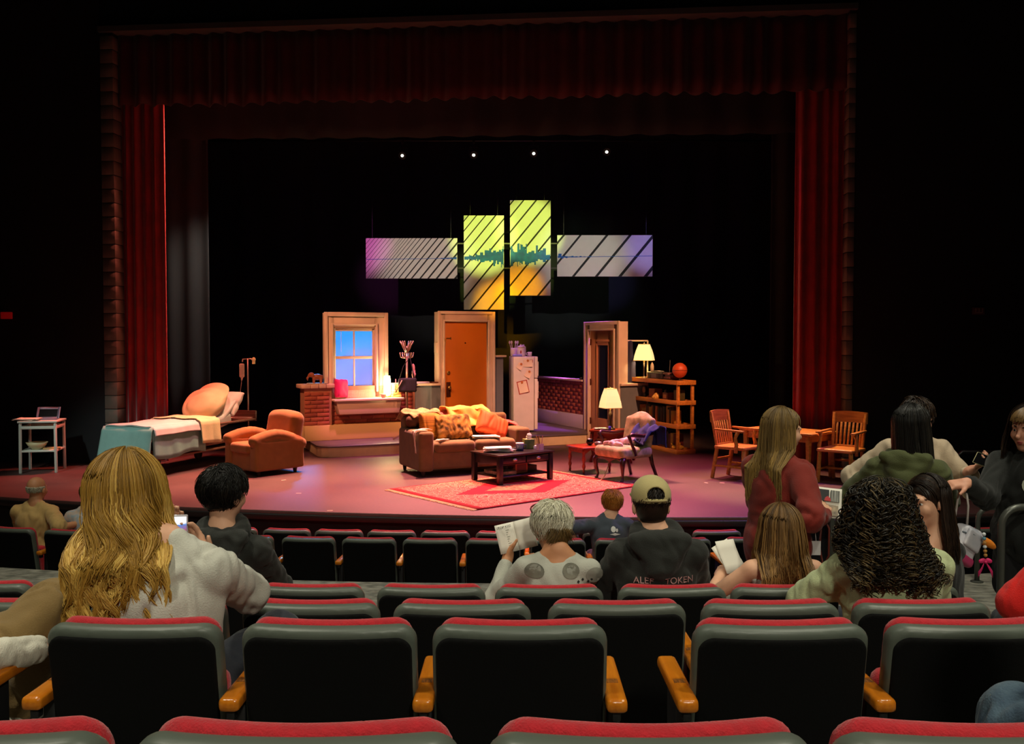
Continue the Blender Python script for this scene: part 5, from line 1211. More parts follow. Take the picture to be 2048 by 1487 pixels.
def seat_row(key, rowname, y0, z, pxs, ends=(), cur=50., gap0=True, skip=()):
    for i, px in enumerate(pxs):
        y = y0
        for _ in range(6): x = (px-1024)/1850*y; y = y0+(x-.3)**2/cur
        rz = -(.3-x)*2/cur
        lb = 'red and black auditorium seat, %s from the left in the %s' % (ORD[i], rowname)
        sk = () if px in ends else ('armrest_end',)
        o = dup(seat0, (x, y, z), rz, lb, rowname+' seats', sk)
        SEATS[(key, i)] = o
seat_row('A', 'row nearest the camera', 1.29, .40, [-185, 565, 1317, 2055], cur=200)
seat_row('B', 'second nearest row', 2.5, .189, [-300, 242, 645, 1040, 1580, 1980], ends=(-300, 1040), cur=140)
seat_row('C', 'third nearest row', 3.19, .05, [-20, 295, 610, 921, 1240, 1556, 1868], cur=140)
seat_row('D', 'fourth nearest row', 4.07, -.129, [-68, 155, 375, 610, 858, 1100, 1352, 1584, 1829], ends=(1829,), cur=100)
seat_row('E', 'front block second row', 8.1, -.785, [5, 122, 240, 362, 485, 610, 733, 857, 985, 1118, 1248, 1373, 1512], ends=(1512,))
seat_row('F', 'row right at the stage', 9.0, -.905, [458, 566, 672, 779, 888, 1000, 1109, 1218, 1327, 1440], cur=50)
seat_row('G', 'group beyond the right aisle', 8.25, -.785, [1990, 2120])
for o in [seat0]+[c for c in seat0.children_recursive]: bpy.data.objects.remove(o, do_unlink=True)

# ------------------------------------------------------------------ rails
M_rail = mat('rail_grey', (92, 94, 88), .35, metal=.4)
M_raild = mat('rail_dark', (40, 38, 38), .4, metal=.3)
def arc_pts(c, a, b, r, n=6):
    return [(c[0]+r*math.cos(t), c[1], c[2]+r*math.sin(t)) for t in [a+(b-a)*k/n for k in range(n+1)]]
def loop_rail(name, label, x0, x1, y, z0, z1, r=.02, R=.10, m=M_rail):
    p = [(x0, y, z0)]+arc_pts((x0+R, y, z1-R), PI, PI/2, R)+arc_pts((x1-R, y, z1-R), PI/2, 0, R)+[(x1, y, z0)]
    t = thing(name, label, 'rail')
    b = MB(); b.tube(p, r, 12); b.build('tube', m, t, smooth=True)
    for x in (x0, x1):
        b = MB(); b.lathe([(.05, 0), (.05, .008), (.03, .014)], (x, y, z0), 14); b.build('flange', m, t)
loop_rail('guard_rail', 'grey tube guard rail behind the woman in the red sweater', 2.0, 2.56, 7.35, -.17, .46)
loop_rail('guard_rail', 'grey tube guard rail beside the hanging backpack', 3.80, 4.9, 7.5, -.17, .44)
loop_rail('guard_rail', 'thick grey tube rail at the right edge of the photo', 2.62, 3.3, 4.92, -.17, .91)
t = thing('stair_rail', 'dark slanted handrail at the stage steps', 'rail')
b = MB(); b.tube([(3.18, 8.85, -.90), (3.18, 8.85, .20), (3.20, 8.9, .25), (3.95, 9.95, .30), (3.98, 10.0, .26), (3.98, 10.0, 0.0)], .024, 10); b.build('tube', M_raild, t, smooth=True)
b = MB(); b.tube([(3.18, 8.85, -.3), (3.6, 9.35, -.3)], .018, 10); b.build('lower_tube', M_raild, t, smooth=True)
t = thing('stair_rail', 'black handrail frame on the stage at far right', 'rail')
b = MB(); b.tube([(4.9, 10.2, 0.), (4.9, 10.2, .50), (4.98, 10.2, .57), (5.6, 10.35, .55), (5.65, 10.36, .5), (5.65, 10.36, 0)], .02, 10); b.build('tube', M_raild, t, smooth=True)
b = MB(); b.tube([(4.9, 10.2, .28), (5.65, 10.36, .28)], .014, 8); b.build('lower_tube', M_raild, t, smooth=True)
# ================================================================== PEOPLE
V3 = lambda *a: np.array(a, float)
def nrm(v): v = np.array(v, float); return v/max(np.linalg.norm(v), 1e-9)
def ik(S, Wt, L1, L2, pole):
    d = Wt-S; n = np.linalg.norm(d); mx = (L1+L2)*.995
    if n > mx: Wt = S+d/n*mx; d = Wt-S; n = mx
    n = max(n, abs(L1-L2)+.02); u = nrm(d); a = (L1*L1-L2*L2+n*n)/(2*n); h = math.sqrt(max(L1*L1-a*a, 0))
    p = np.array(pole, float); p = p-u*(p@u); return S+u*a+nrm(p)*h, Wt
SKIN = {'fair': (226, 172, 140), 'tan': (198, 138, 98), 'rosy': (224, 160, 132), 'brown': (150, 96, 66)}
def skin_mat(k): return mat('skin_'+k, SKIN[k], .55, var=.05, vscale=12, spec=.4)
def hand(s, Wp, d, n, side, curl=.5, spread=.12, sc=1.):
    d = nrm(d); n = nrm(n-d*(np.array(n)@d)); lat = np.cross(d, n)*1.0
    # lat * side points to the thumb
    R = np.stack([lat, d, n], 1)
    s.box(Wp+d*.045*sc, (.038*sc, .047*sc, .0135*sc), .012, R, k=.012)
    s.cone(Wp-d*.02, Wp+d*.02, .024*sc, .026*sc, k=.015)
    for i, (o, L) in enumerate(((-.029, .058), (-.010, .072), (.010, .076), (.029, .066))):
        o = o*side; p = Wp+d*.083*sc+lat*o*sc; a = -spread*(o*side)/.03; dd = nrm(d+lat*o*spread*8)
        for j, (f, r0, r1) in enumerate(((.45, .0092, .0086), (.30, .0086, .0078), (.25, .0078, .0068))):
            c = curl*(.55+.35*j); ca, sa = math.cos(c), math.sin(c)
            nn = nrm(n-dd*(n@dd)); nd = dd*ca+nn*sa; q = p+nd*L*1.15*f*sc; s.cone(p, q, r0*sc, r1*sc, k=.004); p = q; dd = nd
    b0 = Wp+d*.022*sc+lat*side*.03*sc; td = nrm(lat*side*.62+d*.7+n*.25); q = b0+td*.036*sc; s.cone(b0, q, .013*sc, .0105*sc, k=.01)
    td = nrm(td+d*.45+n*.3*curl); s.cone(q, q+td*.032*sc, .0105*sc, .008*sc, k=.004)

def head_prims(s, c, R, sc=1.):
    T = lambda *p: c+R@(np.array(p)*sc)
    e = lambda p, r, k=.025, sub=False: s.ell(T(*p), np.array(r)*sc, R, k, sub)
    e((0, -.014, .032), (.074, .094, .086)); e((0, .022, -.030), (.060, .068, .084)); e((0, .062, -.092), (.022, .022, .02), .02)
    s.cone(T(-.034, .078, .022), T(.034, .078, .022), .014*sc, k=.015)
    for x in (-1, 1):
        e((x*.036, .060, -.026), (.026, .026, .026), .02)
        s.ell(T(x*.031, .098, .004), np.array((.018, .014, .012))*sc, R, .008, True)
        e((x*.078, -.006, -.012), (.010, .021, .033), .008)
    s.cone(T(0, .090, .006), T(0, .110, -.026), .009*sc, .0125*sc, k=.012)
    s.cone(T(-.020, .083, -.058), T(.020, .083, -.058), .0075*sc, k=.006); s.cone(T(-.016, .082, -.067), T(.016, .082, -.067), .008*sc, k=.005)
    s.cone(T(-.03, .094, -.0625), T(.03, .094, -.0625), .0022, k=.002, sub=True)

class Person: pass
def person(label, loc, yaw=0., pose='sit', s=1., skin='fair', lean=-.12, side=0., twist=0., head=(0, 0, 0), headoff=(0, 0, 0), wr=None, wl_=None, pr=None, pl=None,
           hr=None, hl=None, kr=None, kl=None, ar=None, al=None, h=.011, top=None, pants=None, shoes=(40, 38, 38), name='person', wide=1., curl=.5, face_=False, legs=True):
    """loc: point on the floor under the pelvis; wr/wl_: wrist targets in WORLD coordinates; hr/hl: (direction, palm normal) of hands in world"""
    P = Person(); root = thing(name, label, 'person', loc, yaw); P.root = root
    ca, sa = math.cos(-yaw), math.sin(-yaw); L0 = np.array(loc, float)
    def w2l(p): p = np.array(p, float)-L0; return V3(p[0]*ca-p[1]*sa, p[0]*sa+p[1]*ca, p[2])
    def d2l(p): return V3(p[0]*ca-p[1]*sa, p[0]*sa+p[1]*ca, p[2])
    P.w2l = w2l
    pel = V3(0, 0, (.52 if pose == 'sit' else .91)*s)
    SR_ = rotm(-lean, side, 0) @ rotm(0, 0, twist); u = rotm(-lean, side, 0) @ V3(0, 0, 1); X = SR_ @ V3(1, 0, 0)
    at = lambda k, x=0, y=0: pel+u*k*s+X*x*s+(SR_ @ V3(0, 1, 0))*y*s
    neckb = at(.455); HR_ = rotm(0, 0, yaw*0+head[0]) @ rotm(head[1], head[2], 0)
    hc = neckb+V3(0, .035, .135)*s+np.array(headoff, float)
    P.hc, P.HR, P.s, P.pel, P.at, P.SR = hc, HR_, s, pel, at, SR_
    sh = {1: at(.372, .155*wide, -.005), -1: at(.372, -.155*wide, -.005)}; el, wt = {}, {}
    for sd, tgt, pole in ((1, wr, pr), (-1, wl_, pl)):
        if tgt is None:
            tgt = V3(sd*.10, .36, .60)*s if pose == 'sit' else V3(sd*.23, .05, .80)*s
            if pose == 'sit': tgt = tgt+V3(0, 0, .03)
        else: tgt = w2l(tgt)
        pole = V3(sd*.8, -.35, -.6) if pole is None else d2l(pole)
        el[sd], wt[sd] = ik(sh[sd], tgt, .275*s, .25*s, pole)
    hip = {1: pel+V3(.088, 0, -.02)*s, -1: pel+V3(-.088, 0, -.02)*s}; kn, an = {}, {}
    for sd, kk, aa in ((1, kr, ar), (-1, kl, al)):
        if pose == 'sit': an0 = V3(sd*.12, .44, .085)*s; kn0 = V3(sd*.12, .43, .50)*s
        else: an0 = V3(sd*.10, -.01, .085)*s; kn0 = V3(sd*.10, .02, .49)*s
        kn[sd] = kn0 if kk is None else w2l(kk); an[sd] = an0 if aa is None else w2l(aa)
    P.sh, P.el, P.wt, P.kn, P.an, P.hip = sh, el, wt, kn, an, hip
    # ---- body
    B = SDF()
    B.ell(pel+u*.02*s, V3(.155, .110, .12)*s, SR_, .03).ell(at(.16), V3(.125, .090, .13)*s, SR_, .03).ell(at(.28), V3(.145*wide, .100, .14)*s, SR_, .03)
    B.cone(sh[-1], sh[1], .044*s, k=.03)
    for sd in (1, -1): B.cone(at(.375, sd*.12*wide), at(.47, sd*.02), .042*s, .036*s, k=.03)
    B.cone(neckb-u*.05*s, hc+HR_@V3(0, -.015, -.03), .056*s, .052*s, k=.035)
    head_prims(B, hc, HR_, s)
    for sd in (1, -1):
        B.cone(sh[sd], el[sd], .046*s, .037*s, k=.02); B.cone(el[sd], wt[sd], .039*s, .026*s, k=.02)
        hd = (hr if sd > 0 else hl)
        if hd: d, n = d2l(hd[0]), d2l(hd[1]); cu = hd[2] if len(hd) > 2 else curl
        else: d = nrm(wt[sd]-el[sd]); n = V3(0, -.2, -1) if pose == 'sit' else V3(-sd, 0, 0); cu = curl
        if abs(nrm(d)@nrm(n)) > .95: n = V3(0, .3, -1)
        # thumb side: right hand thumb is on the left when palm faces down
        lat = np.cross(nrm(d), nrm(n-nrm(d)*(n@nrm(d)))); B_side = 1
        hand(B, wt[sd], d, n, sd, cu, sc=s*1.02)
        if legs:
            B.cone(hip[sd], kn[sd], .078*s, .056*s, k=.04); B.cone(kn[sd], an[sd], .055*s, .036*s, k=.02)
            fd = V3(0, 1, 0) if pose != 'x' else V3(0, 1, 0); B.cone(an[sd]+V3(0, -.02, -.045), an[sd]+V3(0, .15, -.06)*s, .036*s, .026*s, k=.02)
    P.body = B.build('body', skin_mat(skin), root, h=h)
    M = {}
    # ---- top
    if top:
        t = dict(sleeve=1.0, ease=.016, hem=.0, h=.010, amp=.007, freq=13., hood=False, neck=.0, wide=1.0, longer=0.); t.update(top)
        S = SDF(); e = t['ease']; wd = t['wide']
        S.ell(at(.03-t['longer']), (V3(.158*wd, .112, .13+t['longer'])*s+e), SR_, .03).ell(at(.17), (V3(.138*wd, .098, .15)*s+e), SR_, .03).ell(at(.28), (V3(.146*wide*wd, .102, .14)*s+e), SR_, .03)
        S.cone(sh[-1], sh[1], .044*s+e*.7, k=.03)
        for sd in (1, -1): S.cone(at(.378, sd*.12*wide), at(.455, sd*.035), .042*s+e*.6, .030*s+e*.5, k=.03)
        if t['neck']: S.cone(neckb-u*.07*s, neckb-u*.005*s+V3(0, .008, 0), .068*s, .062*s, k=.02)
        sl = t['sleeve']
        for sd in (1, -1):
            if sl > 0:
                m = min(1, sl*2); S.cone(sh[sd], sh[sd]+(el[sd]-sh[sd])*m, .046*s+e*.8, .041*s+e*(1.1 if sl < .6 else .8), k=.025)
                if sl > .5:
                    f = (sl-.5)*2; S.cone(el[sd], el[sd]+(wt[sd]-el[sd])*(f-.06), .041*s+e*.8, (.031*s+e*.6), k=.02)
        if t['hood']:
            nb = neckb; back = SR_ @ V3(0, -1, 0)
            for a0 in np.linspace(-2.5, 2.5, 15):
                p = nb+X*math.sin(a0)*.088*s+back*(math.cos(a0)*.082)*s+V3(0, 0, .012-.02*math.cos(a0))*s
                p2 = nb+X*math.sin(a0+.36)*.088*s+back*(math.cos(a0+.36)*.082)*s+V3(0, 0, .012-.02*math.cos(a0+.36))*s
                S.cone(p, p2, .030*s, k=.025)
            for q, rr in ((-.10, .045), (-.05, .055), (0, .058), (.05, .055), (.10, .045)):
                S.cone(nb+back*.085*s+X*q*1.1*s, nb+back*.118*s+X*q*.35*s-V3(0, 0, .125)*s, rr*s*.75, rr*s*.55, k=.03)
        if t.get('cut'):
            for c0, r0 in t['cut']: S.ell(c0(P), r0, None, .01, True)
        P.top = S.build(t.get('name', 'shirt'), t['m'], root, h=t['h'], disp=folds(t['amp']*.55, t['freq']*2.4, t.get('seed', 1), (1, 1, .8)))
    if pants and legs:
        t = dict(h=.013, ease=.014, to=1., amp=.006); t.update(pants); S = SDF(); e = t['ease']
        S.ell(pel+u*.01*s, V3(.166, .118, .115)*s+e, SR_, .05)
        for sd in (1, -1):
            S.cone(hip[sd], kn[sd] if t['to'] > .5 else hip[sd]+(kn[sd]-hip[sd])*t['to']*2, .086*s+e, .062*s+e, k=.05)
            if t['to'] > .5: S.cone(kn[sd], an[sd]+(kn[sd]-an[sd])*.06, .062*s+e, .044*s+e, k=.03)
        S.build('trousers' if t['to'] > .5 else 'shorts', t['m'], root, h=t['h'], disp=folds(t['amp'], 30, 5))
    if legs and shoes:
        for sd in (1, -1):
            S = SDF(); a0 = an[sd]; S.cone(a0+V3(0, -.03, -.045), a0+V3(0, .16, -.055)*s, .044*s, .034*s, k=.02).cone(a0, a0+V3(0, -.005, -.04), .043*s, k=.02); S.build('shoe', mat('shoe_%d_%d_%d' % tuple(shoes), tuple(shoes), .6), root, h=.012)
    if face_:
        for x in (-1, 1):
            b = MB(); b.sphere((0, 0, 0), .0115*s, 12, 10); o = b.build('eye', mat('eye_white', (220, 210, 200), .25), root, smooth=True); o.location = hc+HR_@(V3(x*.031, .0755, .004)*s)
            b = MB(); b.sphere((0, 0, 0), .0068*s, 10, 8); i_ = b.build('iris', mat('iris_dark', (36, 22, 14), .15), o, smooth=True); i_.location = HR_@V3(0, .0065*s, 0)
            b = MB(); p = [hc+HR_@(V3(x*(.016+.012*k), .095-.004*k*k, .024+.004*math.sin(k*1.2))*s) for k in range(4)]; b.tube(p, [.003, .0042, .004, .002], 6); b.build('eyebrow', mat('brow_dark', (40, 26, 18), .8), root, smooth=True)
        b = MB(); b.tube([hc+HR_@(V3(x*.01, .0905-.002*abs(x), -.0575-.002*abs(x)*.4)*s) for x in (-2, -1, 0, 1, 2)], [.002, .005, .0055, .005, .002], 6); b.tube([hc+HR_@(V3(x*.01, .089-.002*abs(x), -.067+.001*abs(x))*s) for x in (-2, -1, 0, 1, 2)], [.002, .005, .006, .005, .002], 6); b.build('lips', mat('lip_rose', (170, 80, 76), .5), root, smooth=True)
    return P

# ---- hair
def strand_mesh(paths, rad, tone, sides=4):
    """paths (N,S,3), rad (N,S), tone (N,S)"""
    N, S, _ = paths.shape
    d = np.gradient(paths, axis=1); d /= np.maximum(np.linalg.norm(d, axis=2, keepdims=True), 1e-9)
    ref = np.where(np.abs(d[..., 2:3]) > .9, np.array([1., 0, 0]), np.array([0., 0, 1.]))
    a = np.cross(d, ref); a /= np.maximum(np.linalg.norm(a, axis=2, keepdims=True), 1e-9); b = np.cross(d, a)
    ang = np.arange(sides)*2*np.pi/sides
    v = paths[:, :, None, :]+rad[:, :, None, None]*(a[:, :, None, :]*np.cos(ang)[None, None, :, None]+b[:, :, None, :]*np.sin(ang)[None, None, :, None])
    idx = np.arange(N*S*sides).reshape(N, S, sides); nx = np.roll(idx, -1, axis=2)
    f = np.stack([idx[:, :-1], nx[:, :-1], nx[:, 1:], idx[:, 1:]], -1).reshape(-1, 4)
    return v.reshape(-1, 3), f, np.repeat(tone[:, :, None], sides, 2).ravel()
def finish_hair(P, parts, m, name='hair'):
    v = []; f = []; t = []; o = 0
    for a, b, c in parts: v.append(a); f.append(b+o); t.append(c); o += len(a)
    me = fast_mesh(name, np.concatenate(v), np.concatenate(f))
    at_ = me.attributes.new('tone', 'FLOAT', 'POINT'); at_.data.foreach_set('value', np.concatenate(t).astype(np.float32))
    return link(name, me, m, P.root)
def cap_part(P, grow=.008, tone=.25, low=-.03, front=.045, h=.009):
    s = SDF(); c, R, k = P.hc, P.HR, P.s
    s.ell(c+R@(V3(0, -.014, .032)*k), V3(.074, .094, .086)*k+grow, R, .01).ell(c+R@(V3(0, -.03, -.02)*k), V3(.068, .07, .075)*k+grow, R, .03)
    s.ell(c+R@(V3(0, .125, -.04)*k), V3(.085, .10, .098)*k, R, .01, True)
    s.box(c+R@(V3(0, 0, low-.15)*k), V3(.2, .2, .12)*k, .01, R, .02, True)
    me = s.mesh('tmp', h); n = len(me.vertices); v = np.empty(n*3, np.float32); me.vertices.foreach_get('co', v)
    f = np.empty(len(me.loops), np.int32); me.loops.foreach_get('vertex_index', f); bpy.data.meshes.remove(me)
    return v.reshape(-1, 3).astype(float), f.reshape(-1, 4).astype(np.int64), np.full(n, tone)
def long_hair(P, m, N=900, K=60, length=.38, lvar=.12, vol=.35, front=1.95, wave=.012, wf=2.2, rad=.0022, flare=.01, backy=-.12, bstart=.16, seed=0, S2=16, sides=4, curl=0., cf=8, tonebase=.5, tvar=.25, gx=0., clump=.6, tipr=.35, name='hair', root=(.02, .5), wavein=.25, asym=0., capt=None, shoulder=True):
    r = np.random.RandomState(seed); k = P.s; c = P.hc; R = P.HR
    cl_a = r.uniform(-front, front, K); cl_ph = 2.2*np.sin(cl_a*1.6+seed)+r.normal(0, .55, K); cl_len = r.uniform(-1, 1, K)*lvar; cl_tone = r.normal(0, tvar, K); cl_w = r.uniform(.6, 1.3, K); cl_l = r.uniform(.2, 1, K)
    ci = r.randint(0, K, N); a = cl_a[ci]+r.normal(0, .10, N); a = np.clip(a, -front, front)
    lay = np.clip(cl_l[ci]+r.normal(0, .15, N), .05, 1.1)
    th0 = r.uniform(root[0], root[1], N); th1 = 1.72+.12*r.normal(size=N)
    S1 = 9; tt = np.linspace(0, 1, S1); th = th0[:, None]+(th1-th0)[:, None]*tt
    rx, ry, rz = (.080+.035*vol*lay)*k, (.101+.035*vol*lay)*k, (.096+.028*vol*lay)*k
    aa = a[:, None]*(1-.12*(1-tt))
    loc = np.stack([np.sin(th)*np.sin(aa)*rx[:, None], -np.sin(th)*np.cos(aa)*ry[:, None]-.012*k, np.cos(th)*rz[:, None]+.031*k], -1)
    p1 = loc @ R.T+c
    # hanging part
    t2 = np.linspace(0, 1, S2+1)[1:]; L = length*k*(1+cl_len[ci]+.06*r.normal(size=N)); L = np.maximum(L, .04)
    end = p1[:, -1]; out = end-c; out[:, 2] = 0; out /= np.maximum(np.linalg.norm(out, axis=1, keepdims=True), 1e-6)
    tan = np.stack([-out[:, 1], out[:, 0], 0*out[:, 0]], 1)
    drop = L[:, None]*t2
    fl = flare*k*np.sin(np.minimum(t2*1.6, 1.57))*(1+lay[:, None])
    p2 = end[:, None, :]+out[:, None, :]*fl[..., None]; p2[..., 2] -= drop
    p2[..., 0] += gx*drop+asym*drop
    ph = cl_ph[ci][:, None]+2*np.pi*wf*cl_w[ci][:, None]*drop/.3
    amp = wave*k*np.clip((drop-.02)/wavein, 0, 1)
    p2 += tan[:, None, :]*(amp*np.sin(ph))[..., None]+out[:, None, :]*(amp*.7*np.cos(ph))[..., None]
    # clumping toward clump centre near the tips
    cen = np.zeros((K, S2, 3)); cnt = np.bincount(ci, minlength=K).clip(1)
    for j in range(3):
        for q in range(S2): cen[:, q, j] = np.bincount(ci, p2[:, q, j], K)/cnt
    g = clump*t2[None, :, None]; p2 = p2*(1-g)+cen[ci]*g
    p2 += r.normal(0, .0025*k, p2.shape)*t2[None, :, None]
    if backy is not None:
        dd = c[2]-p2[..., 2]; f = np.clip((dd-bstart*k*.6)/(bstart*k*.6), 0, 1)
        lim = c[1]+(backy)*k
        rear = (np.cos(a) > -.25)[:, None]
        ny = np.where(rear & (p2[..., 1] > lim), p2[..., 1]*(1-f)+np.minimum(p2[..., 1], lim-.03*k*lay[:, None])*f, p2[..., 1]); p2[..., 1] = ny
    path = np.concatenate([p1, p2], 1); S = path.shape[1]
    if curl:
        sl = np.concatenate([np.zeros((N, 1)), np.cumsum(np.linalg.norm(np.diff(path, axis=1), axis=2), 1)], 1); nS = S; tq = np.linspace(0, 1, nS)
        for i in range(N):
            for j in range(3): path[i, :, j] = np.interp(tq*sl[i, -1], sl[i], path[i, :, j].copy())
    if curl:
        tot = np.arange(S)/S; w = (r.uniform(.5, 1.35, K)[ci]*cf)[:, None]*tot*6.28+r.uniform(0, 6.28, K)[ci][:, None]+r.uniform(0, .5, N)[:, None]
        amt = curl*k*np.clip(tot*5, .3, 1)*r.uniform(.6, 1.3, K)[ci][:, None]; sg = np.sign(r.normal(size=K))[ci][:, None]
        path = path+np.concatenate([np.repeat(out[:, None, :], S, 1)], 2)*(amt*np.cos(w))[..., None]+np.repeat(tan[:, None, :], S, 1)*(amt*np.sin(w)*sg)[..., None]
        path[..., 2] += amt*.6*np.sin(w+1.3)
    rr = rad*k*np.concatenate([np.linspace(.12, 1.1, S1), 1.15-(1.15-tipr)*t2**1.5])[None, :]*r.uniform(.8, 1.25, N)[:, None]
    tone = np.clip(tonebase+cl_tone[ci][:, None]+r.normal(0, .10, N)[:, None]+np.linspace(-.12, .15, S)[None, :], 0, 1)
    return finish_hair(P, [strand_mesh(path, rr, tone, sides), top_strands(k, c, R, 60 if curl else 700, r, tonebase, tvar, vol, rad=rad*1.1), cap_part(P, .003, tonebase-.08 if capt is None else capt)], m, name)
def top_strands(k, c, R, N, r, tonebase, tvar, vol, S=12, rad=.0022, part=.012):
    yr = r.uniform(-.03, .080, N); sg = np.where(r.uniform(size=N) < .5, -1., 1.); tt = np.linspace(0, 1, S); ph = tt[None]*(1.62+.1*r.normal(size=N))[:, None]
    y = np.maximum(yr[:, None]-(.055+.02*r.normal(size=N))[:, None]*tt[None]**1.3, -.085)
    lay = r.uniform(.0, .5, N)[:, None]; rx, ry, rz = .0795+.03*vol*lay, .100+.03*vol*lay, .0935+.025*vol*lay
    sc = np.sqrt(np.clip(1-(y/ry)**2, .05, 1))
    loc = np.stack([sg[:, None]*np.sin(ph)*rx*sc+part*(1-tt)[None], y-.012, np.cos(ph)*rz*sc+.035], -1)
    tone = np.clip(tonebase+tvar*.8*np.sin(yr*170+sg)[:, None]+r.normal(0, .12, N)[:, None]+np.linspace(-.1, .1, S)[None], 0, 1)
    rr = rad*k*np.sin(np.clip(tt*.9+.12, 0, 1)*2.6)[None]*r.uniform(.8, 1.25, N)[:, None]
    return strand_mesh(loc @ R.T*k+c, rr, tone, 3)
def short_hair(P, m, N=700, L=.05, lift=.012, rad=.0024, seed=0, swirl=.3, nape=-.62, tonebase=.5, tvar=.18, K=80, thick=.012, name='hair', fringe=.55, sides=3, capt=.3, low=-.05, crown=(0, -.35)):
    r = np.random.RandomState(seed); k = P.s; c = P.hc; R = P.HR
    d = r.normal(size=(N*4, 3)); d /= np.linalg.norm(d, axis=1, keepdims=True)
    ok = ~((d[:, 1] > .28) & (d[:, 2] < fringe)) & (d[:, 2] > np.where(d[:, 1] < -.2, nape, -.25)) & ~((np.abs(d[:, 0]) > .80) & (d[:, 2] < -.12) & (d[:, 1] > -.35))
    d = d[ok][:N]; N = len(d); S = 8; tt = np.linspace(0, 1, S)
    cr = nrm(V3(crown[0], crown[1], 1)); flow = d-cr; flow -= d*(flow*d).sum(1, keepdims=True); flow += np.cross(d, cr)*swirl; flow += r.normal(0, .28, d.shape); flow[:, 2] -= .25
    flow -= d*(flow*d).sum(1, keepdims=True); flow /= np.maximum(np.linalg.norm(flow, axis=1, keepdims=True), 1e-6)
    Ls = L*k*r.uniform(.7, 1.3, N)
    ang = (Ls/(.09*k))[:, None]*tt
    dd = d[:, None, :]*np.cos(ang)[..., None]+flow[:, None, :]*np.sin(ang)[..., None]
    off = thick*k*r.uniform(.3, 1, N)[:, None]*(.4+.6*np.sin(tt*2.2))+lift*k*tt**2*r.uniform(-.2, 1.2, N)[:, None]
    loc = np.stack([dd[..., 0]*(.078*k+off), dd[..., 1]*(.098*k+off)-.013*k, dd[..., 2]*(.091*k+off)+.029*k], -1)
    lowm = np.minimum(dd[..., 2], 0); loc[..., 0] *= 1+.10*lowm; loc[..., 1] = np.where(dd[..., 1] < 0, loc[..., 1]*(1+.18*lowm), loc[..., 1])
    path = loc @ R.T+c
    g = np.floor((np.arctan2(d[:, 0], d[:, 1])*6+d[:, 2]*7)).astype(int) % K; ct = r.normal(0, tvar, K)
    tone = np.clip(tonebase+ct[g][:, None]+r.normal(0, .1, N)[:, None]+np.linspace(-.15, .12, S)[None], 0, 1)
    rr = rad*k*np.linspace(1.1, .45, S)[None]*r.uniform(.8, 1.3, N)[:, None]
    return finish_hair(P, [strand_mesh(path, rr, tone, sides), cap_part(P, .001, capt, low=low)], m, name)

def fabric(name, rgb, rgb2=None, vs=10, bump=.25): return mat(name, rgb, .9, var=0 if rgb2 else .06, rgb2=rgb2, vscale=vs, bump=bump, bscale=220, sheen=.1)
H_blonde = hair_mat('hair_golden_blonde', (84, 58, 16), (172, 128, 50), (226, 188, 98))
H_brown = hair_mat('hair_light_brown', (62, 42, 22), (128, 94, 52), (190, 146, 84))
H_dkblond = hair_mat('hair_dark_blonde', (74, 56, 28), (128, 102, 58), (176, 140, 72))
H_black = hair_mat('hair_black', (10, 9, 8), (20, 18, 16), (48, 44, 38), .35)
H_dark = hair_mat('hair_dark_brown', (22, 15, 11), (42, 30, 22), (80, 58, 40), .38)
H_grey = hair_mat('hair_silver', (110, 100, 80), (200, 194, 168), (240, 236, 214))
H_ginger = hair_mat('hair_ginger', (110, 60, 20), (186, 112, 42), (232, 160, 72))
H_curly = hair_mat('hair_curly_dark', (16, 13, 9), (38, 31, 20), (98, 80, 50), .4)
H_fringe = hair_mat('hair_bronze', (70, 50, 26), (110, 82, 46), (150, 116, 66))

# 1 --- blonde woman filming with a phone, second row
P = person('woman with long wavy blonde hair in a grey top, filming with a phone', (-1.07, 2.80, .189), 0., 'sit', 1.02, 'fair', lean=.06, side=.0, head=(-.25, -.08, -.04), headoff=(-.135, .03, -.012),
           wr=(-1.075, 3.20, 1.03), pr=(1, -.2, -.6), wl_=(-1.24, 3.22, 1.09), pl=(-1, -.2, -.5), hr=((-.35, 0, .9), (-.3, -1, 0), .45), hl=((.4, 0, .9), (.3, -1, 0), .4),
           kr=(-.80, 3.12, .80), ar=(-.86, 3.10, .40), h=.0075,
           top=dict(m=fabric('grey_jersey', (196, 194, 182)), sleeve=.97, ease=.026, amp=.010, freq=12, h=.0085, wide=1.08, longer=.03, seed=3), pants=dict(m=fabric('navy_trousers', (34, 38, 48))))
long_hair(P, H_blonde, N=3800, K=46, length=.37, lvar=.10, vol=1.05, wave=.030, wf=1.35, rad=.0021, flare=.018, backy=-.165, bstart=.14, seed=4, S2=26, tonebase=.52, tvar=.26, clump=.78, wavein=.10, gx=.16)
ph = thing('smartphone', 'lit smartphone held up by the blonde woman', 'phone', (-1.152, 3.155, 1.125), .12)
b = MB(); b.box((0, 0, 0), (.078, .010, .158)); o = b.build('case', mat('clear_case', (190, 184, 190), .15), ph, bevel=.004)
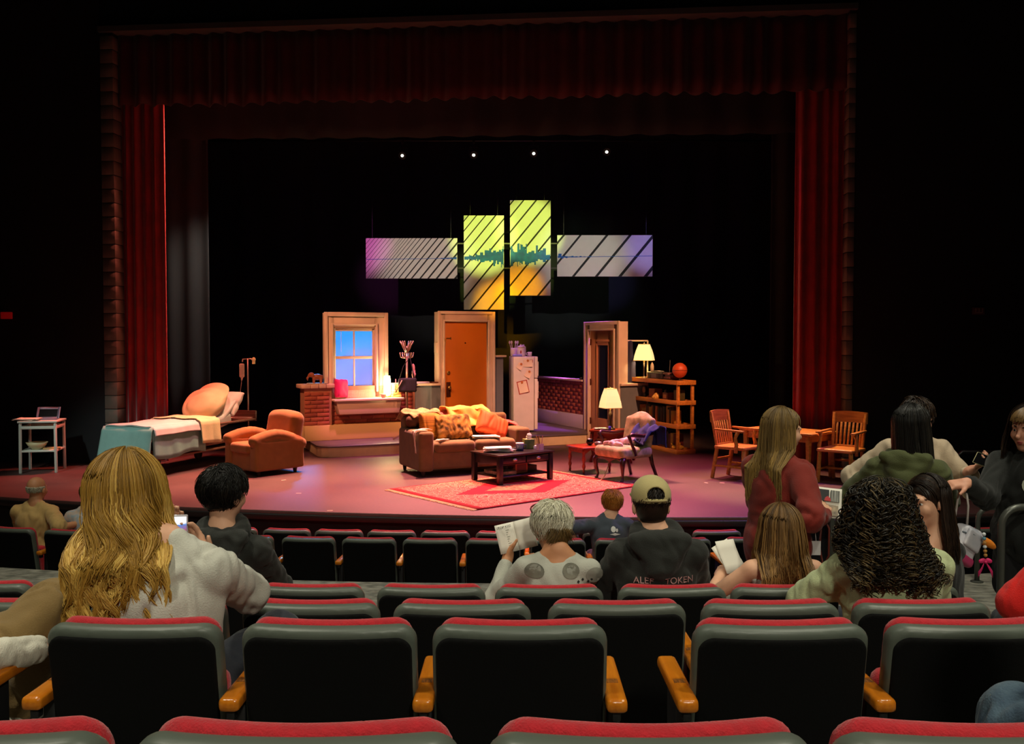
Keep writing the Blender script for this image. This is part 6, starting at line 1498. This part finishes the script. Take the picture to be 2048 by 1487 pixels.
def phone_screen():
    m = bpy.data.materials.new('phone_picture'); m.use_nodes = True; nt = m.node_tree; b = nt.nodes['Principled BSDF']
    tc = nt.nodes.new('ShaderNodeTexCoord'); sx = nt.nodes.new('ShaderNodeSeparateXYZ'); nt.links.new(tc.outputs['Object'], sx.inputs[0])
    n = nt.nodes.new('ShaderNodeTexNoise'); n.inputs['Scale'].default_value = 40; nt.links.new(tc.outputs['Object'], n.inputs['Vector'])
    mr = nt.nodes.new('ShaderNodeMapRange'); mr.inputs[1].default_value = -.072; mr.inputs[2].default_value = .072; nt.links.new(sx.outputs[2], mr.inputs[0])
    ad = nt.nodes.new('ShaderNodeMath'); ad.operation = 'MULTIPLY_ADD'; nt.links.new(n.outputs['Fac'], ad.inputs[0]); ad.inputs[1].default_value = .3; nt.links.new(mr.outputs[0], ad.inputs[2])
    r = nt.nodes.new('ShaderNodeValToRGB'); e = r.color_ramp.elements
    for p_, c_ in ((.35, (150, 130, 190)), (.5, (210, 80, 190)), (.62, (190, 110, 210)), (.72, (16, 20, 60)), (.82, (170, 90, 130)), (.95, (80, 140, 220))):
        k = e.new(p_); k.color = (*lin(c_), 1)
    nt.links.new(ad.outputs[0], r.inputs[0]); nt.links.new(r.outputs[0], b.inputs['Emission Color']); b.inputs['Emission Strength'].default_value = 1.0
    b.inputs['Base Color'].default_value = (.02, .02, .02, 1); nt.links.remove
    return m
b = MB(); b.box((0, -.0056, 0), (.070, .001, .146)); b.build('screen', phone_screen(), ph)
b = MB(); b.box((-.02, -.0064, .055), (.016, .0006, .010)); b.box((.006, -.0064, .05), (.02, .0006, .008)); b.box((.014, -.0064, .01), (.012, .0006, .012)); b.build('bright_spot', mat('screen_bright', (230, 240, 255), .4, emit=(220, 235, 255), estr=1.3), ph)
# 17 --- person cut by the left edge
P = person('person in khaki trousers and white sleeve cut by the left edge', (-1.90, 2.80, .189), 0, 'sit', 1.0, 'fair', wr=(-1.50, 2.92, .82), pr=(.3, -.6, -.6), kr=(-1.52, 3.04, .92), ar=(-1.72, 3.2, .52), h=.009,
           hr=((.2, 1, -.1), (0, 0, -1), .6), top=dict(m=fabric('white_cotton', (216, 212, 196)), sleeve=.98, ease=.022, amp=.008), pants=dict(m=fabric('khaki_cotton', (132, 106, 62)), ease=.022, h=.01, amp=.007), shoes=(220, 216, 200))
short_hair(P, H_brown, N=300, seed=3)
# 4 --- man in black hoodie, fourth row left
P = person('young man with black hair in a black hoodie, fourth row left', (-1.36, 4.36, -.129), 0, 'sit', 1.06, 'fair', lean=-.10, head=(-.5, -.06, 0), headoff=(.0, 0, .03), h=.009,
           top=dict(m=fabric('black_fleece', (38, 40, 36)), hood=True, neck=1, ease=.022, amp=.007, seed=2, h=.009), pants=dict(m=fabric('dark_jeans', (36, 40, 50))))
short_hair(P, H_black, N=2800, L=.07, lift=.008, rad=.0020, seed=2, thick=.024, swirl=.5, nape=-.60, low=-.035)
# 5 --- silver haired woman with programme
P = person('silver-haired woman in a grey circle-print top reading a booklet', (.205, 4.34, -.129), 0., 'sit', .95, 'tan', lean=.02, side=.03, twist=-.1, head=(.45, -.30, .10), headoff=(-.03, .05, -.02), h=.0075,
           wl_=(-.02, 4.60, .72), pl=(-.5, -.4, -1), hl=((.2, .5, .8), (.9, .3, .2), .6), wr=(.20, 4.72, .66),
           top=dict(m=fabric('grey_circle_print', (176, 176, 164)), sleeve=.92, ease=.016, amp=.006, seed=4, h=.009, cut=[(lambda Q: Q.at(.475, 0, -.03), (.10, .10, .035))]), pants=dict(m=fabric('dark_jeans', (36, 40, 50))))
short_hair(P, H_grey, N=2400, L=.085, lift=.012, rad=.0023, seed=5, thick=.026, swirl=.25, nape=-.42, tonebase=.78, tvar=.2, low=-.02, capt=.4)
r = np.random.RandomState(2)
# darker under-hair at the nape
def nape_hair(P, m, N=500, seed=1, lo=-.72, hi=-.30, L=.05):
    r = np.random.RandomState(seed); k = P.s; d = np.stack([r.uniform(-.72, .72, N), -np.ones(N)*.7, r.uniform(lo, hi, N)], 1); d /= np.linalg.norm(d, axis=1, keepdims=True)
    S = 7; tt = np.linspace(0, 1, S); fl = np.stack([r.normal(0, .35, N), np.zeros(N), -np.ones(N)], 1)
    pth = d[:, None, :]*np.array([.078, .098, .090])*k*1.03+V3(0, -.008, .022)*k+fl[:, None, :]*(L*k*tt)[None, :, None]
    pth[..., 1] -= .010*k*np.sin(tt*3)[None]; pth = pth @ P.HR.T+P.hc
    tone = np.clip(r.uniform(0, .6, N)[:, None]+0*tt[None], 0, 1); rr = .0024*k*np.linspace(1, .4, S)[None]*np.ones((N, 1))
    return finish_hair(P, [strand_mesh(pth, rr, tone, 3)], m, 'under_hair')
nape_hair(P, H_dkblond, 700, 3, -.8, -.2, .055)
P_grey = P
M_spots = {'d': mat('print_charcoal', (84, 84, 76), .9, rgb2=(124, 122, 108), vscale=14), 'l': mat('print_grey', (128, 128, 118), .9, rgb2=(150, 150, 138), vscale=18), 'k': mat('print_black', (30, 30, 28), .9)}
def decal_disc(P, x, k, rx, rz, m, name='printed_circle', y=-.135, seed=0, n=20):
    """a printed patch following the back of the garment"""
    me = P.top.data; nv = len(me.vertices); co = np.empty(nv*3, np.float32); me.vertices.foreach_get('co', co); co = co.reshape(-1, 3)
    nn = np.empty(nv*3, np.float32); me.vertices.foreach_get('normal', nn); nn = nn.reshape(-1, 3)
    c = P.at(k, x, y); back = nn[:, 1] < -.15; cb = co[back]
    def proj(q):
        d = (cb[:, 0]-q[0])**2+(cb[:, 2]-q[2])**2; i = np.argsort(d)[:3]; w = 1/(d[i]+1e-6); yy = (cb[i, 1]*w).sum()/w.sum(); return (q[0], yy-.0035, q[2])
    b = MB(); v = [proj(c)]; f = []
    for j, fr in enumerate((.5, 1.)):
        for i in range(n):
            a = 2*PI*i/n; v.append(proj((c[0]+rx*fr*math.cos(a), 0, c[2]+rz*fr*math.sin(a))))
    for i in range(n): f.append((0, 1+(i+1) % n, 1+i)); f.append((1+i, 1+(i+1) % n, 1+n+(i+1) % n, 1+n+i))
    b.add(v, f); return b.build(name, m, P.top, smooth=True)
for x, k, rx, rz, m in ((-.105, .375, .047, .034, 'd'), (.075, .385, .040, .034, 'd'), (.195, .365, .042, .036, 'l'), (-.02, .25, .05, .04, 'l'), (.12, .22, .05, .04, 'd'), (-.16, .24, .045, .04, 'l')): decal_disc(P, x, k, rx, rz, M_spots[m])
for x, k, rx, rz, m in ((-.10, .385, .028, .02, 'l'), (.08, .388, .024, .02, 'l')): decal_disc(P, x, k, rx, rz, M_spots[m], y=-.1385)
rr_ = random.Random(4)
for i in range(4):
    for j in range(3): decal_disc(P, .115+i*.022+rr_.uniform(-.004, .004), .335-j*.028+.01*(i % 2), .007, .008, M_spots['k'], 'printed_square', n=4)
b = MB(); b.tube([P.hc+P.HR@V3(math.sin(a)*.092, math.cos(a)*.05+.02, .075+.045*math.cos(a)) for a in np.linspace(-1.9, 1.9, 14)], .004, 6); b.build('sunglasses', mat('maroon_plastic', (84, 30, 30), .3), P.root, smooth=True)
def booklet(name, label, loc, rot, w, h, spread=.35, m=M_paper, cat='booklet'):
    t = thing(name, label, cat, loc); t.rotation_euler = rot
    for sd in (-1, 1):
        b = MB(); b.grid(lambda u, v: (sd*u*w*math.cos(spread), -u*w*math.sin(spread)*.6-.006*math.sin(u*3), (v-.5)*h), 6, 4, .002); b.build('page', m, t, smooth=True)
    return t
bk = booklet('programme', 'open white programme titled STOP KISS held by the silver-haired woman', (.02, 4.62, .82), (-.25, -.22, .1), .10, .145, .30)
me = text_mesh('STOP KISS', .017); o = link('lettering', me, mat('ink_dark', (44, 44, 40), .8), bk); o.rotation_euler = (PI/2, 0, -.18); o.location = (-.052, -.026, .055)
b = MB()
for k in range(9): b.box((-.05, -.024, .038-k*.011), (.05-.012*(k % 3), .001, .0022))
o = b.build('text_lines', mat('ink_grey', (150, 150, 140), .8), bk); o.rotation_euler = (0, 0, -.18)
# 7 --- man in cap
P = person('man in a backward tan cap and black hoodie, fourth row', (.68, 4.34, -.129), 0., 'sit', 1.04, 'fair', lean=-.04, head=(.08, -.10, 0), headoff=(-.02, .02, -.005), wide=1.08, h=.009,
           top=dict(m=fabric('black_hoodie', (34, 36, 32)), hood=True, neck=1, ease=.024, amp=.007, seed=6, h=.009, wide=1.06), pants=dict(m=fabric('dark_jeans', (36, 40, 50))))
short_hair(P, H_dark, N=900, L=.03, lift=.004, rad=.0022, seed=7, thick=.010, nape=-.72, low=-.06, tonebase=.35)
S = SDF(); c, R, k = P.hc, P.HR, P.s
S.ell(c+R@V3(0, -.010, .046)*k, V3(.090, .112, .092)*k, R, .01).cone(c+R@V3(-.05, .10, .045), c+R@V3(-.04, .19, .03), .012, k=.02).cone(c+R@V3(.05, .10, .045), c+R@V3(.04, .19, .03), .012, k=.02).box(c+R@V3(0, .14, .04), (.06, .06, .006), .005, R, .02)
S.ell(c+R@V3(0, -.010, .04)*k, V3(.083, .105, .084)*k, R, .005, True).box(c+R@V3(0, 0, -.085)*k, (.2, .25, .10), .005, R, .004, True)
S.ell(c+R@V3(0, -.13, .052)*k, V3(.042, .06, .036)*k, R, .004, True)
cp = S.build('baseball_cap', fabric('tan_twill', (188, 172, 118), bump=.12), P.root, h=.0045)
b = MB(); b.tube([c+R@(V3(math.sin(a)*.083, -.012-math.cos(a)*.103, .026)*k) for a in np.linspace(-.62, .62, 9)], .0085, 6); b.build('strap', fabric('tan_twill', (188, 172, 118)), cp, smooth=True)
M_print = mat('print_rose', (196, 150, 146), .9)
def back_text(P, txt, size, x, k, m, y=-.16):
    me = text_mesh(txt, size, 'back_print', .0006); co = np.empty(len(me.vertices)*3, np.float32); me.vertices.foreach_get('co', co); co = co.reshape(-1, 3)
    tp = P.top.data; nv = len(tp.vertices); tc = np.empty(nv*3, np.float32); tp.vertices.foreach_get('co', tc); tc = tc.reshape(-1, 3); tn = np.empty(nv*3, np.float32); tp.vertices.foreach_get('normal', tn); tn = tn.reshape(-1, 3)
    cb = tc[tn[:, 1] < -.2]; c = P.at(k, x, y); out = np.zeros_like(co)
    out[:, 0] = c[0]+co[:, 0]; out[:, 2] = c[2]+co[:, 1]
    for i in range(len(co)):
        d = (cb[:, 0]-out[i, 0])**2+(cb[:, 2]-out[i, 2])**2; j = np.argsort(d)[:4]; out[i, 1] = cb[j, 1].min()-.004-co[i, 2]
    me.vertices.foreach_set('co', out.ravel()); me.update(); me.materials.clear()
    return link('back_print', me, m, P.top)
back_text(P, 'ALEF', .042, -.075, .285, M_print); back_text(P, 'TOKEN', .042, .085, .285, M_print)
# 9 --- light brown haired woman, bare shoulders
P = person('woman with long light brown hair and bare shoulders, fourth row', (1.28, 4.34, -.129), 0, 'sit', .95, 'fair', lean=0, head=(.1, -.12, 0), headoff=(0, .01, -.035), h=.009, wl_=(1.05, 4.62, .62),
           top=dict(m=fabric('white_tank', (200, 200, 190)), sleeve=0, ease=.010, amp=.004, cut=[(lambda Q: Q.at(.46), (.3, .3, .13))]), pants=dict(m=fabric('dark_jeans', (36, 40, 50))))
long_hair(P, H_brown, N=1500, K=70, length=.27, lvar=.10, vol=.75, wave=.008, wf=1.2, rad=.0024, flare=.018, backy=-.155, seed=8, tonebase=.42, tvar=.2)
sheets('programme', 'white programme held by the woman with light brown hair', (1.10, 4.66, .70), .4, .12, .17, 2, seed=3, cat='booklet'); bpy.data.objects['programme.001'].rotation_euler = (1.0, -.4, .7)
# 10 --- curly haired woman in pale green tee
P = person('woman with dark curly hair in a pale green tee, third row', (1.44, 3.50, .05), 0., 'sit', 1.0, 'tan', lean=-.02, side=0, head=(-.3, -.05, .05), headoff=(-.03, .0, -.035), wide=1.05, h=.0095,
           wl_=(1.12, 3.85, .62), pl=(-1, -.5, -.5), top=dict(m=fabric('pale_green_cotton', (176, 186, 142)), sleeve=.46, ease=.026, amp=.009, seed=8, h=.009, wide=1.08), pants=dict(m=fabric('dark_jeans', (36, 40, 50))))
long_hair(P, H_curly, N=1000, K=170, length=.21, lvar=.22, vol=1.1, wave=.012, wf=2.0, rad=.0026, flare=.028, backy=-.17, seed=9, S2=72, sides=3, curl=.016, cf=6.5, tonebase=.42, tvar=.25, clump=.5, front=2.2, capt=.05, tipr=.7, root=(.02, 1.2))
# 11 --- woman turned to the left, fourth row right
P = person('woman with long dark hair turning her face to the left, fourth row', (2.05, 4.42, -.129), .7, 'sit', 1.0, 'fair', lean=.02, head=(1.35, -.05, .1), headoff=(-.03, .0, .04), h=.0075, face_=True,
           top=dict(m=fabric('black_vneck', (22, 20, 20)), ease=.012, amp=.005, cut=[(lambda Q: Q.at(.46, -.05, .0), (.10, .16, .07))]), pants=dict(m=fabric('dark_jeans', (36, 40, 50))))
long_hair(P, H_dark, N=1500, K=70, length=.34, lvar=.08, vol=.55, wave=.006, wf=1.2, rad=.0023, flare=.02, backy=None, seed=10, front=1.75, tonebase=.4, tvar=.15)
# 15 --- red tee at right edge
P = person('person in a bright red tee cut by the right edge', (2.255, 3.46, .05), 0., 'sit', 1.05, 'tan', lean=-.02, wl_=(2.05, 3.72, .66), pl=(-1, -.55, -.2), h=.009,
           top=dict(m=fabric('bright_red_cotton', (222, 22, 16)), sleeve=.44, ease=.032, amp=.006, h=.009), pants=dict(m=fabric('dark_jeans', (36, 40, 50))))
short_hair(P, H_dark, N=400, seed=13)
# 16 --- jeans knee, nearest row right
P = person('person in blue jeans cut by the lower right corner', (1.30, 1.62, .393), 0., 'sit', 1.03, 'fair', h=.012, kl=(1.075, 1.93, .985), al=(1.10, 2.0, .50), top=dict(m=fabric('white_cotton', (216, 212, 196)), ease=.02), pants=dict(m=fabric('blue_denim', (74, 96, 112), (56, 76, 96), 30), ease=.02, h=.009))
short_hair(P, H_brown, N=300, seed=14)
# 2, 3 --- couple in the front block at left
P = person('bald man in a tan shirt seated at far left', (-4.66, 9.0, -.785), -.1, 'sit', 1.02, 'tan', lean=-.02, head=(-.1, -.05, 0), wide=1.1, h=.011, wr=(-4.20, 9.0, .02), pr=(.3, -.9, -.3), hr=((.9, .2, -.3), (0, -.5, -.8), .5), top=dict(m=fabric('tan_shirt', (190, 156, 96)), sleeve=.46, ease=.03, amp=.008, h=.012), pants=dict(m=fabric('dark_jeans', (36, 40, 50))))
# fringe of hair round the back and sides only
def fringe_hair(P, m, N=700, seed=0):
    r = np.random.RandomState(seed); k = P.s; a = r.uniform(-1.8, 1.8, N); z = r.uniform(-.55, .0, N); q = np.sqrt(1-z*z)
    d = np.stack([q*np.sin(a), -q*np.cos(a), z], 1); S = 5; tt = np.linspace(0, 1, S)
    pth = d[:, None, :]*np.array([.076, .096, .088])*k+V3(0, -.014, .03)*k+np.array([0, 0, -1.])*(.016*k*tt)[None, :, None]+d[:, None, :]*(.006*k*np.sin(tt*3))[None, :, None]
    pth = pth @ P.HR.T+P.hc; tone = np.clip(r.normal(.55, .2, N), 0, 1)[:, None]*np.ones((1, S)); rr = .0024*k*np.linspace(1, .4, S)[None]*np.ones((N, 1))
    return finish_hair(P, [strand_mesh(pth, rr, tone, 3)], m, 'hair')
fringe_hair(P, H_grey)
P = person('woman with a blonde bun in a floral top beside the bald man', (-4.16, 9.02, -.785), .05, 'sit', .97, 'fair', lean=.0, head=(.2, -.1, 0), h=.012, wl_=(-4.32, 9.22, -.1), top=dict(m=fabric('floral_pastel', (196, 176, 160), (150, 168, 180), 30), ease=.02, h=.013), pants=dict(m=fabric('dark_jeans', (36, 40, 50))))
short_hair(P, H_dkblond, N=900, L=.07, lift=.004, rad=.003, seed=16, thick=.014, swirl=.1, crown=(0, -.9), tonebase=.5)
S = SDF(); c = P.hc+P.HR@V3(.0, -.095, .085)
for k in range(9): a = k*.7; S.cone(c+V3(math.cos(a)*.024, math.sin(a)*.014, math.sin(a)*.024), c+V3(math.cos(a+.8)*.026, math.sin(a+.8)*.014, math.sin(a+.8)*.026), .022, k=.01)
me = S.mesh('hair_bun', .007, folds(.003, 60, 2)); at_ = me.attributes.new('tone', 'FLOAT', 'POINT'); at_.data.foreach_set('value', np.random.RandomState(0).uniform(.6, 1, len(me.vertices)).astype(np.float32)); link('hair_bun', me, H_dkblond, P.root)
# 6 --- ginger person in blue-grey tee, front block
P = person('person with ginger hair in a blue-grey tee, front block', (.90, 8.42, -.785), 0., 'sit', 1.0, 'fair', lean=.10, head=(.05, -.35, 0), headoff=(.03, .02, -.03), h=.011, wl_=(.62, 8.42, -.10), pl=(-.8, -.4, .2), top=dict(m=fabric('blue_grey_tee', (66, 74, 84)), sleeve=.46, ease=.026, amp=.007, h=.011, wide=1.05), pants=dict(m=fabric('dark_jeans', (36, 40, 50))))
short_hair(P, H_ginger, N=1100, L=.06, lift=.014, rad=.003, seed=17, thick=.022, swirl=.4, nape=-.55)
M_pw = mat('print_white', (226, 226, 220), .9)
decal_disc(P, .02, .345, .022, .026, M_pw, 'shirt_emblem'); decal_disc(P, .052, .335, .010, .016, M_pw, 'shirt_emblem'); decal_disc(P, .035, .30, .05, .012, M_pw, 'shirt_emblem', n=4)
# 8 --- standing woman in red sweater
P = person('woman with long straight hair in a red-brown sweater, standing with a magazine', (1.44, 5.0, -.17), -.95, 'stand', .985, 'fair', lean=.02, head=(-.35, -.10, 0), h=.0068, face_=True,
           wr=(1.655, 4.90, .875), pr=(-.3, -1, -.5), hr=((.45, .8, .35), (-.3, .6, -.7), .35), wl_=(1.66, 5.22, .90), pl=(-.2, .6, -.8), hl=((.8, -.3, .3), (0, -.3, -1), .5),
           top=dict(m=fabric('rust_sweater', (128, 34, 22)), ease=.034, amp=.012, freq=10, h=.009, wide=1.05, longer=.06, seed=5, neck=1, name='sweater'), pants=dict(m=fabric('black_leggings', (20, 20, 20)), ease=.004))
long_hair(P, H_dkblond, N=2000, K=70, length=.36, lvar=.08, vol=.5, wave=.005, wf=1.0, rad=.0023, flare=.012, backy=-.13, seed=18, front=1.8, tonebase=.42, tvar=.18)
mg = thing('magazine', 'open magazine with black and red pages held by the woman in red', 'magazine', (1.70, 5.0, .925)); mg.rotation_euler = (-.5, .10, -.2)
b = MB(); b.grid(lambda u, v: ((u-.5)*.175, .004*math.sin(u*3), (v-.5)*.17), 8, 6, .004); b.build('page', M_paper, mg, smooth=True)
for x0, x1, z0, z1, nm, m in ((-.06, .02, .005, .07, 'black_block', mat('ink_black', (20, 20, 20), .6)), (.028, .075, .005, .07, 'text_column', mat('ink_stripe', (60, 64, 60), .6, rgb2=(170, 170, 160), vscale=40, stretch=(6, 1, .2))), (-.07, .07, -.075, -.015, 'photo_block', mat('ink_photo', (190, 170, 140), .6, rgb2=(110, 100, 90), vscale=30))):
    b = MB(); b.bx(x0, x1, -.0005, -.0065, z0, z1); b.build(nm, m, mg)
b = MB(); b.prism_xz([(-.005, .006), (.03, .006), (.028, .022), (.012, .034), (.0, .024)], -.0075, -.001); b.build('red_figure', mat('ink_red', (190, 40, 44), .6), mg)
b = MB(); b.bx(-.05, -.036, -.0075, -.001, .03, .062); b.build('red_title', mat('ink_red', (190, 40, 44), .6), mg)
b = MB(); b.tube([(1.655, 4.91, .85), (1.64, 4.90, .70), (1.66, 4.9, .60), (1.69, 4.9, .655), (1.69, 4.9, .80), (1.665, 4.91, .86)], .006, 6); tag(b.build('wrist_strap', mat('brown_leather_strap', (96, 34, 22), .5), smooth=True), 'reddish leather strap hanging from the hand of the woman in red', 'strap')
b = MB(); b.box((0, 0, 0), (.05, .003, .075)); b.tube([(0, 0, .037), (-.01, 0, .14)], .002, 5); tag(b.build('name_card', mat('pale_card', (206, 206, 206), .5), loc=(1.615, 4.88, .70)), 'white card hanging below the sleeve of the woman in red', 'card')
# 12 --- standing woman in green hoodie
P = person('woman with long black hair in an olive hoodie, standing in the aisle', (2.19, 5.1, -.17), -.55, 'stand', .97, 'fair', lean=.03, head=(-.55, -.05, 0), headoff=(.02, .0, .03), h=.010,
           wr=(2.50, 5.42, .86), pr=(.2, -1, -.5), wl_=(2.15, 5.5, .9), top=dict(m=fabric('olive_velour', (78, 84, 46)), hood=True, neck=1, ease=.036, amp=.011, freq=11, seed=9, h=.0095, wide=1.08, longer=.05, name='hoodie'), pants=dict(m=fabric('black_leggings', (20, 20, 20)), ease=.008))
long_hair(P, H_black, N=1900, K=60, length=.46, lvar=.06, vol=.62, wave=.004, wf=1.0, rad=.0024, flare=.01, backy=None, seed=19, front=1.9, tonebase=.45, tvar=.2, gx=.10)
# 13 --- person in beige shirt behind with a phone
P = person('person in a beige shirt holding a phone behind the olive hoodie', (2.51, 5.75, -.17), PI-.15, 'stand', 1.0, 'rosy', lean=.03, head=(.25, -.25, 0), headoff=(0, 0, -.01), h=.0068, face_=True,
           wl_=(2.70, 5.44, 1.03), pl=(.6, .4, -.8), hl=((.5, -.5, .5), (.2, -.3, .9), .6), wr=(2.20, 5.62, .86), top=dict(m=fabric('beige_cotton', (206, 184, 156)), sleeve=.97, ease=.03, amp=.009, h=.010, wide=1.06, seed=11), pants=dict(m=fabric('bright_blue_jeans', (60, 96, 170))))
short_hair(P, H_dark, N=900, L=.07, lift=.01, rad=.003, seed=20, thick=.02)
t = thing('smartphone', 'dark smartphone in the hand of the person in beige', 'phone', (2.755, 5.33, 1.10)); t.rotation_euler = (.5, -.9, .5)
b = MB(); b.box((0, 0, 0), (.075, .15, .009)); b.build('case', mat('pale_gold_case', (206, 196, 150), .3), t, bevel=.004)
b = MB(); b.box((0, 0, .0052), (.069, .142, .001)); b.build('screen', mat('phone_glass', (14, 14, 16), .1), t)
# 14 --- woman in skull sweatshirt at right edge
P = person('woman with fringe in a black skull sweatshirt reaching out a backpack', (2.845, 5.05, -.17), 2.30, 'stand', 1.0, 'rosy', lean=.03, head=(-.12, -.10, -.05), headoff=(0, 0, -.01), h=.0065, face_=True,
           wr=(2.405, 4.86, 1.05), pr=(.3, .2, -1), hr=((-.95, -.05, -.1), (.1, .3, -.9), .75), top=dict(m=fabric('black_sweatshirt', (26, 28, 26)), sleeve=.97, ease=.03, amp=.009, seed=12, h=.0095, wide=1.06, neck=1, longer=.03, name='sweatshirt'), pants=dict(m=fabric('black_shorts', (18, 18, 20)), to=.35, ease=.02))
long_hair(P, H_dark, N=1500, K=60, length=.26, lvar=.08, vol=.6, wave=.008, wf=1.4, rad=.0024, flare=.02, backy=None, seed=21, front=1.95, tonebase=.3, tvar=.15)
# fringe falling over the forehead
r = np.random.RandomState(3); N = 420; a = r.uniform(-.8, .8, N); S = 9; tt = np.linspace(0, 1, S)
th = .15+tt[None, :]*(1.02+.10*r.normal(size=N))[:, None]
loc_ = np.stack([np.sin(th)*np.sin(a)[:, None]*.088, np.sin(th)*np.cos(a)[:, None]*.108+.004, np.cos(th)*.098+.030], -1)
pth = loc_ @ P.HR.T*P.s+P.hc; finish_hair(P, [strand_mesh(pth, .0026*np.ones((N, S))*np.linspace(1, .5, S), np.clip(r.normal(.5, .25, N), 0, 1)[:, None]*np.ones((1, S)), 3)], H_fringe, 'fringe')
b = MB(); b.tube([P.wt[1]+nrm(P.el[1]-P.wt[1])*.02+q for q in [0.033*V3(0, math.cos(a), math.sin(a)) for a in np.linspace(0, 6.28, 17)]], .005, 6, cap=False); b.build('bracelet', mat('steel_bracelet', (190, 190, 176), .25, metal=.8), P.root, smooth=True)
# skull print on the chest
def front_patch(P, poly, x, k, m, name):
    tp = P.top.data; nv = len(tp.vertices); tc = np.empty(nv*3, np.float32); tp.vertices.foreach_get('co', tc); tc = tc.reshape(-1, 3); tn = np.empty(nv*3, np.float32); tp.vertices.foreach_get('normal', tn); tn = tn.reshape(-1, 3)
    cb = tc[tn[:, 1] > .2]; c = P.at(k, x, .13)
    def proj(px_, pz): q0, q2 = c[0]+px_, c[2]+pz; d = (cb[:, 0]-q0)**2+(cb[:, 2]-q2)**2; j = np.argsort(d)[:3]; return (q0, cb[j, 1].max()+.004, q2)
    cx0 = sum(p[0] for p in poly)/len(poly); cz0 = sum(p[1] for p in poly)/len(poly); v = [proj(cx0, cz0)]; n = len(poly)
    for f in (.5, 1.): v += [proj(cx0+(p[0]-cx0)*f, cz0+(p[1]-cz0)*f) for p in poly]
    fc = []
    for i in range(n): j = (i+1) % n; fc.append((0, 1+i, 1+j)); fc.append((1+i, 1+n+i, 1+n+j, 1+j))
    b = MB(); b.add(v, fc); return b.build(name, m, P.top, smooth=True)
ell_ = lambda cx, cz, rx, rz, n=16: [(cx+rx*math.cos(2*PI*i/n), cz+rz*math.sin(2*PI*i/n)) for i in range(n)]
M_skull = mat('print_bone', (196, 200, 176), .9)
front_patch(P, ell_(0, .02, .055, .05), -.06, .27, M_skull, 'skull_print'); front_patch(P, [(-.03, -.02), (.03, -.02), (.026, -.066), (-.026, -.066)], -.06, .27, M_skull, 'skull_print')
M_pk = mat('print_dark', (16, 16, 16), .9)
for x in (-.025, .025): front_patch(P, ell_(x, .005, .013, .015, 12), -.06, .2705, M_pk, 'skull_eye').location = (0, .006, 0)
# backpack in her hand
bp = thing('backpack', 'small pale shiny backpack with pink base hanging from an outstretched hand', 'backpack', (2.40, 4.86, .0))
M_pale = mat('iridescent_fabric', (176, 178, 190), .35, rgb2=(206, 200, 206), vscale=9, bump=.2, bscale=14); M_pinkb = mat('pink_vinyl', (196, 60, 110), .35)
Rb = rotm(0, .55, .4)
SDF().box((-.01, 0, .735), (.075, .05, .095), .035, Rb).build('body', M_pale, bp, h=.008, disp=folds(.006, 26, 4))
SDF().box(V3(-.01, 0, .735)+Rb@V3(0, 0, -.085), (.077, .052, .028), .02, Rb).build('base', M_pinkb, bp, h=.008)
SDF().box(V3(-.01, 0, .735)+Rb@V3(.0, -.05, .02), (.06, .012, .05), .01, Rb).build('pocket', M_pale, bp, h=.007)
for dx in (-.03, .03):
    b = MB(); b.tube([(-.02+dx*.4, .0, 1.05), (-.02+dx, 0, .93), (-.03+dx*1.2, .0, .82)], .006, 6); b.build('strap', mat('white_strap', (206, 196, 190), .6), bp, smooth=True)
b = MB(); b.tube([(-.04, -.04, .80), (.01, -.055, .79), (.06, -.03, .76)], .005, 6); b.build('zip', mat('zip_grey', (120, 130, 140), .3, metal=.5), bp, smooth=True)
ch = thing('plush_charm', 'orange plush charm hanging beside the backpack', 'charm', (2.50, 4.85, .74))
SDF().ell((0, 0, 0), (.034, .02, .022), rotm(0, .5, 0)).ell((.036, 0, -.022), (.022, .016, .014), rotm(0, .7, 0)).build('body', mat('orange_plush', (226, 128, 26), .9, bump=.3), ch, h=.005)
b = MB(); b.tube([(-.03, 0, .01), (-.05, 0, .03)], .003, 5); b.build('cord', M_fix, ch)
bc = thing('bead_charm', 'string of white and blue beads on the backpack', 'charm', (2.465, 4.80, .79))
for k in range(6):
    b = MB(); b.sphere((.002*k, 0, -.022*k), .010, 10, 8); b.build('bead', [mat('bead_white', (220, 224, 226), .3), mat('bead_blue', (110, 160, 180), .3), mat('bead_gold', (196, 140, 70), .3)][k % 3 if k < 4 else 2], bc, smooth=True)
bo = thing('ribbon_bow', 'hot pink ribbon bow hanging under the beads', 'bow', (2.475, 4.80, .645))
M_bow = mat('hot_pink_ribbon', (226, 40, 110), .6)
for sd in (-1, 1):
    b = MB(); b.grid(lambda u, v: (sd*(.006+v*.032), -.006*math.sin(v*3), -.008-v*.06+(u-.5)*(.012+.022*v)), 3, 6, .002); b.build('tail', M_bow, bo, smooth=True)
    SDF().ell((sd*.017, 0, .006), (.02, .009, .013), rotm(0, sd*.4, 0)).build('loop', M_bow, bo, h=.004)
SDF().ell((0, -.002, 0), (.009, .009, .010)).build('knot', M_bow, bo, h=.003)
